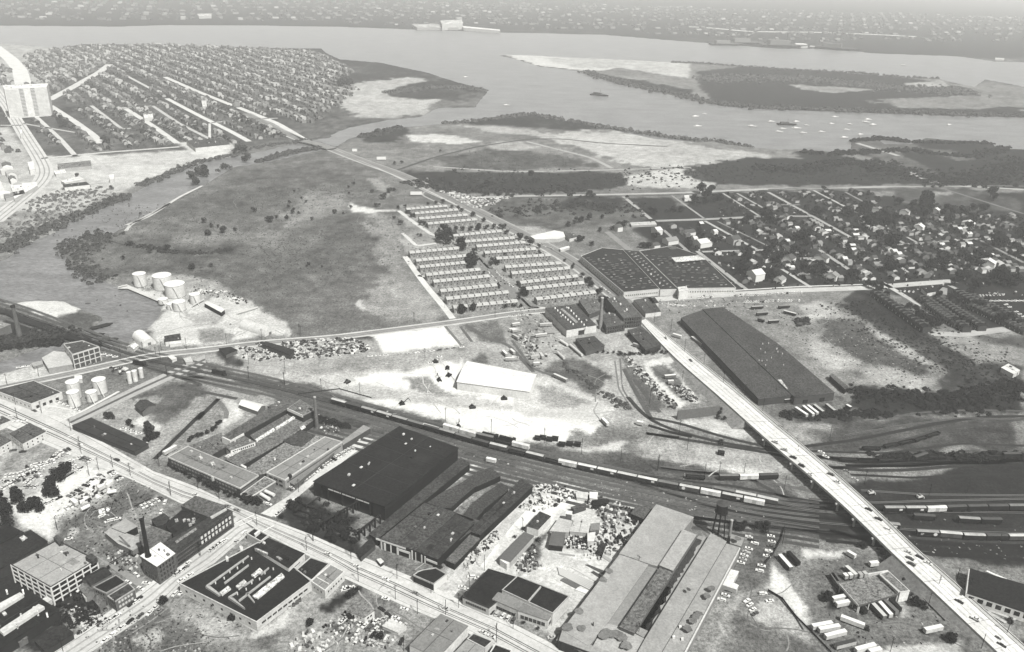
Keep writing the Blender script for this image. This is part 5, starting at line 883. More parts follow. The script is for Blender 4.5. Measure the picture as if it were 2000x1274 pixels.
# left suburb commercial buildings
for nm, lab, pts, h, w_, r_ in (('factory', 'low dark roofed plant with white front on the far creek bank', "a 1040,785 1240,775 1285,805 1090,825", 8, 235, 82), ('school', 'white flat school block beside the highway', "a 155,905 185,900 195,945 165,948", 9, 235, 240), ('store', 'long dark roofed shops near the highway bend', "a 320,915 505,895 510,925 330,940", 6, 190, 130),
    ('store', 'white roofed motel row below the dark shops', "a 300,955 360,945 370,965 310,972", 5, 215, 242), ('store', 'white low market beside the bend', "a 340,1010 440,985 470,1000 360,1020", 5, 215, 240), ('store', 'dark motel court with white gables', "a 350,1030 480,1015 500,1030 360,1045", 6, 240, 70), ('store', 'large white store west of the highway', "a 60,1030 200,1015 210,1035 80,1110", 6, 225, 244),
    ('store', 'dark roofed warehouse at the highway edge', "a 20,1085 130,1060 140,1080 30,1105", 6, 200, 150), ('church', 'pale church with a small tower in the far suburb', "a 1125,565 1150,560 1155,590 1130,595", 8, 225, 225), ('store', 'white roofed hall amid the far terraces', "a 800,640 850,635 855,655 805,658", 8, 225, 245), ('store', 'white billboard like shed by the creek bend', "a 610,975 635,972 635,1000 612,1002", 6, 225, 240),
    ('store', 'white box store near the north suburb corner', "a 110,725 122,722 125,745 112,748", 10, 235, 245), ('warehouse', 'white riverside warehouse on the far shore', "a 1100,78 1180,76 1180,90 1110,92", 12, 190, 205), ('factory', 'far shore factory with many pale bays', "b 440,135 640,135 700,155 470,155", 12, 165, 180),
    ('warehouse', 'long pale transit shed on the far shore', "b 720,145 930,165 935,172 730,155", 14, 225, 235), ('factory', 'pale power station block at the water edge', "b 600,115 720,110 725,130 610,135", 30, 200, 205),
    ('warehouse', 'white wharf shed at the far right shore', "c 1840,322 1890,325 1890,333 1840,331", 5, 190, 205), ('tanker_dock', 'white dock building behind the moored ships', "c 752,248 790,245 794,258 756,259", 8, 190, 215),
    ('bridge_house', 'white painted barn on the meadow near the railway', "f 1340,165 1415,160 1425,180 1345,185", 6, 236, 240), ('billboard_store', 'long white open shed among the suburb yards', "f 920,378 1110,368 1125,392 930,400", 3, 180, 210)):
    bld(nm, lab, nm.split('_')[-1] if nm != 'tanker_dock' else 'dock', pts, h, w_, r_)
pathstrip('causeway', "c 130,150 200,152 480,178 800,180 1050,188 1400,205", 40, 235, .3, 'road')
# ------------------------------------------------------------------ viaduct
LE = P("z 1250,628 1290,672 1330,712 1400,772 1455,822 1520,880 1590,938 1650,992 1700,1040 1742,1082 1800,1136 1870,1202 1960,1288 2040,1362")
RE = P("z 1262,622 1312,662 1372,710 1446,768 1512,826 1580,880 1640,932 1700,986 1748,1032 1795,1078 1855,1130 1922,1192 2012,1272 2090,1345")
HB = [0.1, .6, 1.5, 4, 6.5, 7.2, 7.6, 7.8, 7.6, 7.0, 5.4, 2.8, .4, .1]
nB = 66
def rs(E): 
    g_ = G(E, np.array(HB)); t_ = np.linspace(0, len(E)-1, nB); k = np.arange(len(E)); return np.stack([np.interp(t_, k, g_[:, 0]), np.interp(t_, k, g_[:, 1]), np.interp(t_, k, HB)], 1)
Lb = rs(LE); Rb = rs(RE)
for A in (Lb, Rb):
    for _ in range(6): A[1:-1] = (A[:-2]+2*A[1:-1]+A[2:])/4
i0 = int(4.15/13*(nB-1)); i1 = int(9.1/13*(nB-1))
vd = link('viaduct', None, None, (Lb[30][0], Lb[30][1], 0)); tag(vd, 'long white concrete road viaduct curving over the rail yard', 'bridge'); o3 = np.array([Lb[30][0], Lb[30][1], 0])
def ribbon(name, A, Bq, th, tone, s0, s1, parent, zt=0.0, kind='road', org=o3):
    n = s1-s0+1; a = A[s0:s1+1]-org; c = Bq[s0:s1+1]-org; up_ = np.array([0, 0, zt]); dn = np.array([0, 0, zt-th])
    V = [tuple(v+up_) for v in a]+[tuple(v+up_) for v in c]+[tuple(v+dn) for v in a]+[tuple(v+dn) for v in c]; Fc = []
    for i in range(n-1): Fc += [(i, n+i, n+i+1, i+1), (2*n+i, 2*n+i+1, 3*n+i+1, 3*n+i), (i, i+1, 2*n+i+1, 2*n+i), (n+i, 3*n+i, 3*n+i+1, n+i+1)]
    Fc += [(0, 2*n, 3*n, n), (n-1, 2*n-1, 4*n-1, 3*n-1)]
    return link(name, mesh(name, V, Fc, mat(tone, kind)), parent)
mixr = lambda f: Lb+(Rb-Lb)*f
ribbon('deck', mixr(.02), mixr(.98), 1.2, 243, i0, i1, vd)
ribbon('parapet', mixr(0), mixr(.02), 1.6, 232, 0, nB-1, vd, .9, 'wall'); ribbon('parapet', mixr(.98), mixr(1), 1.6, 232, 0, nB-1, vd, .9, 'wall')
ribbon('walkway', mixr(.86), mixr(.975), .3, 200, 0, nB-1, vd, .2, 'road'); ribbon('kerb', mixr(.025), mixr(.05), .3, 225, 0, nB-1, vd, .25, 'wall')
for k in range(i0, nB-2, 3):
    a = mixr(.03)[k]-o3; c = mixr(.85)[k]-o3; link('deck_joint', MB().bar((a[0], a[1], a[2]+.02), (c[0], c[1], c[2]+.02), .11).mesh('deck_joint', mat(130)), vd)
ribbon('wheel_wear', mixr(.2), mixr(.27), .04, 214, 0, nB-1, vd, .03, 'dirt'); ribbon('wheel_wear', mixr(.6), mixr(.67), .04, 214, 0, nB-1, vd, .03, 'dirt'); ribbon('centre_line', mixr(.435), mixr(.445), .04, 150, 0, nB-1, vd, .05, 'plain')
ribbon('lane_line', mixr(.845), mixr(.855), .05, 130, 0, nB-1, vd, .1, 'plain')
ap1 = ribbon('viaduct_road', mixr(.02), mixr(.98), .3, 240, 0, i0, None, 0.0, org=np.zeros(3)); tag(ap1, None, None, None, 'structure'); ap2 = ribbon('viaduct_road', mixr(.02), mixr(.98), .3, 240, i1, nB-1, None, 0.0, org=np.zeros(3)); tag(ap2, None, None, None, 'structure')
def embank(name, s0, s1, tone):
    n = s1-s0+1; L0 = Lb[s0:s1+1]; R0 = Rb[s0:s1+1]; T = np.gradient((L0+R0)/2, axis=0); T[:, 2] = 0; T /= np.linalg.norm(T, axis=1)[:, None]; Nn = np.stack([-T[:, 1], T[:, 0], 0*T[:, 0]], 1)
    sg = np.sign(((L0-R0)*Nn).sum(1)).mean(); Nn = Nn*sg; w_ = L0[:, 2:3]*1.8+.5
    a = L0+Nn*w_; a[:, 2] = -.3; c = R0-Nn*w_; c[:, 2] = -.3; lt = L0-[0, 0, .35]; rt = R0-[0, 0, .35]
    V = [tuple(v) for v in np.vstack([a, lt, rt, c])]; Fc = []
    for i in range(n-1):
        for k in range(3): Fc.append((k*n+i, k*n+i+1, (k+1)*n+i+1, (k+1)*n+i))
    for e in (0, n-1): Fc.append((e, n+e, 2*n+e, 3*n+e))
    tag(link(name, mesh(name, V, Fc, mat(tone, 'dirt'))), None, None, None, 'structure')
embank('embankment', 2, i0, 150); embank('embankment', i1, nB-3, 128)
for i in (i0, i1):
    a = Lb[i]-o3; c = Rb[i]-o3; d = Vector(c-a); link('abutment', mesh('abutment', *boxVF(0, Vector((d.x, d.y)).length, -.6, .6, -a[2]*0-.3, a[2]-1.2), mat(205, 'wall')), vd, (a[0], a[1], 0), math.atan2(d.y, d.x))
for k in range(1, 7):
    i = int(i0+(i1-i0)*k/7); a = Lb[i]-o3; c = Rb[i]-o3; d = Vector((c-a)[:2]); L_ = d.length; an = math.atan2(d.y, d.x); zt = a[2]-1.2
    pr = link('pier', mesh('pier', *boxVF(-1.6, L_+.3, -.6, .6, zt-1.1, zt), mat(200, 'wall')), vd, (a[0], a[1], 0), an)
    for f_ in (.03, .35, .66, .97): link('column', mesh('column', *boxVF(-.55, .55, -.5, .5, -.5, zt-1.1), mat(205, 'wall')), pr, (L_*f_, 0, 0))
# creek railway bridge + avenue bridge
def flatbridge(label, pts, w, z, tone, name='bridge', piers=4):
    W = smooth_path(G(P(pts), z), 24); o = W[0]; t = link(name, None, None, (o[0], o[1], 0)); tag(t, label, 'bridge'); W = W-o; n = len(W); T = np.gradient(W, axis=0); T /= np.hypot(T[:, 0], T[:, 1])[:, None]; Nn = np.stack([-T[:, 1], T[:, 0]], 1)
    V = []; 
    for zz in (z, z-1.2):
        for s_ in (1, -1): V += [(x, y, zz) for x, y in W+Nn*s_*w/2]
    Fc = []
    for i in range(n-1): Fc += [(i, n+i, n+i+1, i+1), (2*n+i, 2*n+i+1, 3*n+i+1, 3*n+i), (i, i+1, 2*n+i+1, 2*n+i), (n+i, 3*n+i, 3*n+i+1, n+i+1)]
    link('deck', mesh('deck', V, Fc, mat(tone, 'road')), t)
    for s_ in (1, -1):
        mb = MB()
        for i in range(0, n-1): mb.bar(tuple(W[i]+Nn[i]*s_*w/2)+(z+1,), tuple(W[i+1]+Nn[i+1]*s_*w/2)+(z+1,), .25)
        link('railing', mb.mesh('railing', mat(tone*.8)), t)
    for k in range(piers): i = int((k+.5)/piers*n); link('pier', mesh('pier', *boxVF(-w/2, w/2, -.7, .7, -4, z-1.2), mat(120, 'wall')), t, (W[i][0], W[i][1], 0), math.atan2(Nn[i][1], Nn[i][0]))
flatbridge('dark plate girder railway bridge over the creek branch', "d 400,845 520,880 640,915", 9, 2.5, 48)
flatbridge('low avenue bridge where the creek meets the bay', "a 1690,785 1760,800 1850,830", 22, 2.5, 150)
flatbridge('white footbridge approach at the pale road end', "d -60,690 60,700 150,750 300,800 400,842", 9, 1.2, 60, 'rail_embankment', 1)
# ------------------------------------------------------------------ rail yard tracks
RT = mat(150); 
def track(pts, tone=62, w=4.2, n=60, rails=True):
    W = smooth_path(G(P(pts)), n); pathstrip('track_bed', pts, w, tone, .07, 'dirt', n)
    if not rails: return
    T = np.gradient(W, axis=0); T /= np.hypot(T[:, 0], T[:, 1])[:, None]; Nn = np.stack([-T[:, 1], T[:, 0]], 1)
    for s_ in (.75, -.75):
        mb = MB(); a = W+Nn*(s_+.08); c = W+Nn*(s_-.08); V = [(x, y, .28) for x, y in a]+[(x, y, .28) for x, y in c]+[(x, y, .08) for x, y in a]+[(x, y, .08) for x, y in c]
        Fc = []
        for i in range(n-1): Fc += [(i, n+i, n+i+1, i+1), (i, i+1, 2*n+i+1, 2*n+i), (n+i, 3*n+i, 3*n+i+1, n+i+1)]
        tag(link('rail', mesh('rail', V, Fc, RT)), None, None, None, 'structure')
T1 = "z -40,590 60,620 150,655 280,702 400,728 520,752 650,787 750,815 850,843 945,872 1090,907 1200,931 1300,952 1400,971 1500,990 1600,1000 1725,1001 1870,1000 2150,1004"
def shift(s, dx, dy): return 'z ' + ' '.join('%g,%g' % (a[0]+dx, a[1]+dy) for a in P(s))
TC_ = lambda s: 'z '+' '.join('%g,%g' % tuple(a) for a in P(s) if a[0] < 1640); TD_ = lambda s: 'z '+' '.join('%g,%g' % tuple(a) for a in P(s) if a[0] > 1590)
track(TC_(T1), 52); track(TD_(T1), 48, n=20)
for dy, t_ in ((-9, 78), (-17, 92), (9, 84), (18, 92), (27, 86), (36, 96), (45, 88), (55, 80), (66, 90)): s_ = shift(T1 if dy < 20 else "z 560,775 700,812 850,850 1000,888 1150,925 1300,956 1450,980 1600,1003 1750,1016 1900,1020 2150,1026", 0, dy); track(TC_(s_), t_, 3.6, 50, abs(dy) < 30)
for s, t_ in (("i 900,700 1050,870 1200,940 1400,1000 1650,1060 1980,1110 w 100,170 600,190 1200,200 2000,190", 66), ("i 1040,980 1400,1040 1980,1130 w 150,270 400,290 800,290 1400,240 2000,180", 66), ("i 1060,860 1300,900 1600,1000 1980,1090 w 300,220 900,215 2000,215", 70),
    ("j 280,1085 640,1040 900,990 1350,900 1700,850 2100,850", 60), ("j 400,1165 800,1210 1300,1180 2100,1200", 56), ("j 500,1250 1000,1230 1600,1210 2100,1240", 60), ("j 640,1120 900,1080 1400,940 2000,870", 80), ("u 0,240 400,300 1000,340 1400,560 1960,700", 78),
    ("w -100,640 600,690 1200,680 2000,680", 40), ("w -100,720 500,800 900,890 1500,920 2000,940", 36), ("w 0,900 700,960 1300,1000 2000,1020", 42), ("w 100,860 900,1080 1600,1120 2000,1150", 40), ("i 1060,920 1160,950 1240,975 1400,1010", 50), ("i 1050,985 1300,1015", 70),
    ("l 560,270 640,330 700,420 690,480", 130), ("i 870,480 930,600 1030,780 1080,860", 96), ("i 950,560 1050,700 1150,820", 92), ("k 1480,1260 1960,790 l 400,510 620,290", 60), ("k 1960,480 l 250,80 700,190 1000,260", 110), ("k 1400,300 1960,420 l 300,60 800,160", 100),
    ("k 1300,340 1960,560 l 200,160 500,230 800,290", 86)): track(s, t_, 4, 40, False)
# ------------------------------------------------------------------ vehicles
def carmesh(tone, style):
    L_ = 5.2; w = 1.9; mb = MB()
    mb.add(*boxVF(-L_/2, L_/2, -w/2, w/2, .3, .95, .12, .1)); mb.add([( -.9, -.8, .95), (1.2, -.8, .95), (1.2, .8, .95), (-.9, .8, .95), (-.6, -.68, 1.42), (.7, -.68, 1.42), (.7, .68, 1.42), (-.6, .68, 1.42)], [(4, 5, 6, 7)])
    if style == 1: mb.box(-2.4, .7, -.72, .72, 1.42, 1.46)
    if style == 2: mb.V = []; mb.F = []; mb.M = []; mb.box(-2.6, 2.6, -.95, .95, .35, .95, .1, .08); mb.box(-.1, 1.3, -.85, .85, 1.5, 1.6); mb.box(-2.55, -.2, -.9, -.8, .95, 1.25); mb.box(-2.55, -.2, .8, .9, .95, 1.25)
    m1 = mb.mesh('car_body', mat(tone, 'paint'))
    g = MB()
    if style == 1: g.box(-2.3, 1.1, -.78, .78, .95, 1.41, .25, .1)
    elif style == 2: g.box(-.2, 1.5, -.82, .82, .95, 1.5, .25, .08)
    else: g.box(-1.2, 1.35, -.8, .8, .95, 1.41, .45, .12)
    return m1, g.mesh('window_glass', mat(38, 'glass'))
CT = [(250, 'white'), (238, 'cream'), (205, 'light grey'), (150, 'mid grey'), (95, 'dark grey'), (40, 'black')]
CARM = {(t, s): carmesh(t, s) for t, _ in CT for s in (0, 1, 2)}
WHM = MB().cyl(0, 0, -.12, .12, .34, n=10).mesh('wheel', mat(28)); 
CARS = []
def car(*a, **k):
    px, py = toPx(a[0], a[1]); CARS.append((scale_at(px, py) if -30 < px < 2030 and py < 1300 else 0, a, k))
def real_car(x, y, ang, ti, st, where, wheels, group=None, z=.06):
    t, nm = CT[ti]; a, g = CARM[(t, st)]; o = link('parked_car', a, None, (x, y, z), ang); link('window_glass', g, o)
    if wheels:
        for dx in (-1.6, 1.6):
            for dy in (-.9, .9): wq = link('wheel', WHM, o, (dx, dy, .34)); wq.rotation_euler = (math.pi/2, 0, 0)
    defer(o, nm+' '+['sedan', 'station wagon', 'pickup'][st], where, (x, y), 'car', group or ('cars '+where)); return o
cr = random.Random(5)
def pick(w): return cr.choices(range(6), w)[0]
def cars(s, n, mode, where, skip=0.1, w=(8, 3, 3, 2, 2, 2), z=.06, jit=.25):
    W = resample(G(P(s), z if z > 1 else 0), n) if n > 1 else G(P(s), z if z > 1 else 0); T = np.gradient(np.asarray(G(P(s))), axis=0) if n > 1 else None
    for i in range(n):
        if cr.random() < skip: continue
        if n > 1: j = min(i, n-2); d = W[j+1]-W[j]; an = math.atan2(d[1], d[0])
        else: an = 0
        if mode == 'x': an += math.pi/2
        elif mode != 'a': an = mode
        if cr.random() < .5: an += math.pi
        px, py = toPx(*W[i]); car(W[i][0]+cr.uniform(-jit, jit), W[i][1]+cr.uniform(-jit, jit), an+cr.uniform(-.06, .06), pick(w), cr.choices((0, 1, 2), (7, 2, 1))[0], where, py > 900, z=z)
WH = (12, 5, 3, 1, 1, 1); DK = (1, 1, 1, 2, 3, 4)
cars("l 1300,1165 1380,1105 1500,1015 1640,925 1760,850 1900,770", 25, 'x', 'beside the pale hall and black shed', .03, WH); cars("l 1560,960 1950,680", 6, 'x', 'under the pale loading canopy', .2)
cars("m 460,230 560,130 660,90", 9, 'x', 'in the upper strip of the crowded lot', .1, WH); cars("m 330,240 430,220 640,150", 11, 'a', 'in the second strip of the crowded lot', .1, WH)
cars("m 60,350 180,330 330,270 470,220 560,200", 15, 'x', 'in the middle strip of the crowded lot', .05, WH); cars("m 10,400 120,400 230,350 390,290", 13, 'a', 'in the fourth strip of the crowded lot', .05, WH)
cars("m 20,470 110,420 170,390", 6, 'x', 'at the left side of the crowded lot', 0, WH); cars("m 250,420 330,360 380,340", 6, 'x', 'just left of the big tree pair', 0, WH); cars("m 240,450 340,450", 4, 'x', 'behind the lower lot tree', 0, WH)
cars("m 680,200 700,250 740,300", 5, 'x', 'right of the big tree pair', 0, WH); cars("m 760,170 870,200", 5, 'x', 'nearest the main street in the crowded lot', 0, WH); cars("m 60,570 140,600 230,640", 5, 'a', 'along the lower edge of the crowded lot', .1); cars("m 420,620 560,560", 5, 'a', 'beneath the tree beside the pale lane', .1)
cars("m 670,540 860,410 960,340", 9, 'x', 'by the rubble stores', .2, (2, 1, 1, 2, 2, 3)); cars("m 640,660 720,620", 3, 'x', 'by the white trailers of the lane', 0, WH)
cars("m 1060,310 1150,380", 6, 'x', 'below the corner fence', .1, (3, 1, 1, 1, 2, 2)); cars("m 1360,640 1440,610 1540,560", 6, 'x', 'in the lot behind the brick wing', 0, WH); cars("m 1540,690 1580,600", 2, 'a', 'by the brick wing gate', 0, WH)
cars("m 960,690 1030,670", 3, 'x', 'together on the weeds', 0, WH); cars("m 980,730 1040,780", 2, 'x', 'lower on the weeds', 0, WH); cars("m 1060,770 1120,760", 2, 'a', 'near the rubble heap', 0, WH); cars("m 660,950 700,960", 1, .3, 'alone by the side street', 0, WH)
cars("n 1310,540 1400,620 1230,610 1350,670", 4, 'a', 'at the mouth of the narrow side street', 0, WH); cars("n 1260,820 1330,770", 3, 'a', 'along the corner brick building', 0); cars("n 1000,1010 1120,930", 3, 'a', 'at the kerb of the cross street', 0); cars("n 1000,1170 1160,1050 1250,980 1360,920 1440,900", 6, 1.25, 'on the grass below the cross street', 0, WH)
cars("n 1490,850 1530,880", 2, 1.1, 'by the weeds at the works corner', 0, (2, 2, 2, 2, 1, 1)); cars("n 1680,720 1740,710", 2, 1.3, 'at the blind end wall of the works', 0, WH); cars("n 1690,530 1780,470", 3, 'a', 'under the brick factory wall', .1); cars("p 550,300 680,210", 5, 'a', 'along the bright factory pavement', 0, WH)
cars("p 230,520 330,430", 3, 'a', 'further down the factory pavement', .1, WH); cars("p 790,220 860,140", 2, 'a', 'beside the corner office', 0, WH); cars("p 270,590 350,540", 2, 'a', 'touching the works wall', 0, WH)
cars("p 1300,840 1400,770", 4, 1.9, 'under the long white works wall', 0, (4, 1, 1, 1, 2, 3)); cars("p 1830,680 1890,660", 2, 'a', 'by the low office hedge', 0, WH)
cars("o 960,380 1100,420", 3, 'a', 'next to the tank trucks', 0, WH); cars("o 1180,520 1350,380", 8, 'a', 'along the shed side street kerb', .1, WH)
cars("r 750,770 820,790", 1, -.35, 'white and finned by the sandy kerb', 0, (1, 0, 0, 0, 0, 0)); cars("r 930,865 990,880", 1, -.3, 'in the middle of the sandy lot', 0, (1, 0, 0, 0, 0, 0)); cars("r 330,990 370,950", 2, .9, 'left of the small white garage', 0, WH); cars("r 510,1000 570,1040 650,1060", 4, 1.1, 'in front of the small white garage', 0, WH)
cars("r 660,990 740,960", 3, 1.0, 'right of the small white garage', 0, WH); cars("r 790,990 860,1020 920,1030", 4, .9, 'along the boat shed wall', 0, WH); cars("r 850,950 930,965", 1, -.3, 'beside the fallen crate', 0, WH); cars("r 710,870 780,920", 2, -.7, 'in black behind the garage', 0, (0, 0, 0, 0, 0, 1)); cars("r 620,1180 700,1210", 2, -.4, 'by the round bush at the bottom', 0, WH)
cars("r 380,660 430,670", 2, .2, 'by the hedge of the low office', 0, WH); cars("r 1570,560 1640,570", 2, .1, 'by the palm like poles', 0, WH); cars("r 1480,660 1540,680", 2, -.2, 'at the black shop corner', 0, (2, 1, 0, 0, 0, 1))
cars("t 300,890 500,980", 5, 1.15, 'nose in at the shop front', 0, (3, 1, 1, 1, 1, 3)); cars("r 1680,1090 1760,1130", 2, 'a', 'at the bottom kerb of the main street', 0, WH); cars("r 480,1090 900,1180", 4, 1.3, 'scattered at the bottom lot', .3, WH)
cars("t 870,1140 900,1150", 1, .2, 'white by the mill corner', 0, WH); cars("v 1040,180 1100,240", 3, -.4, 'at the head of the mill lot', 0, WH); cars("v 1040,290 1000,350 960,420", 5, -.45, 'along the mill side of the lot', 0, WH); cars("v 1250,170 1260,260 1220,340 1190,410 1140,500", 8, -.3, 'along the fence side of the mill lot', .05, WH); cars("v 850,690 780,780", 3, -.45, 'below the L shaped dock', 0, WH)
cars("v 1020,790 1100,910", 4, .6, 'inside the loop of the dirt drive', 0, WH); cars("v 1180,720 1240,790", 2, .2, 'by the dark fence bend', 0, WH)
cars("y 680,640 780,740 860,800", 6, 'a', 'along the middle street of the terraces', 0, WH); cars("y 600,650 680,740 760,820", 5, 'a', 'beside the terrace back lane', .1, WH); cars("y 1100,290 1210,350 1300,380", 4, 'a', 'by the auto shops on the avenue', .1, WH); cars("y 1840,800 1940,870", 3, 'a', 'under the plant wall on the avenue', 0, WH)
cars("f 1450,968 1560,960", 8, 1.2, 'in the first row before the plant', .1, WH); cars("g 0,935 260,925", 15, 1.2, 'in the front row of the plant lot', .1, WH); cars("f 1740,950 1990,940", 14, 1.2, 'in the back row of the plant lot', .1, WH); cars("f 1800,1000 1990,995", 11, 1.1, 'in the second row of the plant lot', .1, WH); cars("g 0,990 240,990", 13, 1.1, 'in the third row of the plant lot', .15, WH)
cars("f 1220,1020 1370,1030", 5, .4, 'on the bare lot by the garage', .2, WH); cars("g 1030,915 1130,920", 4, 1.0, 'outside the flat white club', 0, WH)
cars("g 1650,950 1850,940", 9, 1.3, 'in the top row of the suburb lot', .1, WH); cars("g 1700,990 1990,990", 10, .3, 'in the middle row of the suburb lot', .1, WH); cars("g 1850,1020 2040,1150", 8, .2, 'in the lower row of the suburb lot', .1, WH)
cars("k 185,385 300,370", 3, 'a', 'beside the creekside warehouse', 0, WH); cars("k 990,260 1100,285", 3, .3, 'beside the concrete loft', 0, WH); cars("k 510,700 740,800", 7, -.35, 'in the depot lot', 0, WH); cars("k 60,660 330,800", 4, 'a', 'at the depot kerb', .2, WH); cars("k 1180,975 1330,1020", 4, .3, 'behind the ragged low building', 0, WH); cars("k 230,900 150,905", 2, .4, 'by the small white store', 0, WH)
cars("k 130,1180 220,1195", 2, .3, 'outside the white walled warehouse', 0, DK); cars("k 880,355 960,385", 1, .15, 'on the creek road by the tanks', 0, WH)
cars("h 690,465 1000,445 1120,430 1400,395", 13, 'a', 'along the graded pad', .25, WH); cars("h 1160,520 1230,470", 3, .2, 'at the earthworks office', 0); cars("f -10,1110 140,1100", 6, .1, 'in the truck yard corner', 0, WH)
cars("u 1300,20 1420,120 1500,200 1620,330", 5, -.75, 'at the head of the viaduct', 0, (2, 1, 1, 2, 3, 3), z=7.9); cars("x 1180,640 1500,960", 3, -.8, 'on the lower viaduct ramp', 0, (2, 1, 1, 2, 2, 2), z=3.2); cars("w 20,120 60,160", 2, -.75, 'high on the viaduct near the walkers', 0, (3, 1, 1, 2, 2, 2), z=7.8); cars("w 110,330 170,400", 2, -.75, 'following the grey truck', 0, (3, 1, 1, 1, 1, 3), z=7.8); cars("w 260,300 340,380", 2, -.75, 'on the viaduct crest', 0, DK, z=7.8); cars("w 470,670 570,760", 2, -.75, 'mid span on the viaduct', 0, DK, z=7.6); cars("w 660,860 700,880", 1, -.8, 'black near the viaduct abutment', 0, DK, z=7.2)
for pts, z_, n_ in (("w 850,1080 880,1190", 6.6, 3), ("w 960,1130 1040,1180", 6.2, 2), ("x 1040,500 1070,540", 4.5, 1), ("x 1690,1150 1740,1220", .5, 2)): cars(pts, n_, -.8, 'on the far ramp of the viaduct' if z_ < 5 else 'bunched at the viaduct end', 0, DK, z=z_)
cars("k 100,860 600,1050 o 50,170 400,330", 6, 'a', 'driving in the upper main street', .3, WH); cars("o 700,440 800,480", 2, 'a', 'waiting at the crossing', 0, (1, 1, 1, 2, 2, 1)); cars("r 200,340 700,560 880,640 1330,860", 5, 'a', 'driving in the lower main street', .1, WH)
cars("b -20,830 400,1010 e 1400,300 1700,430", 5, 'a', 'far up the avenue', .2); cars("i 1200,240 1600,620", 3, 'a', 'climbing towards the viaduct', .2, WH, z=1.5); cars("i 930,470 1000,540 1070,600 1160,680 1240,770", 12, .3, 'among the scrap yard wrecks', .2, (1, 1, 1, 2, 3, 3), jit=2); cars("i 1250,620 1340,640 1400,730", 12, .8, 'inside the scrap yard loop', .1, (1, 1, 1, 2, 3, 3), jit=4)
# trucks and trailers
def trailer(px, py, ang, L_, tone, side_, label, cab=False, grp='parked trailers', h=2.6, tank=False, py_ref=None):
    c = G([(px, py)])[0]; t = link('trailer', None, None, (c[0], c[1], .06), ang); tag(t, label, 'trailer', grp)
    if tank: mb = MB().cyl(0, 0, -L_/2, L_/2, 1.25, n=18); o = link('tank_body', mb.mesh('tank_body', mat(tone, 'paint')), t, (0, 0, 2.2)); o.rotation_euler = (0, math.pi/2, 0)
    else: link('box_body', MB().box(-L_/2, L_/2, -1.25, 1.25, 1.1, 1.1+h).mesh('box_body', mat(side_, 'wall')), t); link('box_roof', MB().box(-L_/2-.02, L_/2+.02, -1.27, 1.27, 1.1+h, 1.18+h).mesh('box_roof', mat(tone)), t)
    link('bogie', MB().box(-L_/2+.8, -L_/2+3, -1.1, 1.1, 0, 1.05).mesh('bogie', mat(26)), t)
    if cab: link('tractor_cab', MB().box(L_/2+.4, L_/2+2.6, -1.1, 1.1, .9, 2.9, .2, .1).box(L_/2-1.5, L_/2+3.2, -.9, .9, .4, .95).mesh('tractor_cab', mat(44, 'paint')), t)
    else: link('landing_leg', MB().box(L_/2-2.4, L_/2-2.1, -.9, -.7, 0, 1.1).mesh('landing_leg', mat(40)), t); link('landing_leg', MB().box(L_/2-2.4, L_/2-2.1, .7, .9, 0, 1.1).mesh('landing_leg', mat(40)), t)
def trl(s, tone, side_, label, **k):
    A, C = G(P(s)); d = C-A; m_ = (A+C)/2; px, py = toPx(m_[0], m_[1]); trailer(px, py, math.atan2(d[1], d[0]), float(np.hypot(*d)), tone, side_, label, **k)
trl("x 200,970 425,1055", 250, 240, 'white semi-trailer with tractor crossing the terminal yard', cab=True); trl("x 120,800 285,765", 245, 210, 'upper white trailer backed to the terminal', cab=False); trl("x 155,850 330,815", 245, 215, 'lower white trailer backed to the terminal')
trl("x 620,975 490,835", 215, 120, 'pale sided trailer first in the canopy bay'); trl("x 680,960 555,820", 250, 205, 'white roofed trailer second in the canopy bay'); trl("x 735,930 600,800", 120, 140, 'grey trailer third in the canopy bay'); trl("x 765,905 665,795", 40, 60, 'black roofed trailer fourth in the canopy bay')
trl("x 1000,1100 1165,1065", 245, 220, 'short white trailer alone in the open yard', cab=False); trl("x 395,870 440,925", 50, 60, 'dark tractor trailer peeking below the canopy corner')
trl("x -75,1065 115,1030", 250, 200, 'first of the parked white trailers near the fence'); trl("x -10,1095 185,1060", 250, 205, 'second of the parked white trailers near the fence'); trl("x 50,1160 245,1110", 250, 215, 'third of the parked white trailers near the fence'); trl("x 150,1250 335,1205", 78, 200, 'dark roofed trailer below the parked white ones'); trl("x 340,1290 525,1240", 250, 230, 'bright trailer at the very bottom edge')
trl("x 470,1310 580,1280", 245, 230, 'second bright trailer cut by the bottom edge'); trl("x 250,490 345,575", 225, 150, 'pale trailer behind the terminal canopy'); trl("x 110,560 190,680", 120, 100, 'weathered grey trailer left of the canopy')
for k, x_ in enumerate((230, 275, 370, 415)): trl("x %d,%d %d,%d" % (x_, 560+k*-6, x_+28, 590-k*6), (245, 240, 180, 200)[k], 190, ['small white trailer nose showing behind the canopy', 'second white trailer nose behind the canopy', 'grey trailer nose behind the canopy', 'pale trailer nose next to the dock wall'][k])
trl("x 262,345 340,390", 245, 225, 'white box truck by the yard edge'); trl("x 475,460 555,450", 245, 225, 'white box truck near the dock wall')
trl("v 1330,380 1440,505", 248, 110, 'long white roofed trailer beside the mill lot fence'); trl("v 1410,350 1515,460", 42, 60, 'black roofed trailer paired with the white one'); trl("v 1835,560 1890,640", 110, 80, 'rusty trailer at the terminal approach')
for k, s in enumerate(("j 210,805 300,865", "j 270,795 350,860", "j 305,790 382,850")): trl(s, 250, 190, ['left of three white trailers below the charcoal warehouse', 'middle of three white trailers below the charcoal warehouse', 'right of three white trailers below the charcoal warehouse'][k])
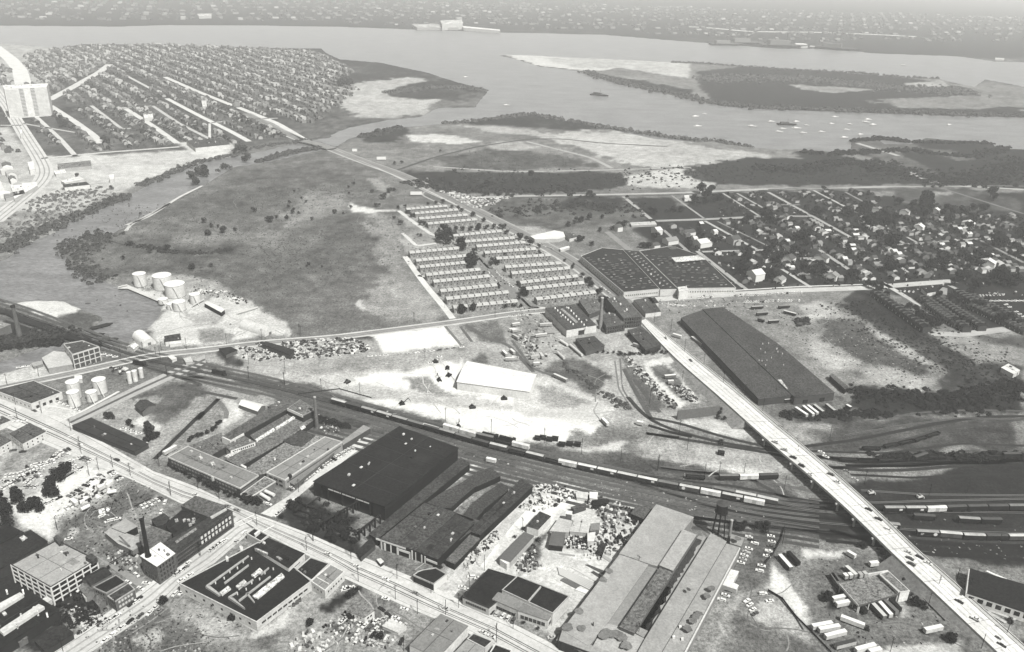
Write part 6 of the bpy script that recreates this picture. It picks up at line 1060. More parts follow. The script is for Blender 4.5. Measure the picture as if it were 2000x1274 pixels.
for k, s in enumerate(("j 355,785 425,840", "j 450,780 515,832", "j 605,785 640,805", "j 120,745 230,735", "j 80,715 180,708")): trl(s, (200, 190, 240, 225, 70)[k], 60, ['thin flatbed right of the white trailers', 'second flatbed right of the white trailers', 'stub trailer at the weedy edge', 'boxcar like trailer under the warehouse front', 'dark trailer under the warehouse front'][k])
for k, s in enumerate(("f 1860,1055 1950,1050", "f 1900,1105 1985,1098", "g 80,1050 165,1045", "g 120,1085 215,1110", "g 0,1165 80,1160", "f 1910,1145 1960,1160")): trl(s, (190, 160, 150, 225, 190, 120)[k], 60, ['trailer with pale roof in the field behind the warehouse', 'lower trailer in the field behind the warehouse', 'grey trailer by the plant lot', 'bright trailer by the brush pile', 'trailer at the gravel corner', 'dark short trailer near the warehouse edge'][k])
for k, s in enumerate(("i 375,275 430,310", "i 450,310 545,390", "i 355,370 405,415", "i 325,545 425,590", "i 940,305 1025,330")): trl(s, (240, 225, 220, 225, 190)[k], 150, ['white tank trailer first behind the mill', 'pair tank trailer beside the shed', 'tank trailer on the weeds', 'long pale bus parked by the dirt track', 'pale bus with dark side behind the mill'][k], tank=k < 3)
for k, s in enumerate(("f 0,1240 75,1225", "f 215,1190 310,1185", "f 255,1245 335,1240", "f 180,1275 270,1265", "f 0,1190 60,1180", "e 1770,1190 1870,1185", "f 285,1130 330,1165", "i 5,235 50,260", "i 0,410 50,420", "h 1720,440 1750,470", "h 1780,430 1810,455", "h 1740,500 1840,500", "i 145,410 215,400", "i 220,380 240,410", "i 165,460 215,458")):
    trl(s, (235, 220, 170, 235, 240, 245, 235, 200, 235, 245, 235, 240, 200, 215, 245)[k], 180, ['white trailer left of the dock warehouse', 'pale trailer in the middle of the truck yard', 'grey trailer in the truck yard', 'lower pale trailer of the truck yard', 'trailer at the truck yard edge', 'bright roofed trailer by the estate', 'trailer docked at the warehouse side', 'short trailer by the slanting drive', 'trailer on bare ground by the drive', 'steep parked trailer on bare ground', 'its neighbour trailer on bare ground', 'broad white trailer pair on bare ground', 'grey pair of trailers by the shed', 'narrow trailer next to the grey pair', 'small white box trailer'][k])
trl("m 690,600 740,640", 248, 230, 'white trailer body lying beside the pale lane'); trl("m 780,690 860,650", 250, 235, 'white tank trailer alone in the weeds', tank=True); trl("m 1035,525 1120,510", 248, 235, 'long white trailer beside the fence', tank=True); trl("m 945,495 1015,455", 248, 235, 'white box trailer left of a pair'); trl("m 1020,470 1075,430", 250, 240, 'white box trailer right of a pair')
trl("o 1005,330 1110,395", 246, 232, 'front white tank truck by the annex', tank=True); trl("o 1060,310 1155,355", 240, 228, 'rear white tank truck by the annex', tank=True); trl("k 1300,1190 1420,1140", 250, 238, 'white trailer at the end of the ragged building'); trl("k 1570,1230 1690,1165", 245, 200, 'pale trailer beside the rail spur')
trl("q 1715,500 1805,520", 250, 235, 'white trailer parked between the tracks'); trl("i 700,890 745,935", 250, 200, 'white truck at the edge of the white fill'); trl("i 968,915 1018,925", 250, 200, 'white pickup body beside the black huts'); trl("w 130,395 225,440", 150, 90, 'grey truck climbing the viaduct', py_ref=1)
trl("i 1185,560 1270,552", 245, 120, 'white bus inside the scrap yard loop'); trl("i 1210,600 1255,598", 235, 160, 'short white truck in the scrap yard loop'); trl("i 1250,230 1315,250", 245, 200, 'white truck at the foot of the charcoal warehouse')
# ------------------------------------------------------------------ railway rolling stock
def wagon_meshes(tone, roof, mark=None):
    d = {}
    d['car_body'] = MB().box(-6.2, 6.2, -1.45, 1.45, 1.1, 3.95).mesh('car_body', mat(tone, 'rust')); d['car_roof'] = MB().add([(-6.25, -1.5, 3.95), (6.25, -1.5, 3.95), (6.25, 1.5, 3.95), (-6.25, 1.5, 3.95), (-6.25, 0, 4.45), (6.25, 0, 4.45)], [(0, 1, 5, 4), (2, 3, 4, 5), (1, 2, 5), (3, 0, 4), (0, 3, 2, 1)]).mesh('car_roof', mat(roof, 'wall'))
    d['sliding_door'] = MB().box(-1.2, 1.2, -1.53, 1.53, 1.2, 3.8).mesh('sliding_door', mat(tone*.8+8)); return d
WG = [wagon_meshes(t, r) for t, r in ((62, 205), (48, 165), (72, 225), (40, 190), (90, 210), (30, 92), (60, 130))]; WGW = wagon_meshes(225, 240)
TRK = MB().box(-1.4, 1.4, -1.1, 1.1, .25, 1.1).mesh('wheel_truck', mat(20)); MK = mesh('white_mark', *boxVF(-1, 1, -.06, .06, 0, 1.2), mat(235)); MKR = MB().cyl(0, 0, -.06, .06, 1.1, n=16).mesh('round_mark', mat(240))
def txt(s, size, tone): 
    global _LT
    c = bpy.data.curves.new('lettering', 'FONT'); c.body = s; c.size = size; c.extrude = .03; c.align_x = 'CENTER'; c.materials.append(mat(tone)); oo = bpy.data.objects.new('lettering_source', c); COL.objects.link(oo); bpy.context.view_layer.update(); me_ = bpy.data.meshes.new_from_object(oo.evaluated_get(bpy.context.evaluated_depsgraph_get())); bpy.data.objects.remove(oo); me_.name = 'lettering'; return me_
def wagon(W, s, kind, where, mark=0, z=.3):
    p = np.array([np.interp(s, W[:, 0], W[:, k]) for k in (1, 2)]); q_ = np.array([np.interp(s+2, W[:, 0], W[:, k]) for k in (1, 2)]); an = math.atan2(*(q_-p)[::-1])
    t = link('boxcar' if kind != 'g' else 'gondola_car', None, None, (p[0], p[1], z), an)
    if kind == 'g': link('gondola_body', GON, t); link('load', GLD, t)
    else:
        for nm, me_ in (WGW if kind == 'w' else WG[kind]).items(): link(nm, me_, t)
    for dx in (-4.3, 4.3): link('wheel_truck', TRK, t, (dx, 0, 0))
    t.scale = (1.13, 1.08, 1.12)
    if mark == 1: o = link('round_mark', MKR, t, (-3.6, -1.5, 2.6)); o.rotation_euler = (math.pi/2, 0, 0)
    if mark == 2: link('white_mark', MK, t, (3.6, -1.5, 2.1)); 
    if mark == 3:
        o = link('lettering', bpy.data.meshes.get('lettering') or txt('SP', 1.9, 235), t, (-3.4, -1.53, 1.8)); o.rotation_euler = (math.pi/2, 0, 0); o = link('round_mark', MKR, t, (4.2, -1.5, 2.6)); o.rotation_euler = (math.pi/2, 0, 0)
    nm = {'g': 'open gondola', 'w': 'white boxcar', 0: 'grey boxcar', 1: 'dark boxcar', 2: 'bright roofed boxcar', 3: 'black sided boxcar', 4: 'weathered boxcar', 5: 'all dark boxcar', 6: 'dull roofed boxcar'}[kind]
    defer(t, nm, where, p, 'boxcar' if kind != 'g' else 'gondola car', 'wagons '+where)
GON = MB().box(-6.2, 6.2, -1.45, -1.3, 1.1, 2.4).box(-6.2, 6.2, 1.3, 1.45, 1.1, 2.4).box(-6.2, -6.05, -1.3, 1.3, 1.1, 2.4).box(6.05, 6.2, -1.3, 1.3, 1.1, 2.4).box(-6.2, 6.2, -1.3, 1.3, 1.0, 1.2).mesh('gondola_body', mat(44, 'rust')); GLD = MB().box(-5.9, 5.9, -1.2, 1.2, 1.2, 2.0, 1.0, .5).mesh('load', mat(60, 'dirt'))
def arc(s):
    W = smooth_path(G(P(s)), 60); d = np.r_[0, np.cumsum(np.hypot(*np.diff(W, axis=0).T))]; return np.column_stack([d, W])
def train(s, kinds, where, gap=15.1):
    W = arc(s); x = 6.5
    for k in kinds:
        if x > W[-1, 0]-4: break
        if k is not None: kk, m_ = (k if isinstance(k, tuple) else (k, 0)); wagon(W, x, kk, where, m_)
        x += gap
wr = random.Random(9)
train("z 650,788 750,816 850,845 945,873", [0, 5, (1, 2), (3, 2), 1, 6, 5], 'on the main line above the canopy')
train("z 828,838 945,872 1010,888 1090,908 1122,916", [0, 1, 6, 5, 4, 'g', 0, 'g', 'g', 5, 'g', 'g'], 'on the main line behind the black shed')
train("z 868,838 920,853 1020,877 1060,888", ['w', 'w', 6, 'g', 'w', 5], 'on the second track beside the black shed')
train("z 1092,908 1200,931 1300,952 1400,971 1500,991", ['w', (2, 2), (2, 2), (0, 0), (2, 2), 6, (4, 1), 'w', (0, 2), 'w', (1, 2), 5, 5], 'on the main line behind the pipe yard'); train("z 1395,962 1460,975 1510,986", [6, 4, 4, 'g'], 'on the track behind the water tower')
train("z 1727,1001 1770,1001 1820,1001 1880,998 2060,996", [(1, 2), (3, 2), 'w', 5, 5, 5, 6, 5], 'on the upper line right of the viaduct'); train("z 1790,1047 1840,1050 1900,1055 1970,1056 2060,1056", [(1, 3), 4, (3, 0), 5, 4, 6], 'on the lower line right of the viaduct')
train("z 1785,902 1810,893 1838,884", [5], 'on the weedy siding'); train("z 1405,938 1450,938 1520,936", [6, 'w', 5, 1, 5, 1], 'on the stub track before the viaduct'); train("z 1340,935 1400,940", ['g', 'g', 'g'], 'on the stub by the pole line')
train("w 275,100 380,105", ['g'], 'alone on the upper siding'); train("w 415,98 545,100", ['g', 'g'], 'on the cinder siding'); train("j 905,1100 1150,1050 1350,985", ['g']*7, 'in the long black coal string', 15.1)
def loco(s, label):
    A, C = G(P(s)); d = C-A; m_ = (A+C)/2; t = link('locomotive', None, None, (m_[0], m_[1], .3), math.atan2(d[1], d[0])); tag(t, label, 'locomotive', 'locomotives by the white fill')
    link('hood', MB().box(-7, 4, -1, 1, 1.4, 3.8).mesh('hood', mat(26, 'rust')), t); link('cab', MB().box(4, 6.4, -1.5, 1.5, 1.4, 4.3).mesh('cab', mat(34)), t); link('frame', MB().box(-7.8, 7.8, -1.5, 1.5, .9, 1.4).mesh('frame', mat(20)), t)
    for dx in (-4.6, 4.6): link('wheel_truck', TRK, t, (dx, 0, 0))
    link('exhaust_stack', MB().cyl(-2, 0, 3.8, 4.4, .4, n=8).mesh('exhaust_stack', mat(15)), t)
loco("z 943,852 973,860", 'left black diesel locomotive at the edge of the white fill'); loco("z 976,859 1007,867", 'right black diesel locomotive at the edge of the white fill'); loco("k 1280,348 1400,375", 'low dark locomotive by the level crossing'); loco("l 565,45 690,75", 'lone dark boxy locomotive near the level crossing lane')
for k, (x_, y_) in enumerate(((1050, 859), (1060, 858), (1073, 861), (1084, 860), (1097, 871), (1112, 870), (1128, 871), (1408, 888))):
    c = G([(x_, y_)])[0]; o = link('tool_hut', None, None, (c[0], c[1], 0), -.2); link('wall', MB().box(-2.4, 2.4, -1.8, 1.8, 0, 2.5).mesh('wall', mat(42)), o); link('roof', MB().box(-2.6, 2.6, -2, 2, 2.5, 2.8).mesh('roof', mat(48)), o); defer(o, 'black tool hut', 'below the white fill', c, 'hut', 'trackside huts')
def machine(px, py, label, kind, tone=60, s=1.0):
    c = G([(px, py)])[0]; t = link(kind, None, None, (c[0], c[1], 0), random.uniform(0, 3)); tag(t, label, kind.replace('_', ' ')); 
    link('body', MB().box(-2*s, 2*s, -1.2*s, 1.2*s, .9*s, 2.4*s, .3).mesh('body', mat(tone, 'rust')), t); link('cab', MB().box(-.8*s, .6*s, -.9*s, .9*s, 2.4*s, 3.6*s, .1).mesh('cab', mat(tone*.6)), t)
    for dy in (-1.5, 1.5): link('crawler_track', MB().box(-2.4*s, 2.4*s, (dy-.3)*s, (dy+.3)*s, 0, 1.1*s).mesh('crawler_track', mat(24)), t)
    link('boom' if 'excavator' in kind else 'blade', (MB().bar((2*s, 0, 2*s), (6*s, 0, 5*s), .3).bar((6*s, 0, 5*s), (8*s, 0, .8*s), .25) if 'excavator' in kind else MB().box(2.6*s, 3*s, -1.8*s, 1.8*s, .2, 1.6*s)).mesh('boom', mat(tone)), t)
for a in ((678, 748, 'dozer idle on pale graded earth', 'bulldozer', 100), (785, 790, 'dark excavator on the strip of white fill', 'excavator', 50), (858, 744, 'excavator digging by the white warehouse', 'excavator', 55), (922, 797, 'small bulldozer on the white fill road', 'bulldozer', 80), (874, 721, 'dark grader near the stacked pipes', 'bulldozer', 48), (876, 735, 'dark loader beside the earth mound', 'bulldozer', 40),
    (850, 708, 'truck like loader left of the pipe stack', 'bulldozer', 70), (895, 836, 'small crane beside the locomotives', 'excavator', 45), (984, 780, 'dark compressor truck before the white warehouse', 'bulldozer', 60), (1408, 866, 'hand car sized crane on the cinders', 'bulldozer', 60), (1700, 965, 'white cab loader beside the right tracks', 'bulldozer', 230), (1795, 973, 'pale loader right of the viaduct', 'bulldozer', 225)): machine(*a)
# ------------------------------------------------------------------ heaps, stacks and yard clutter
def clutter(name, label, poly, n, tones, size=(.6, 2.2), hmax=1.6, seed=0, kind='stuff'):
    W = G(P(poly)); x0, y0 = W.min(0); x1, y1 = W.max(0); R_ = random.Random(seed); mb = MB(); c = 0; tr = 0
    while c < n and tr < n*30:
        tr += 1; x = R_.uniform(x0, x1); y = R_.uniform(y0, y1)
        if sdf(np.array([x]), np.array([y]), W)[0] > 0: continue
        a = R_.uniform(0, 3.14); l = R_.uniform(*size)/2; w_ = l*R_.uniform(.3, .9); hh = R_.uniform(.3, hmax); ca, sa = math.cos(a), math.sin(a)
        V, Fc = boxVF(-l, l, -w_, w_, 0, hh, l*R_.uniform(0, .5), w_*R_.uniform(0, .5)); mb.add([(x+px*ca-py*sa, y+px*sa+py*ca, pz) for px, py, pz in V], Fc, R_.randrange(len(tones))); c += 1
    o = link(name, mb.mesh(name, [mat(t) for t in tones])); tag(o, label, None, None, kind)
clutter('scrap_heap', 'bright rubble and scrap strewn around the pipe yard', "s 640,600 740,430 1000,440 1100,560 700,700 560,640", 220, (235, 200, 120, 60, 240), (.8, 3), 1.6, 1)
clutter('scrap_heap', 'stone rubble and crates along the shed wall', "s 30,1230 60,1100 350,860 380,920 180,1130 80,1240", 170, (230, 190, 90, 60, 215), (1, 3), 1.6, 2)
clutter('scrap_heap', 'mixed piles of goods before the mill wall', "s 1080,500 1420,560 1600,640 1700,800 1560,1040 1300,1160 1180,1100 1200,900 1380,800", 360, (235, 205, 120, 50, 90), (.8, 3), 2, 3)
clutter('scrap_heap', 'fenced store of small castings and barrels', "s 1005,900 1200,905 1210,1050 1000,1030", 130, (240, 60, 30, 225), (.8, 2.5), 1.4, 4)
clutter('scrap_heap', 'machinery parts scattered by the grey barn', "s 500,1190 700,1000 760,1040 700,1160 790,1210 640,1300 540,1260", 110, (60, 110, 230, 190), (.8, 3), 1.4, 5)
clutter('scrap_heap', 'dirt and stone tips beside the crowded tank farm', "d 1280,540 1500,570 1640,640 1560,650 1400,600 1250,580", 120, (235, 180, 110, 70), (1, 4), 1.5, 6)
clutter('salvage_rows', 'rows of stacked lumber and salvage south of the road', "h 0,350 500,310 560,330 700,390 640,440 300,470 0,470", 420, (235, 190, 90, 55, 120, 70), (1, 4.5), 1.5, 7)
clutter('scrap_heap', 'pale lumps of rock and spoil at the bottom lot', "p 1300,1200 1480,1060 1600,1100 1700,1200 1560,1300 1300,1300", 70, (235, 215, 150, 90), (.8, 3.2), 1.6, 8)
clutter('scrap_heap', 'rubbish and barrels on the cleared corner lot', "n 640,820 820,850 980,900 960,980 820,1060 680,900", 130, (200, 110, 60, 230), (.6, 2), 1.2, 9)
clutter('scrap_heap', 'junk, timber and drums around the burnt lot', "m 980,1080 1200,1000 1330,1080 1300,1230 1160,1260", 110, (150, 80, 40, 215), (.6, 2.5), 1.2, 10)
clutter('wrecked_cars', 'junkyard of wrecked cars beside the avenue', "b 580,1065 700,1075 800,1100 1000,1100 900,1140 790,1170 700,1120", 260, (225, 190, 120, 60, 235), (2.5, 5), 1.3, 11)
clutter('scrap_heap', 'mounded scrap and drums in the loop of the drive', "i 1240,610 1330,620 1450,720 1420,750 1300,700", 150, (50, 80, 170, 225), (1, 4), 1.8, 12); clutter('scrap_heap', 'scrap line between the drive and tracks', "i 880,400 930,400 1290,760 1260,800 1150,720 950,500", 200, (60, 100, 190, 225), (1, 4), 1.8, 13)
clutter('scrap_heap', 'barrels and crates among the trailers', "i 20,220 200,200 200,420 120,400", 90, (70, 110, 220, 190), (1, 4), 1.6, 14); clutter('scrap_heap', 'pale debris along the barrel store', "d 1520,930 1700,900 1990,960 1990,1010 1600,1020", 170, (235, 60, 215, 90), (1, 4), 1.5, 15)
clutter('scrap_heap', 'boxes dumped in the triangular rail lots', "k 1040,380 1200,380 1200,450 1100,450", 50, (60, 225, 120), (1, 5), 1.4, 16); clutter('yard_litter', 'pale stones and litter along the rail yard', "z 880,862 1100,905 1500,985 1500,1040 1100,950 900,890", 80, (190, 215, 60), (.5, 1.5), .4, 17)
clutter('yard_litter', 'bits of debris among the dark right hand tracks', "w 300,700 2000,800 2000,1150 1000,1090", 70, (120, 150, 90, 190), (.5, 1.5), .4, 18); clutter('yard_litter', 'pale rubbish tipped across the rough field', "j 450,180 900,200 1250,450 900,560 500,500", 130, (190, 175), (.6, 1.6), .4, 19)
clutter('scrap_heap', 'jumbled stores beside the corner fence', "m 660,560 1000,340 1080,390 1060,460 860,600 700,620", 90, (245, 225, 80, 50), (1, 5), 1.8, 20); clutter('brush_pile', 'dark heap of brush and junk in the far field', "g 190,1130 310,1125 320,1170 230,1185", 90, (60, 90, 40), (2, 6), 1.6, 21)
def stack(pts, h, tone, label, name='pipe_stack'): 
    W = [tuple(w) for w in G(P(pts))]; W = W if ccw(W) else W[::-1]; c = np.mean(W, 0); W = [(x-c[0], y-c[1]) for x, y in W]; o = link(name, None, None, (c[0], c[1], 0)); tag(o, label, 'stack', 'stacks in the pipe yard')
    a, b_2, c2, d2 = [Vector(w) for w in W]; n = 6
    if (b_2-a).length < (c2-b_2).length: a, b_2, c2, d2 = b_2, c2, d2, a
    for k in range(n):
        p = a.lerp(d2, (k+.5)/n); q_ = b_2.lerp(c2, (k+.5)/n); r_ = (d2-a).length/n*.46; link('pipe', MB().bar((p.x, p.y, min(h, r_)), (q_.x, q_.y, min(h, r_)), r_, n=8).mesh('pipe', mat(tone)), o)
for pts, tn, lab in (("t 925,465 1295,615 1240,690 945,540", 215, 'widest pale pipe stack in the yard corner'), ("t 1050,465 1080,470 1300,570 1290,600", 225, 'thin bright pipe stack above the widest'), ("t 1190,440 1220,440 1375,500 1360,530 1190,465", 95, 'upper dark pipe stack by the mill wall'), ("t 1245,512 1270,500 1350,545 1330,570", 90, 'lower dark pipe stack by the mill wall'),
    ("t 950,590 985,568 1140,640 1105,672", 120, 'short dark pipe stack near the black roofs'), ("t 940,325 1095,345 1090,362 940,340", 170, 'rack of thin grey pipes before the open shed'), ("s 740,500 820,500 835,545 760,550", 238, 'bright crate stack at the rail end'), ("t 1095,680 1120,660 1240,690 1210,725", 248, 'white slab stack at the yard gate'), ("t 1330,350 1350,335 1450,395 1435,425", 190, 'slotted pallet stack by the mill')):
    P4 = P(pts)[:4] if len(P(pts)) > 4 else P(pts); stack('z '+' '.join('%g,%g' % tuple(a) for a in P4), 1.5, tn, lab)
for pts, tn, h_, lab in (("s 1260,575 1400,560 1412,590 1270,630", 40, 3, 'black low wagon shaped bin in the pipe yard'), ("s 1055,640 1190,600 1200,625 1080,665", 92, 4, 'dark travelling hoist in the bright yard'), ("r 720,1020 870,1085 950,1030 800,960", 225, 2.2, 'long white boat cradle at the lot corner'), ("s 1100,495 1215,500 1210,560 1110,545", 225, 3, 'pale crate cluster at the rail edge'), ("s 1235,495 1310,500 1300,560 1235,550", 245, 4, 'white square crate at the rail edge')): bld('yard_bin', lab, 'bin', pts, h_, tn, tn)
# ------------------------------------------------------------------ boats and ships
def boat(px, py, L_, ang, tone, label, house=True, name='boat'):
    c = G([(px, py)])[0]; w_ = L_*.17; t = link(name, None, None, (c[0], c[1], -1.1), ang); tag(t, label, 'boat'); V = []; 
    for z_, f_ in ((-.3, .8), (L_*.05, 1)): V += [(-L_/2, -w_*f_, z_), (L_*.25, -w_*f_, z_), (L_/2*f_, 0, z_), (L_*.25, w_*f_, z_), (-L_/2, w_*f_, z_)]
    link('hull', mesh('hull', V, [(0, 1, 6, 5), (1, 2, 7, 6), (2, 3, 8, 7), (3, 4, 9, 8), (4, 0, 5, 9), (5, 6, 7, 8, 9)], mat(tone)), t)
    if house: link('deckhouse', MB().box(-L_*.35, L_*.05, -w_*.6, w_*.6, L_*.05, L_*.13).mesh('deckhouse', mat(min(250, tone+30))), t); link('mast', MB().bar((0, 0, L_*.1), (0, 0, L_*.3), L_*.006).mesh('mast', mat(80)), t)
boat(1172, 186, 55, -.5, 60, 'dark tug riding alone off the point'); boat(1538, 243, 48, 0, 70, 'dark dredger among the moored white boats'); boat(1420, 88, 160, .1, 110, 'grey laid up ship near the far shore'); boat(1458, 86, 200, .2, 105, 'second grey laid up ship near the far shore'); boat(1535, 92, 230, 0, 95, 'long dark freighter moored off the far shore'); boat(1570, 92, 120, 0, 235, 'white passenger ship beside the freighter'); boat(1638, 97, 200, -.5, 85, 'freighter swung across the channel')
br = random.Random(2)
for x_, y_ in ((1359, 227), (1377, 222), (1364, 246), (1470, 246), (1507, 237), (1523, 257), (1530, 251), (1556, 237), (1557, 250), (1570, 259), (1576, 244), (1606, 257), (1625, 241), (1632, 228), (1661, 242), (1655, 253), (1681, 262), (1693, 238), (1696, 233), (1706, 243), (1650, 268), (1854, 243), (1765, 127), (1488, 34), (1250, 170), (990, 205), (910, 150)):
    if y_ < 40: continue
    c = G([(x_, y_)])[0]; L_ = br.uniform(12, 24); boat(x_, y_, L_, br.uniform(-.5, .5), 245, None, True, 'motor_boat'); o = COL.objects[-1]
    r_ = [q for q in bpy.data.objects if q.name.startswith('motor_boat')][-1]
    defer(r_, 'small white motor boat', 'moored in the wide channel', c, 'boat', 'small boats in the channel')
boat(165, 660, 19, .5, 62, 'dark barge moored under the railway bridge bank', False, 'barge'); boat(183, 654, 21, .4, 58, 'long dark barge in mid creek', False, 'barge'); boat(213, 662, 18, .2, 60, 'dark barge against the tank farm bank', True, 'barge'); boat(200, 636, 22, .8, 60, 'low dark barge at the sandy point', False, 'barge'); boat(172, 591, 6, .3, 90, 'small launch near the sandy point')
# billboards
for k, (x_, y_, w_, lab) in enumerate(((693, 298, 9, 'white billboard nearest the bay beside the avenue'), (745, 314, 17, 'white billboard on the bay side of the avenue'), (813, 383, 18, 'large white billboard beside the avenue at the estate'))):
    c = G([(x_, y_)])[0]; t = link('billboard', None, None, (c[0], c[1], 0), .15); tag(t, lab, 'billboard'); link('panel', MB().box(-w_/2, w_/2, -.2, .2, 2, 7).mesh('panel', mat(248)), t)
    for dx in (-.35, 0, .35): link('post', MB().box(w_*dx-.15, w_*dx+.15, .2, .5, 0, 6).mesh('post', mat(90)), t)
# ------------------------------------------------------------------ utility poles
PM = MB().bar((0, 0, 0), (0, 0, 1), .16, n=6).mesh('post', mat(40)); CA = MB().box(-1.2, 1.2, -.08, .08, -.08, .08).mesh('crossarm', mat(44)); LH = MB().box(-.2, 1.6, -.12, .12, -.1, .1).mesh('lamp_arm', mat(60))
def poles(s, where, h=12, lamp=False):
    for a in P(s):
        c = G([a])[0]; o = link('utility_pole', None, None, (c[0], c[1], 0), random.uniform(0, 3)); ps = link('post', PM, o); ps.scale = (1, 1, a[2] if len(a) > 2 else h); hh = a[2] if len(a) > 2 else h
        link('crossarm', CA, o, (0, 0, hh-.8)); link('lamp_arm' if lamp else 'crossarm', LH if lamp else CA, o, (0, 0, hh-1.8 if not lamp else hh)); defer(o, 'dark wooden pole', where, c, 'pole', 'poles '+where)
poles("h 25,690 310,740 610,770 1275,970 1630,1060 z 830,704 486,712 557,730", 'around the white fill', 13); poles("i 845,1200 1135,1270 1300,990 1070,750 1320,600 1340,350 1490,460 1640,610 1805,710 1945,830 250,1060 540,1140 1105,120 1235,190", 'beside the viaduct approach', 14)
poles("u 165,290 615,355 755,335 990,350 1380,470 1360,1000 450,100", 'behind the mill'); poles("w 1410,510 430,430 1040,560 1700,1050", 'among the dark right hand tracks', 13); poles("x 1310,600 1130,680 1040,840 680,1270 1550,1240 1790,1110 1430,700", 'around the truck terminal', 11); poles("j 480,1020 50,720 1840,400 1915,600", 'in the far rail lots', 12)
poles("k 70,550 150,740 375,475 1155,275 1370,235 1495,285 1545,220 1785,200 1600,465 400,820 170,880 680,990 770,1160", 'near the small tank yard', 11); poles("d 1475,910 1705,880 1215,940 1045,1010 1620,1130 1850,1170 1950,850", 'around the oil tank farm', 12)
poles("m 855,340 1080,260 1250,340 1635,530 780,130 945,285 550,860 1525,250", 'along the near left streets', 11); poles("n 1120,895 605,1270 1560,605 1920,350 1260,1260", 'by the narrow side street', 11); poles("o 165,320 425,270 630,370 440,910 155,1050 80,1160 990,620 1465,860 1525,770 1890,920 1390,300", 'at the crossing', 11); poles("r 490,600 845,770 860,570 1055,910 1325,915 420,380 60,210 1810,1140 925,1260 1185,710 1450,850", 'along the lower main street', 11)
poles("s 590,880 225,1250 z 1246,1250 t 80,660 500,1050 1695,490 340,1180", 'around the pipe yard', 11, True); poles("e 1030,1110 1610,1010 150,1220 1270,1000 570,50 1660,1080", 'beside the big field road', 11)
# fences (thin dark lines of posts and mesh)
def fence(s, label, h=2.2, tone=60):
    W = G(P(s)); t = link('fence', None, None, (W[0][0], W[0][1], 0)); tag(t, label, 'fence'); W = W-W[0]; mb = MB()
    for i in range(len(W)-1):
        a, c = Vector(W[i]), Vector(W[i+1]); d = c-a; link('fence_panel', mesh('fence_panel', *boxVF(0, d.length, -.05, .05, .2, h), mat(tone)), t, (a.x, a.y, 0), math.atan2(d.y, d.x)); n = max(1, int(d.length/8)); pm_ = mesh('fence_post', *boxVF(-.12, .12, -.12, .12, 0, h+.3), mat(tone*.7))
        for k in range(n): p_ = a+d*k/n; link('fence_post', pm_, t, (p_.x, p_.y, 0))
fence("v 1380,90 1350,200 1280,330 1200,430", 'dark fence along the mill parking lot'); fence("v 1225,690 1360,770 1490,940 1640,1090 1830,1290", 'leaning dark fence below the dirt drive', 1.6, 50); fence("m 570,400 800,260", 'dark low fence beside the big lot trees', 1.4, 40)
fence("x 860,640 1200,980", 'wire fence along the terminal bank', 1.2, 70); fence("k 330,520 590,625", 'thin dark wall behind the depot', 1.6, 80); fence("s 190,960 520,640 720,450", 'pale wall between the long shed and the pipe yard', 2, 200); fence("m 1290,640 1450,560", 'low dark fence in the weedy lot', 1.2, 70); fence("h 130,760 450,720 700,790", 'thin dark fence line beside the rails', 1.2, 70)
fence("r 1030,495 1120,430 1200,460", 'short pale parapet fence by the corner shop', 1, 190)
# two workers on the deck
def person(px, py, z, label, tone, ang=0):
    c = G([(px, py)], z)[0]; bm_ = bpy.data.meshes.new('person'); J = [(0, 0, .95), (0, 0, 1.2), (0, 0, 1.45), (0, 0, 1.55), (0, 0, 1.72), (.1, 0, .9), (.13, .05, .5), (.14, .02, .06), (.15, .14, .03), (-.1, 0, .9), (-.13, -.08, .5), (-.14, -.2, .08), (-.15, -.08, .04), (.2, 0, 1.42), (.27, .04, 1.15), (.27, .16, .92), (-.2, 0, 1.42), (-.27, .02, 1.15), (-.27, .12, .9)]
    E = [(0, 1), (1, 2), (2, 3), (3, 4), (0, 5), (5, 6), (6, 7), (7, 8), (0, 9), (9, 10), (10, 11), (11, 12), (2, 13), (13, 14), (14, 15), (2, 16), (16, 17), (17, 18)]; R_ = [.15, .15, .17, .06, .11, .09, .065, .05, .04, .09, .065, .05, .04, .06, .05, .04, .06, .05, .04]
    bm_.from_pydata(J, E, []); bm_.materials.append(mat(tone)); o = link('person', bm_, None, (c[0], c[1], z), ang); md = o.modifiers.new('Skin', 'SKIN')
    for i, r_ in enumerate(R_): bm_.skin_vertices[0].data[i].radius = (r_, r_)
    bm_.skin_vertices[0].data[0].use_root = True; o.modifiers.new('Subsurf', 'SUBSURF').levels = 1; tag(o, label, 'person', 'people walking on the viaduct')
person(1559, 874, 7.3, 'person in dark clothes walking on the viaduct, upper of two', 30); person(1559, 880.5, 7.3, 'person in dark clothes walking on the viaduct, lower of two', 36, .6)

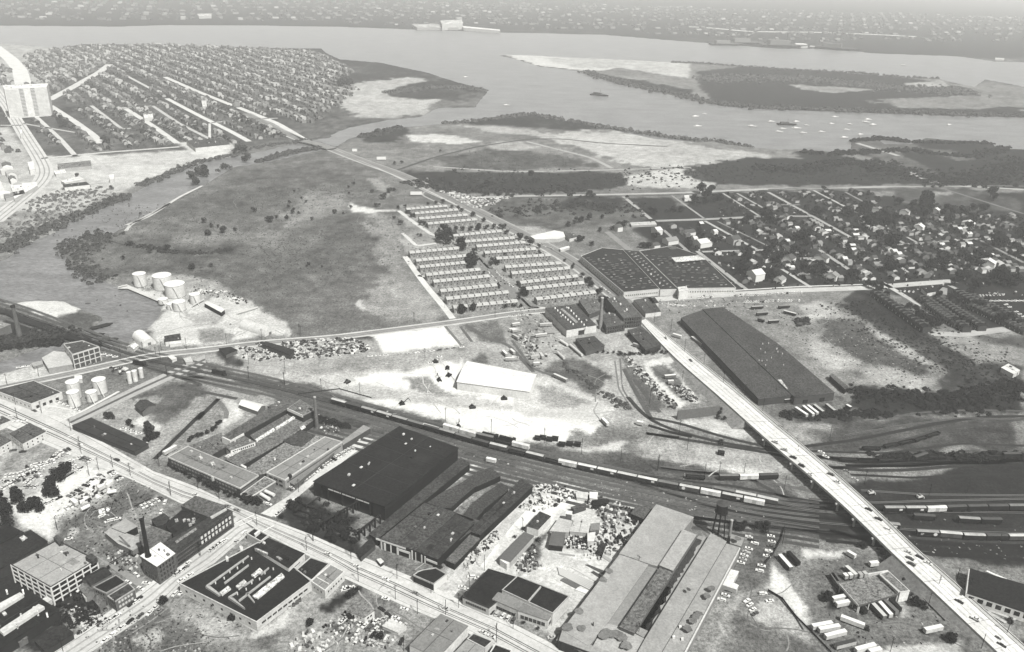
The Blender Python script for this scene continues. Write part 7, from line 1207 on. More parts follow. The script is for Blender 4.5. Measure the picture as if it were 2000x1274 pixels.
for k, (s, t_) in enumerate((("w -100,560 500,600 1100,580 2000,560", 70), ("w -100,600 700,640 1300,630 2000,625", 34), ("w 0,760 800,830 1400,850 2000,860", 62), ("w 0,790 900,860 2000,895", 28), ("w 0,860 700,920 1400,965 2000,985", 74), ("w 60,960 900,1040 1500,1060 2000,1090", 52), ("w 400,480 1000,520 2000,530", 66), ("w 300,330 900,360 1500,330 2000,320", 58), ("w 250,240 900,250 2000,150", 50), ("j 600,1000 1000,930 1500,860 2000,880", 58),
    ("j 300,1120 900,1140 1500,1060 2000,1080", 66), ("j 600,1180 1100,1190 1991,1140", 44), ("j 700,900 1200,820 1600,800 2000,810", 60), ("u 0,330 500,400 900,440 1500,560 2000,640", 64), ("u 200,260 800,330 1300,420 2000,560", 110), ("u 300,420 900,500 1500,640 1980,720", 60), ("u 0,420 700,640 1300,760 1980,860", 58), ("u 500,740 1000,800 1500,860 1990,900", 66))): track(s, t_, 2.4+(k % 3)*.6, 40, k % 3 == 0)
train("w 560,835 700,850 900,870", [(1, 2)], 'at the foot of the viaduct'); train("j 1100,1185 1400,1180 1700,1178 1990,1172", ['g', 'g', None, 'g', 'g', 5, None, 'g'], 'on the cinder line far right'); train("w 200,205 500,215 900,200", ['g', None, 'g'], 'in the upper right yard'); train("w 900,760 1500,800 2000,805", [5, None, 1, 5], 'in the dark line right of the viaduct'); train("u 300,440 700,500 1000,560", ['g', 5, 'g', 1], 'on the second line under the poles')
clutter('yard_clutter', 'laundry, bins and hedges behind the estate terraces', "e 980,240 1330,210 1800,420 1990,560 1990,1000 1340,1060 1000,620 1200,440", 420, (235, 60, 90, 190, 50), (.6, 2), 1.5, 41); clutter('yard_clutter', 'laundry, sheds and hedges between the eastern terraces', "y 480,300 1100,330 1800,860 1200,960 700,500", 420, (235, 60, 90, 190, 50), (.6, 2), 1.5, 42)
clutter('yard_clutter', 'backyard sheds, fences and bins of the right suburb', "z 1420,390 1990,430 2000,640 1700,560 1440,570 1320,500", 700, (225, 190, 60, 120, 40), (.8, 3.2), 2.2, 43); clutter('yard_clutter', 'odds and ends across the lower left lots', "n 900,1260 1480,880 2200,1240 1900,1400", 150, (190, 60, 90, 150), (.4, 1.4), .8, 44)
clutter('yard_clutter', 'junk around the bottom garage lot', "r 100,1000 400,880 700,980 900,1060 800,1240 200,1200", 170, (235, 50, 90, 190), (.5, 2.2), 1.2, 45); clutter('yard_clutter', 'crates and drums along the sidings of the left plant', "l 1560,420 1700,520 1800,620 1620,640", 60, (235, 60, 120), (.5, 2.5), 1.2, 46); clutter('yard_clutter', 'scattered stores on the upper truck yard', "i 0,0 300,0 420,300 200,500 60,300", 110, (60, 110, 220, 190), (.8, 3), 1.4, 47)
clutter('yard_clutter', 'weeds and junk beside the cross street lots', "m 600,780 1250,420 1560,560 1100,1100 800,1150", 130, (60, 90, 190, 45), (.4, 1.6), .9, 48); clutter('yard_clutter', 'bits of scrap in the terminal yard', "x 0,350 600,360 1400,1150 400,1260 0,900", 90, (60, 190, 40), (.4, 1.4), .7, 49); clutter('yard_clutter', 'roadside junk around the dark assembly plant', "f 1000,960 1990,930 1990,1060 1300,1100", 120, (235, 60, 120), (.6, 2.4), 1.2, 50)
# ------------------------------------------------------------------ rows of terraced houses
def terrace(a, c, depth, label_desc, where, wall=150, roof=196, h=6.2, n=9, cat='row houses', grp='terraces'):
    A, C = G(P(a)+P(c), h); d = C-A; L_ = float(np.hypot(*d)); an = math.atan2(d[1], d[0]); t = link('terrace', None, None, (A[0], A[1], 0), an)
    link('wall', MB().box(0, L_, 0, depth, -.3, h-.3).mesh('wall', mat(wall, 'brick')), t)
    rm = MB().add([(-.2, -.4, h-.3), (L_+.2, -.4, h-.3), (L_+.2, depth+.4, h-.3), (-.2, depth+.4, h-.3), (-.2, depth/2, h+1.6), (L_+.2, depth/2, h+1.6)], [(0, 1, 5, 4), (2, 3, 4, 5), (1, 2, 5), (3, 0, 4), (0, 3, 2, 1)]).mesh('roof', mat(roof, 'wall')); link('roof', rm, t)
    pm_ = mesh('party_wall', *boxVF(-.12, .12, -.42, depth+.42, h-.4, h+1.75), mat(110)); wmm = mesh('window', *boxVF(-.6, .6, -.06, .1, 0, 1.5), mat(52, 'glass')); dm = mesh('door', *boxVF(-.5, .5, -.06, .1, 0, 2.1), mat(205))
    for k in range(1, n): link('party_wall', pm_, t, (L_*k/n, 0, 0))
    for k in range(n):
        for f_ in (.25, .75):
            link('window', wmm, t, (L_*(k+f_)/n, 0, 3.9))
        link('window', wmm, t, (L_*(k+.7)/n, 0, 1)); link('door', dm, t, (L_*(k+.3)/n, 0, 0))
    defer(t, label_desc, where, (A+C)/2, cat, grp)
for a, c in (("e 975,238", "e 1290,212"), ("e 1042,272", "e 1375,242"), ("e 1075,312", "e 1450,282"), ("e 1142,352", "e 1520,318")): terrace(a, c, 9, 'pale roofed terrace', 'at the far end of the estate', grp='estate terraces')
for a, c in (("e 1000,578", "e 1380,543"), ("e 1050,640", "e 1455,600"), ("e 1080,690", "e 1430,655"), ("e 1130,752", "e 1550,708"), ("e 1187,804", "e 1620,760"), ("e 1242,878", "e 1680,830"), ("e 1287,938", "e 1770,885"), ("e 1342,1005", "e 1840,955")): terrace(a, c, 9, 'pale roofed terrace', 'in the west half of the estate', grp='estate terraces')
for a, c in (("y 210,238", "y 745,188"), ("y 340,305", "y 890,262"), ("y 470,358", "y 1010,312"), ("y 560,430", "y 1130,385"), ("y 690,495", "y 1290,455"), ("y 790,590", "y 1410,545"), ("y 862,660", "y 1510,600"), ("y 960,765", "y 1600,690"), ("y 1020,835", "y 1670,765"), ("y 1140,950", "y 1800,870")): terrace(a, c, 9, 'pale roofed terrace', 'in the east half of the estate', grp='estate terraces')
for a, c in (("g 800,905", "g 1210,1190"), ("g 1160,940", "g 1520,1190"), ("g 1290,960", "g 1640,1180"), ("g 1440,900", "g 1830,1140"), ("g 1530,930", "g 1960,1150")):
    terrace(a, c, 10, 'dark roofed terrace', 'in the tree shaded rows of the right suburb', 80, 44, 6.5, 14, grp='suburb terraces')
for a, c in (("g 1560,1010", "g 1990,1215"), ("g 1220,1000", "g 1450,1160")): terrace(a, c, 9, 'grey roofed terrace', 'between the tree shaded rows', 90, 70, 6, 12, grp='suburb terraces')
# ------------------------------------------------------------------ trees
def tree_meshes(seed, lobes, quads, cone=False, dense=1.0):
    R_ = random.Random(seed); Ls = []
    if cone: Ls = [(0, 0, .25+.13*k, .42-.065*k) for k in range(6)]
    else:
        for k in range(lobes): a = R_.uniform(0, 6.28); r_ = R_.uniform(.12, .34)*(k > 0); Ls.append((math.cos(a)*r_, math.sin(a)*r_, R_.uniform(.42, .78), R_.uniform(.20, .33)))
    V = []; Fc = []; mi = []
    for k in range(quads):
        lx, ly, lz, lr = R_.choice(Ls); u = R_.uniform(-1, 1); a = R_.uniform(0, 6.28); s_ = math.sqrt(1-u*u); rr = lr*(R_.uniform(.35, 1)**.45)
        c = Vector((lx+s_*math.cos(a)*rr, ly+s_*math.sin(a)*rr, lz+u*rr*.85)); nn = (c-Vector((lx, ly, lz))).normalized()+Vector((R_.uniform(-.7, .7), R_.uniform(-.7, .7), R_.uniform(-.4, .8))); nn.normalize()
        t1 = nn.orthogonal().normalized(); t2 = nn.cross(t1); q_ = R_.uniform(.035, .07); rt = R_.uniform(0, 3.14); e1 = (t1*math.cos(rt)+t2*math.sin(rt))*q_; e2 = (t2*math.cos(rt)-t1*math.sin(rt))*q_*.8; n = len(V)
        V += [tuple(c-e1-e2), tuple(c+e1-e2), tuple(c+e1*.6+e2), tuple(c-e1*.8+e2)]; Fc.append((n, n+1, n+2, n+3))
    return V, Fc
TV = [tree_meshes(20+k, 7+k % 3, 620) for k in range(6)]; TC = tree_meshes(77, 0, 520, True)
CRN = {}
def crown(k, tone):
    key = (k, tone)
    if key not in CRN:
        V, Fc = TC if k == 'c' else TV[k]; CRN[key] = mesh('crown', V, Fc, mat(tone, 'leaf'))
    return CRN[key]
TRK_ = MB().add(*((lambda m_: (m_.V, m_.F))(MB().cyl(0, 0, 0, .55, .035, .02, n=7).bar((0, 0, .3), (.2, .08, .6), .014).bar((0, 0, .33), (-.18, -.1, .62), .014).bar((0, 0, .36), (.03, -.2, .65), .012)))).mesh('trunk', mat(60, 'plain')); tr = random.Random(4)
TREES = []
def tree(x, y, d, tone, where, tall=1.05, k=None, trunk=True, desc=None, grp=None):
    k = tr.randrange(6) if k is None else k
    px, py = toPx(x, y); TREES.append((d*scale_at(px, py) if -40 < px < 2040 and py < 1320 else 0, (x, y, d, tone, where, tall, k, trunk, desc, grp)))
def real_tree(x, y, d, tone, where, tall, k, trunk, desc, grp):
    if trunk:
        t = link('tree', None, None, (x, y, 0), tr.uniform(0, 6.28)); s_ = (d, d, d*tall); c = link('crown', crown(k, tone), t); c.scale = s_; q_ = link('trunk', TRK_, t); q_.scale = s_
    else: t = link('tree', crown(k, tone), None, (x, y, -.12*d), tr.uniform(0, 6.28)); t.scale = (d, d, d*tall)
    defer(t, desc or (('black-green' if tone < 40 else 'dark' if tone < 62 else 'mid grey')+(' broad tree' if d > 11 else ' round tree' if d > 7 else ' small tree')), where, (x, y), 'tree', grp or 'trees '+where)
def trees(s, where, tone=40, trunk=True, **k):
    for a in P(s):
        c = G([a[:2]])[0]; sc_ = scale_at(a[0], a[1]); fr_ = 1.0 if a[1] > 620 or a[0] < 1100 else .74
        tree(c[0], c[1], max(2.5, a[2]*2*fr_/sc_), tone+tr.choice((-6, 0, 6, 12)), where, trunk=trunk, **k)
def rows(s, where, n, r, tone=40, jit=3, **k):
    W = resample(G(P(s)), n)
    for w_ in W:
        px, py = toPx(*w_); sc_ = scale_at(px, py); tree(w_[0]+tr.uniform(-jit, jit), w_[1]+tr.uniform(-jit, jit), r*2/sc_*tr.uniform(.75, 1.25), tone+tr.choice((-6, 0, 6, 12)), where, **k)
trees("z 118,940,15 130,925,13 100,950,12 103,965,14 95,972,11 110,972,12", 'in the crowded car lot', 34); trees("z 38,985,14 30,972,11 48,1002,12 72,995,15 60,998,13 78,1000,9", 'beside the pale lane', 44); trees("z 8,1010,18 14,1030,14 -6,1000,20", 'at the frame edge', 46)
trees("z 55,930,5 48,940,4 52,915,4", 'among the parked cars', 50); trees("o 1330,470,11 1370,500,9 1400,420,8 1290,470,6 1420,450,6 1230,560,6", 'at the shed side corner', 34); trees("o 1530,690,12 1500,680,9 1690,740,11 1720,790,8 1840,760,10 1920,800,8 1900,880,6 1560,680,7", 'in front of the crane runways', 30)
rows("l 150,940 260,1000 360,1050", 'along the office block wall', 6, 6, 30, 1); rows("l 440,1090 640,1180 860,1260 960,1310", 'below the office block windows', 11, 7, 32, 1); trees("l 900,1300,9 960,1290,8 1010,1310,9 930,1270,7", 'at the office block corner', 34)
rows("l 340,700 430,660 500,640 560,600 630,520", 'on the rail spur bank', 10, 5, 38, 1.5); trees("k 1430,1010,12 1440,1080,11 1500,1060,8 1410,1110,7", 'at the end of the ragged building', 52); trees("k 1040,880,8 1090,880,6 1230,940,7 1270,960,5 1060,850,5", 'behind the ragged building', 52)
rows("k 720,970 1000,1080 1280,1200", 'in front of the ragged building', 14, 3, 70, 1, trunk=False); trees("n 1040,480,5 640,740,9 740,790,9 780,740,7 600,720,6 680,860,6 640,850,6 560,850,6 820,940,5 900,930,5 860,870,5", 'in the backyards of the corner block', 46)
trees("n 1560,820,9 1590,800,7", 'at the blind works corner', 50); trees("p 340,700,5 380,740,5 570,850,6 760,980,8 740,960,6 770,900,4", 'against the white works end wall', 48); trees("p 1500,1010,7 1480,1030,5 r 40,1000,7 20,1010,6 440,740,9 480,690,6 400,760,7 705,1150,8 700,1120,6 650,1100,3 410,950,7 440,960,6", 'around the small garage lot', 46)
trees("t 600,1000,4.5 740,1060,4 240,300,4 s 740,970,6 600,860,5 520,940,4 820,800,4 1510,960,7 1560,970,5 1600,800,6 1650,760,6", 'inside the pipe yard', 52); trees("v 900,90,9 950,120,9 990,80,8 1130,110,9 1200,90,8 1190,130,7 870,100,6 1170,60,5", 'along the railway behind the mill lot', 34)
trees("v 1780,780,9 1800,740,7 w 400,1030,7 430,1040,6 560,1060,4", 'at the terminal entrance', 36); trees("x 70,790,9 90,750,7 920,830,10 980,850,9 900,800,8 1010,870,6 1250,1170,11 1230,1150,7 1280,1190,7 880,740,5 820,610,6 780,580,5 600,360,6 600,400,5 620,430,5 1820,980,6 1840,1010,5", 'in the verge of the truck terminal', 36)
trees("i 1615,810,6 1610,840,6 1600,870,5 1650,880,5 1630,760,5", 'at the corner of the corrugated wall', 40); rows("i 850,385 1180,360", 'along the scrap yard fence', 14, 4, 52, 2); rows("i 620,360 900,370", 'behind the mill sheds', 8, 4, 46, 2)
trees("f 715,1000,10 730,1040,9 800,1090,10 790,1130,9 860,1060,9 845,1050,7 690,985,8 740,1010,9 660,945,9 690,1150,6 720,1190,6 760,1180,6", 'around the brick mill', 34)
trees("y 1530,600,6 1540,570,5 1640,700,8 1700,760,9 1740,800,9 1720,740,8 1530,750,6 1560,740,6 1840,870,8 1560,950,6 1650,920,7 1680,910,6 1760,915,5 1730,905,5 1220,985,7 1325,975,5 980,890,8 1010,910,7 940,950,6 920,785,5 970,790,6 700,560,6 640,530,6 620,570,5 670,545,6", 'in the east half of the estate', 38)
trees("y 395,540,10 415,590,10 440,470,6 380,580,8 430,420,5 330,500,5 290,350,9 300,400,8 260,340,6 700,800,5 710,820,5 310,1105,9 420,1080,8 440,1060,6 780,1035,7 880,1030,5 960,1035,5 545,660,4 440,560,8", 'in the west half of the estate', 38)
trees("y 50,280,9 90,320,10 150,330,8 130,260,9 200,270,8 100,190,8 160,190,6 230,180,6 310,180,6 390,175,6 480,170,7 570,160,6 655,155,6 730,155,6 760,155,6 40,190,5", 'along the cross lane of the estate', 42); trees("y 420,20,6 540,80,5 800,215,6 950,280,7 1020,295,6 1060,345,7 1165,375,5 540,325,5 670,305,5 1440,520,5 1000,445,4 1160,435,4 780,465,5 120,45,4", 'on the avenue side of the estate', 40)
trees("e 910,230,4 925,360,6 875,315,4 960,225,4 985,270,5 1010,300,5 1035,290,4 1085,360,6 1110,360,5 1130,370,4 1085,450,4 1060,440,3 1200,195,4 1255,190,5 1325,225,4 1370,240,5 1400,255,5 1490,290,5 1570,330,4 1280,310,4 1140,205,4 1390,1045,9 1490,1025,8 1735,1005,6 1805,1000,5", 'at the meadow side of the estate', 44)
fl = "e 60,190,4 55,225,4 35,310,4 90,250,4 130,270,3 155,155,3 235,322,4 410,270,5 400,255,3 520,70,3 560,50,4 700,110,4 710,100,3 785,160,6 800,140,5 830,110,6 850,95,5 880,95,4 735,220,5 760,215,4 540,230,4 525,120,3 100,105,3 215,670,4 200,680,3 315,690,3 480,275,3 190,185,3"
trees(fl, 'scattered over the big field', 58, trunk=False); trees("d 1325,120,6 1355,200,7 1380,150,5 1420,150,4 1450,185,8 1535,175,5 1870,95,5 1800,90,4 1760,115,7 1740,105,5 640,175,4 805,195,4 980,315,6 1090,300,7 800,360,5 1250,425,7 1375,410,5 1600,635,3 915,65,3 1655,50,6 850,270,6 1910,60,5", 'on the open creek meadow', 58, trunk=False)
trees("b 680,965,5 1105,985,7 1120,1020,6 1140,1020,6 1640,1110,6 930,1095,5 1000,1100,5 860,1040,7 830,1060,7 610,1015,6 660,1045,6 600,850,3 345,920,4 385,915,4 1420,1100,8 1440,1110,7 1780,1190,7 1800,1200,7 1860,1190,6 1600,1260,8 1620,1270,8 1380,1240,6 1350,1250,6", 'on the flats beyond the estate', 56, trunk=False)
trees("c 160,1140,9 190,1080,14 230,1110,14 270,1130,11 300,1120,9 250,1080,12 215,1140,9 180,1150,9 860,950,7 880,1065,8 450,1165,6 630,1250,9 560,1230,18 590,1250,12 440,1250,9 845,1200,10 860,1190,8 1010,1210,14 1110,1190,16 1100,1200,12 1160,1260,14 1450,1150,18 1440,1190,16 1460,1200,13 1300,1140,9 1380,1150,9 1480,1020,8 1810,1100,14 1830,1120,11 1760,1180,10 1720,1180,9 1880,1240,10 1230,1260,12 1270,1240,12 1600,1200,12 1660,1210,12 1700,1240,12 1540,1200,9 1130,1090,7", 'along the back of the right suburb', 34)
trees("g 790,440,22 850,390,16 900,360,16 930,400,14 960,590,22 980,560,16 280,520,16 220,520,12 1230,220,17 1220,320,17 1240,270,14 1020,240,9 380,320,13 600,310,10 740,300,15 780,290,12 1790,570,22 1780,520,15 1830,560,14 1810,860,24 1760,840,18 1880,880,20 1920,870,15 1340,720,20 1370,680,15 1260,740,16 950,770,18 990,760,14 720,650,9 560,520,8 40,580,13 80,690,15 30,690,12 200,630,16 260,660,14 120,560,9 400,750,14 350,780,14 430,790,13 280,750,12 640,810,12 680,800,10 20,820,14 -20,810,12 1500,660,14 1560,700,14 1630,740,14 1700,700,16 1640,650,13 1680,290,10 1590,290,10 1380,300,12 1440,320,12 1520,330,14 1900,600,14 1960,640,14 1970,500,18 860,500,12 300,560,12 1430,560,9 620,590,9 1400,400,14 1200,400,10 1120,580,8 1560,440,12", 'across the middle of the right suburb', 28)
trees("f 850,420,9 880,400,8 1520,550,12 1560,560,12 1480,500,9 1450,470,9 1380,570,9 1360,530,8 1440,590,7 1030,580,9 1060,580,9 1000,575,8 1110,510,9 1140,490,8 520,530,9 540,520,8 620,560,8 1840,380,14 1960,360,16 1820,690,17 1840,640,14 1770,760,14 1810,780,14 1960,800,13 1900,770,10 1780,730,12 1980,630,12 1100,320,10 1080,310,9 1250,300,9 1320,300,9 1410,230,12 600,180,9 630,190,8 1740,440,6 1880,440,7 1700,230,7 1850,280,8 1950,170,6 500,370,8 540,380,9 600,360,9 700,350,7 430,410,8 1170,450,6 680,450,7 780,440,7", 'between the plant and the suburb', 34)
trees("g 1160,1150,13 1220,1170,12 1280,1190,12 1340,1180,10 1050,1090,10 1030,1060,9 940,1040,9 1150,1080,11 1090,1060,11 1330,960,9 1560,960,12 1640,1060,14 1600,1040,11 1760,1110,13 1820,1170,12 1880,1160,12 1500,1180,10 1450,1180,10 1560,1180,8 920,960,10 820,900,12 850,930,12 880,890,10 780,880,10 1680,1190,6 1480,1010,10 1420,980,9 1520,1060,10 1700,1000,9 1480,830,14 1540,840,14 1600,870,12 1450,870,12 1640,900,12 1700,880,9 1350,900,7", 'in the tree shaded terrace rows', 24)
trees("a 1070,1000,9 1110,985,10 1150,985,9 1090,1030,8 1140,960,8 1220,970,6 1250,945,7 1280,950,6 1370,905,7 1380,890,7 1360,850,8 1330,840,7 1310,860,6 600,805,8 580,790,7 340,690,8 350,710,9 430,990,5 620,1060,5 1470,740,7 1930,480,12 1910,490,10 1950,490,9", 'on the far bank of the creek', 66, trunk=False)
# bushes and wild banks: too many to count; far ones toned lighter to stand for haze
def bush(name, label, s, w, n, r, tone, seed=1):
    """loose mass of leafy clumps scattered along a line"""
    W = G(P(s)); R_ = random.Random(seed); Q = resample(W, 200); T = np.gradient(Q, axis=0); T /= np.hypot(T[:, 0], T[:, 1])[:, None]+1e-9; V = []; Fc = []
    for k in range(n):
        i = R_.randrange(200); o = R_.gauss(0, w/2.2); c = Q[i]+np.array([-T[i, 1], T[i, 0]])*o+T[i]*R_.uniform(-4, 4); rr = r*R_.uniform(.4, 1.25); hh = rr*R_.uniform(.7, 1.3)
        for j in range(22):
            u = R_.uniform(0, 1); a = R_.uniform(0, 6.28); s_ = math.sqrt(1-u*u); p = Vector((c[0]+s_*math.cos(a)*rr, c[1]+s_*math.sin(a)*rr, u*hh-.2)); q_ = rr*R_.uniform(.22, .42); nn = Vector((s_*math.cos(a), s_*math.sin(a), u))+Vector((R_.uniform(-.5, .5), R_.uniform(-.5, .5), R_.uniform(-.2, .6))); t1 = nn.orthogonal().normalized(); t2 = nn.normalized().cross(t1); m_ = len(V)
            V += [tuple(p-t1*q_-t2*q_), tuple(p+t1*q_-t2*q_), tuple(p+t1*q_*.7+t2*q_), tuple(p-t1*q_+t2*q_*.8)]; Fc.append((m_, m_+1, m_+2, m_+3))
    tag(link(name, mesh(name, V, Fc, mat(tone, 'leaf'))), label, None, None, 'stuff')
bush('bank_scrub', 'scrub and trees crowding the north creek bank', "d 10,310 80,260 180,210 300,150 430,100 a 380,1220 560,1150 700,1090", 16, 520, 3.0, 88, 1); bush('bank_scrub', 'wooded strip along the upper creek', "a 780,1040 880,1000 1000,945 1100,905 1200,885 1330,860 1450,820 1600,800 1730,785", 11, 380, 3.0, 92, 2)
bush('bank_scrub', 'scrub on the left town side of the creek', "d -60,200 60,200 150,150 300,100 400,60 a 230,1120 400,1090 600,1060", 45, 380, 2.4, 118, 3); bush('bank_scrub', 'thicket on the inner creek bend', "d 430,320 480,240 560,200 690,190 640,250 560,300 480,360 560,430 680,500", 18, 520, 2.2, 80, 4)
bush('bank_scrub', 'tall creekside growth below the avenue bridge', "a 1440,905 1520,880 1600,855 1700,840 1790,825", 9, 200, 4, 84, 5); bush('bank_scrub', 'creekside wood behind the brick stack', "d -60,900 60,900 160,880 260,860 380,850 420,880", 16, 420, 2.6, 70, 6); bush('bank_scrub', 'hedge of bushes on the southern creek branch', "d -60,940 100,930 250,905 400,895", 6, 120, 3, 40, 7)
bush('shore_wood', 'wood fringing the bay point', "b 620,690 850,672 1020,645 1130,640 1250,665 1550,715 1700,740 1990,780 c 300,790 480,822", 14, 420, 4.5, 100, 8); bush('shore_wood', 'dark wood on the peninsula beyond the creek mouth', "b 300,520 450,500 560,490 700,490 840,505", 24, 320, 5, 98, 9); bush('shore_wood', 'creek mouth scrub', "b 160,770 260,745 380,715", 12, 110, 6, 78, 10)
bush('island_wood', 'dense wood along the island south shore', "b 1400,400 1600,460 1850,515 2000,540 c 100,540 300,580 500,600 1000,618 1600,638 2100,650", 30, 900, 5.5, 88, 11); bush('island_wood', 'island interior wood', "c 200,450 450,430 700,440 1000,460 1300,500 1700,510", 95, 1300, 5, 100, 12); bush('island_wood', 'thin trees along the island north shore', "b 1900,350 c 150,352 420,372 600,385 900,400 1100,410 1300,432 1520,440", 12, 360, 5, 100, 13)
bush('wild_wood', 'wild woodland between the flats and the bay', "c 1150,900 1300,960 1450,1000 1600,1020 1750,1000 1900,960 2050,900", 55, 800, 3.8, 52, 14); bush('wild_wood', 'scrub wood on the river flats', "c 500,940 750,960 850,940 1000,900 1100,920 1250,950", 28, 320, 5, 52, 15); bush('wild_wood', 'wooded piers and shore at the right', "c 1040,790 1180,780 z 1713,270 c 1370,795 1550,800 1750,800 1830,805", 8, 260, 5, 48, 16); bush('wild_wood', 'belt of scrub under the river road', "b 430,1010 600,1050 800,1070 1100,1070 1400,1060", 22, 320, 4, 66, 17)
bush('wild_wood', 'dark wood along the shore road', "c 760,850 900,865 1330,840 1700,880 1900,830", 16, 260, 5.5, 50, 18); bush('meadow_scrub', 'patchy scrub in the field beyond the estate', "b 870,1180 1100,1180 1300,1140 1600,1160 1750,1200", 40, 260, 3, 66, 19); bush('meadow_scrub', 'weeds along the buried ditch in the big field', "d 820,260 980,280 1080,310 1300,320 1500,300", 6, 120, 2.6, 66, 20)
bush('meadow_scrub', 'weedy strip by the long rail siding', "j 100,850 400,840 700,830 900,820", 7, 160, 2.4, 34, 21); bush('meadow_scrub', 'rank weeds in the dark rail triangle', "j 650,650 900,700 1200,740 1450,760 1700,700 1990,620", 22, 360, 3, 34, 22); bush('meadow_scrub', 'bushes along the ditch right of the viaduct', "j 830,1180 1000,1170 1300,1165 1600,1170 1740,1150 1980,1160", 5, 160, 3, 30, 23)
bush('meadow_scrub', 'overgrown ground beside the crane runways', "q 0,1000 150,1060 250,1110 380,1200", 12, 150, 1.8, 48, 24); bush('meadow_scrub', 'weeds along the chimney lot fence', "q 100,90 250,130 400,170", 4, 70, 2, 46, 25); bush('meadow_scrub', 'shrubs and weeds in the corner block', "n 560,860 700,900 850,960 950,950", 10, 110, 1.5, 52, 26); bush('meadow_scrub', 'low bushes on the bare meadow slope', "z 1100,712 1180,770 1230,800", 5, 60, 2, 90, 27)
bush('marsh_weeds', 'fine tufts of weed over the big mid field', "e -1300,700 -700,560 -200,420 200,400 600,560 800,700", 240, 2200, .8, 92, 51); bush('marsh_weeds', 'low tufts over the northern part of the big field', "d 900,180 1300,60 1700,20 2000,-40 e 300,60 600,180", 150, 1300, .8, 96, 52); bush('marsh_weeds', 'weed tufts over the field beside the long warehouse', "z 1560,610 1680,680 1800,740", 60, 500, .7, 70, 53); bush('marsh_weeds', 'textured dark scrub band beside the rough field', "j 650,-40 1000,150 1250,330 1500,480 1900,560", 60, 1100, 1.1, 56, 58); bush('marsh_weeds', 'weed tufts on the river flats', "b 700,900 1000,900 1300,930", 120, 500, 1.0, 100, 54)
bush('marsh_weeds', 'weeds on the lower left lots', "n 950,1270 1500,1000 2000,1270", 40, 420, .5, 70, 55); bush('marsh_weeds', 'weeds on the lot left of the brick plant', "m 700,850 1100,600 1400,480", 40, 420, .5, 64, 56); bush('marsh_weeds', 'dark weeds between the river road and shore', "b 700,1000 1500,1010 c 300,960 900,960 1400,980", 70, 900, 2.0, 66, 57)
bush('meadow_scrub', 'dark growth in front of the corner shop', "r 1120,500 1190,520 1240,480", 2, 20, 1.4, 40, 28); bush('meadow_scrub', 'weedy growth by the mill front', "t 1150,1210 1300,1260 1450,1300", 3, 50, 2, 34, 29)
# ------------------------------------------------------------------ houses
HM = {}
def hmesh(w, d, h, rh, wt, rt):
    key = (w, d, h, wt, rt)
    if key not in HM:
        a = MB().box(-w/2, w/2, -d/2, d/2, -.2, h).add([(-w/2, -d/2, h), (-w/2, d/2, h), (-w/2, 0, h+rh), (w/2, -d/2, h), (w/2, d/2, h), (w/2, 0, h+rh)], [(0, 1, 2), (3, 5, 4)]).mesh('wall', mat(wt, 'plain'))
        r_ = MB().add([(-w/2-.3, -d/2-.3, h-.1), (w/2+.3, -d/2-.3, h-.1), (w/2+.3, 0, h+rh+.1), (-w/2-.3, 0, h+rh+.1), (w/2+.3, d/2+.3, h-.1), (-w/2-.3, d/2+.3, h-.1)], [(0, 1, 2, 3), (3, 2, 4, 5)]).mesh('roof', mat(rt, 'plain')); HM[key] = (a, r_)
    return HM[key]
hr = random.Random(8)
TN = {238: 'white', 190: 'pale', 120: 'grey', 70: 'dark'}; RN = {225: 'bright-roofed', 150: 'grey-roofed', 95: 'slate-roofed', 52: 'dark-roofed'}
HOUSES = []
def house(x, y, an, where, wts=(4, 3, 3, 2), rts=(2, 3, 3, 3), parts=True, big=.86):
    px, py = toPx(x, y); HOUSES.append((big*scale_at(px, py)*(1.5 if big > 1.05 and parts else 1) if -20 < px < 2020 else 0, (x, y, an, where, wts, rts, big)))
def real_house(x, y, an, where, wts, rts, big):
    wt = hr.choices((238, 190, 120, 70), wts)[0]; rt = hr.choices((225, 150, 95, 52), rts)[0]; sz = hr.choice(((8, 9, 5, 2.2), (10, 8, 3.4, 1.8), (7, 11, 5.5, 2.2))); a, r_ = hmesh(*sz, wt, rt)
    t = link('house', None, None, (x, y, 0), an); link('wall', a, t); link('roof', r_, t); t.scale = (big, big, big)
    link('chimney', CHM, t, (sz[0]*.2, .4, sz[2]))
    defer(t, TN[wt]+' '+RN[rt]+' house', where, (x, y), 'house', 'houses '+where)
CHM = MB().box(-.35, .35, -.35, .35, 0, 3.2).mesh('chimney', mat(92))
def housefield(poly, dirpts, where, du, dv, skip, cap, tp=.4, ttone=34, **k):
    W = G(P(poly)); A, C = G(P(dirpts)); u = (C-A)/np.hypot(*(C-A)); v = np.array([-u[1], u[0]]); c0 = W.mean(0); an = math.atan2(u[1], u[0]); pts = []
    R_ = 60
    for j in range(-R_, R_):
        for i in range(-R_*2, R_*2):
            off = dv*j+(5 if j % 2 else -5)
            p = c0+u*(i*du+hr.uniform(-1, 1))+v*off
            if hr.random() < skip: continue
            pts.append(p)
    pts = np.array(pts); s_ = sdf(pts[:, 0], pts[:, 1], W); pts = off_street(pts[s_ < 0], 4)
    if len(pts) > cap: pts = pts[np.array(hr.sample(range(len(pts)), cap))]
    for p in pts:
        house(p[0], p[1], an+hr.choice((0, math.pi/2))+hr.uniform(-.05, .05), where, **k)
        if hr.random() < tp: tree(p[0]+hr.uniform(-9, 9), p[1]+hr.uniform(-9, 9), hr.uniform(4, 8), ttone+hr.choice((0, 8, 14)), where, trunk=False)
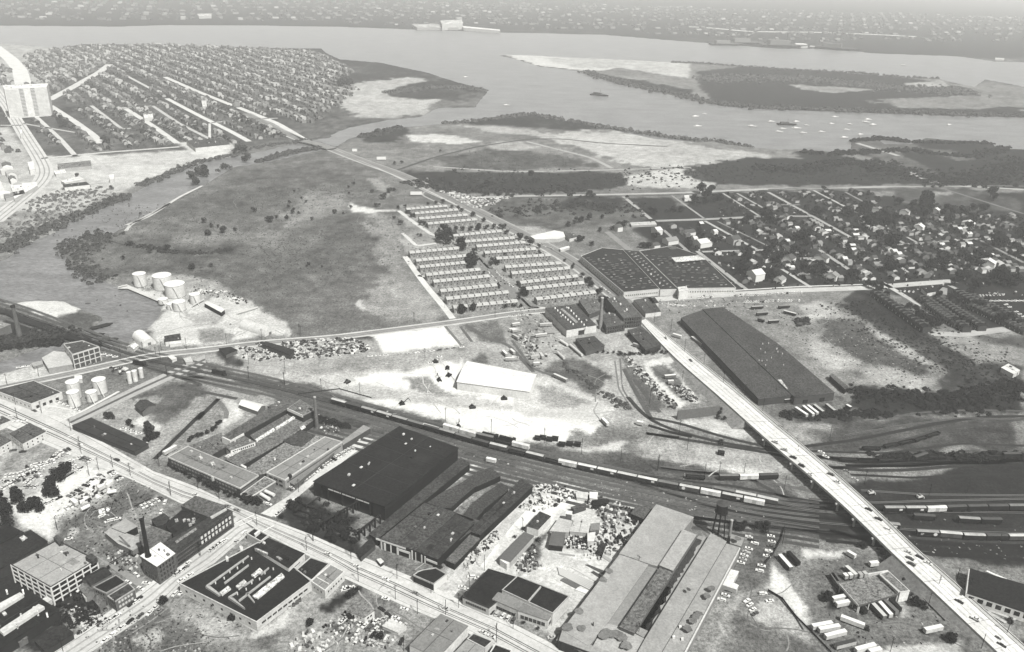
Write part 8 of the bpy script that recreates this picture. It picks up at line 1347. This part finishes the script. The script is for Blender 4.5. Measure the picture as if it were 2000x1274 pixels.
housefield("f 1640,150 g 250,150 700,130 900,300 640,320 0,300 f 1720,330", "g 0,140 330,320", 'in the back rows', 11, 22, .25, 80, .35, 40, rts=(3, 3, 3, 3)); housefield("f 1850,350 g 700,340 1900,330 2050,420 2050,760 1450,790 700,850 300,850 0,600 f 1850,500", "g 400,590 690,780", 'in the leafy right suburb', 11, 21, .2, 340, .6, 30, rts=(2, 4, 4, 4), wts=(3, 4, 4, 3))
housefield("f 1150,400 1500,380 1850,570 1800,860 1500,600 1250,560", "f 1500,365 1900,585", 'beyond the dark plant', 20, 34, .35, 34, .5, 34); housefield("f 1600,360 1880,360 g 0,560 0,860 f 1840,850 1700,600", "f 1500,365 1900,585", 'near the suburb crossing', 18, 30, .3, 26, .6, 30)
for x_, y_, k in ((410, 690, 1.5), (90, 840, 1.3), (500, 820, 1.3), (160, 690, 1.5), (130, 350, 1.1), (1700, 730, 1.6), (1550, 420, 1.5), (1170, 440, 1.4), (740, 355, 1.2), (850, 310, 1.4), (1060, 320, 1.2), (1300, 305, 1.2)): c = G(P("g %d,%d" % (x_, y_)))[0]; house(c[0], c[1], .9, 'standing large among suburb trees', (6, 2, 0, 0), (3, 2, 1, 0), True, k)
for x_, y_, k in ((1370, 475, 1.6), (1480, 560, 2.0), (1230, 540, 1.7), (1890, 820, 1.8), (1720, 540, 1.6), (1240, 620, 1.3), (1110, 580, 1.2), (820, 440, 1.2), (1125, 465, 1.3)): c = G(P("f %d,%d" % (x_, y_)))[0]; house(c[0], c[1], .5, 'east of the dark assembly plant', (6, 2, 0, 0), (2, 2, 2, 0), True, k)
# far left suburb: nearest blocks as houses, the rest as one mass; lighter tones put haze into the colours
def blocks(poly, dirpts, du, dv, skip, seed):
    W = G(P(poly)); A, C = G(P(dirpts)); u = (C-A)/np.hypot(*(C-A)); v = np.array([-u[1], u[0]]); c0 = W.mean(0); n = 90
    I, J = np.meshgrid(np.arange(-n, n), np.arange(-n, n)); I = I.ravel(); J = J.ravel(); off = J*dv+np.where(J % 2, dv*.18, -dv*.18); R_ = np.random.default_rng(seed)
    p = c0+u[None]*(I*du+R_.uniform(-1, 1, len(I)))[:, None]+v[None]*off[:, None]; p = p[R_.random(len(p)) > skip]; p = p[sdf(p[:, 0], p[:, 1], W) < 0]; return off_street(p)+R_.uniform(-3, 3, off_street(p).shape), math.atan2(u[1], u[0])
NEAR = "a 0,860 200,860 420,860 600,840 1000,800 1300,800 1650,760 1400,560 900,540 500,600 300,640 100,700 -60,760"
FARL = "a -40,400 100,330 200,285 450,258 900,250 1500,275 1760,290 1980,400 1900,450 1980,500 1750,700 1400,620 900,530 500,590 280,540 100,480 -60,460"
p_, an_ = blocks(NEAR, "a 920,550 1300,740", 12, 27, .12, 1); hr.shuffle(idx := list(range(len(p_)))); k0 = 0
for q in idx[:300]: house(p_[q][0], p_[q][1], an_, 'in the near left suburb', (2, 4, 5, 1), (1, 4, 5, 2), False, .95)
def mass(name, label, pts, an, tones, seed, big=1.0):
    R_ = random.Random(seed); mb = MB(); ca, sa = math.cos(an), math.sin(an)
    for x, y in pts:
        w_ = R_.uniform(3, 7.5)*big; d = R_.uniform(3, 6)*big; h = R_.uniform(3.5, 9); V, Fc = boxVF(-w_, w_, -d, d, 0, h, 0, 0); V += [(-w_, 0, h+2.5), (w_, 0, h+2.5)]; Fc = [f_ for f_ in Fc if f_ != (4, 5, 6, 7)]+[(4, 5, 9, 8), (6, 7, 8, 9), (5, 6, 9), (7, 4, 8)]
        mb.add([(x+a*ca-b_*sa, y+a*sa+b_*ca, c) for a, b_, c in V], Fc, R_.randrange(len(tones)))
    tag(link(name, mb.mesh(name, [mat(t) for t in tones])), label, None, None, 'stuff')
mass('suburb_houses', 'remaining close packed houses of the left suburb', [p_[q] for q in idx[300:]], an_, (120, 100, 135, 160, 200), 1, .9)
p2, a2 = blocks(FARL, "a 920,430 1300,590", 13, 26, .15, 2); mass('distant_houses', 'distant close packed houses of the peninsula town', p2, a2, (120, 105, 130, 150, 165, 205), 2, .95)
p3, a3 = blocks("a -60,880 150,880 220,930 180,1000 100,1080 -80,1180", "a 920,550 1300,740", 22, 40, .3, 3); mass('suburb_houses', 'houses and stores left of the curving highway', p3, a3, (230, 190, 120, 245), 3, 1.3)
p4, a4 = blocks("z -200,5 300,3 900,5 1200,10 2200,40 2200,80 1650,85 1400,75 1180,60 960,55 640,45 100,40 -200,20", "z 500,50 700,50", 95, 170, .35, 4); mass('far_shore_town', 'town and works lining the far shore', p4[:5200], a4, (130, 120, 140, 150, 112, 125, 135, 180), 4, 2.2)
def woods(name, label, pts, r, tone, seed):
    R_ = random.Random(seed); V = []; Fc = []
    for x, y in off_street(pts, 2.5):
        rr = r*R_.uniform(.6, 1.3)
        for j in range(14):
            u = R_.uniform(.1, 1); a = R_.uniform(0, 6.28); s_ = math.sqrt(1-u*u); p = Vector((x+s_*math.cos(a)*rr, y+s_*math.sin(a)*rr, u*rr*1.3)); q_ = rr*.42; nn = Vector((s_*math.cos(a), s_*math.sin(a), u+.3)); t1 = nn.orthogonal().normalized(); t2 = nn.normalized().cross(t1); m_ = len(V); V += [tuple(p-t1*q_-t2*q_), tuple(p+t1*q_-t2*q_), tuple(p+t1*q_+t2*q_), tuple(p-t1*q_+t2*q_)]; Fc.append((m_, m_+1, m_+2, m_+3))
    tag(link(name, mesh(name, V, Fc, mat(tone, 'leaf'))), label, None, None, 'stuff')
pj = lambda p, s, q=16: p+np.random.default_rng(s).uniform(-q, q, p.shape)
woods('suburb_trees', 'street trees thick between the left suburb houses', np.vstack([pj(p_, 1), pj(p_[::2], 5)]), 3.6, 92, 1); woods('distant_trees', 'trees of the distant peninsula town', np.vstack([pj(p2, 2), pj(p2, 3)[::2]]), 3.8, 104, 2); woods('far_shore_trees', 'trees darkening the far shore', np.vstack([pj(p4[::2], 4, 60), pj(p4[1::2], 6, 60), pj(p4, 8, 90)]), 9, 104, 3)  # raised leaf tones put haze brightness into the far crowns
sub = G(P('z 1400,385 1700,378 1990,425 2040,560 1870,548 1600,560 1440,565 1300,500 1400,440')); ps_ = np.random.default_rng(3).uniform(sub.min(0), sub.max(0), (1700, 2)); ps_ = ps_[sdf(ps_[:, 0], ps_[:, 1], sub) < 0]
woods('garden_trees', 'garden trees and hedges filling the right suburb', ps_, 2.3, 40, 7)
CARS.sort(key=lambda t: -t[0])
for s_, a, k in CARS[:290]: real_car(*a, **k)
def bake(name, label, items):
    VV = []; FF = []; mats_ = []; mi = []; n0 = 0
    for me_, x, y, z, an, sc_ in items:
        k = len(me_.vertices); v = np.empty(k*3, np.float32); me_.vertices.foreach_get('co', v); v = v.reshape(-1, 3)*np.array(sc_); ca, sa = math.cos(an), math.sin(an)
        VV.append(np.stack([v[:, 0]*ca-v[:, 1]*sa+x, v[:, 0]*sa+v[:, 1]*ca+y, v[:, 2]+z], 1)); m_ = me_.materials[0]
        if m_ not in mats_: mats_.append(m_)
        for p_ in me_.polygons: FF.append(tuple(i+n0 for i in p_.vertices)); mi.append(mats_.index(me_.materials[p_.material_index]) if me_.materials[p_.material_index] in mats_ else 0)
        n0 += k
    if VV: tag(link(name, mesh(name, np.vstack(VV).tolist(), FF, None, mi, mats_)), label, None, None, 'stuff')
bake('distant_cars', 'remaining cars parked too far off to tell apart', [(m_, a[0], a[1], k.get('z', .06), a[2], (1, 1, 1)) for s_, a, k in CARS[290:] if s_ > 0 for m_ in CARM[(CT[a[3]][0], a[4])]])
TREES.sort(key=lambda t: -t[0])
for s_, a in TREES[:290]: real_tree(*a)
LITE = {}
def lite(k, tone):
    if (k, tone) not in LITE: V, Fc = TV[k]; LITE[(k, tone)] = mesh('crown', V[:4*260], Fc[:260], mat(tone, 'leaf'))
    return LITE[(k, tone)]
bake('smaller_trees', 'smaller and farther trees spread between houses and meadows', [(lite(a[6], a[3]), a[0], a[1], -.12*a[2], 1.0*i, (a[2], a[2], a[2]*a[5])) for i, (s_, a) in enumerate(TREES[290:]) if s_ > 0])
HOUSES.sort(key=lambda t: -t[0])
for s_, a in HOUSES[:290]: real_house(*a)
its = []
for s_, a in HOUSES[290:]:
    if s_ <= 0: continue
    m1, m2 = hmesh(8, 9, 5, 2.2, hr.choice((190, 120, 70)), hr.choice((150, 95, 52, 52))); its += [(m1, a[0], a[1], 0, a[2], (a[6],)*3), (m2, a[0], a[1], 0, a[2], (a[6],)*3)]
bake('suburb_houses', 'farther houses of the suburbs standing wall to wall', its)
finish_labels()
SC.render.film_transparent = False
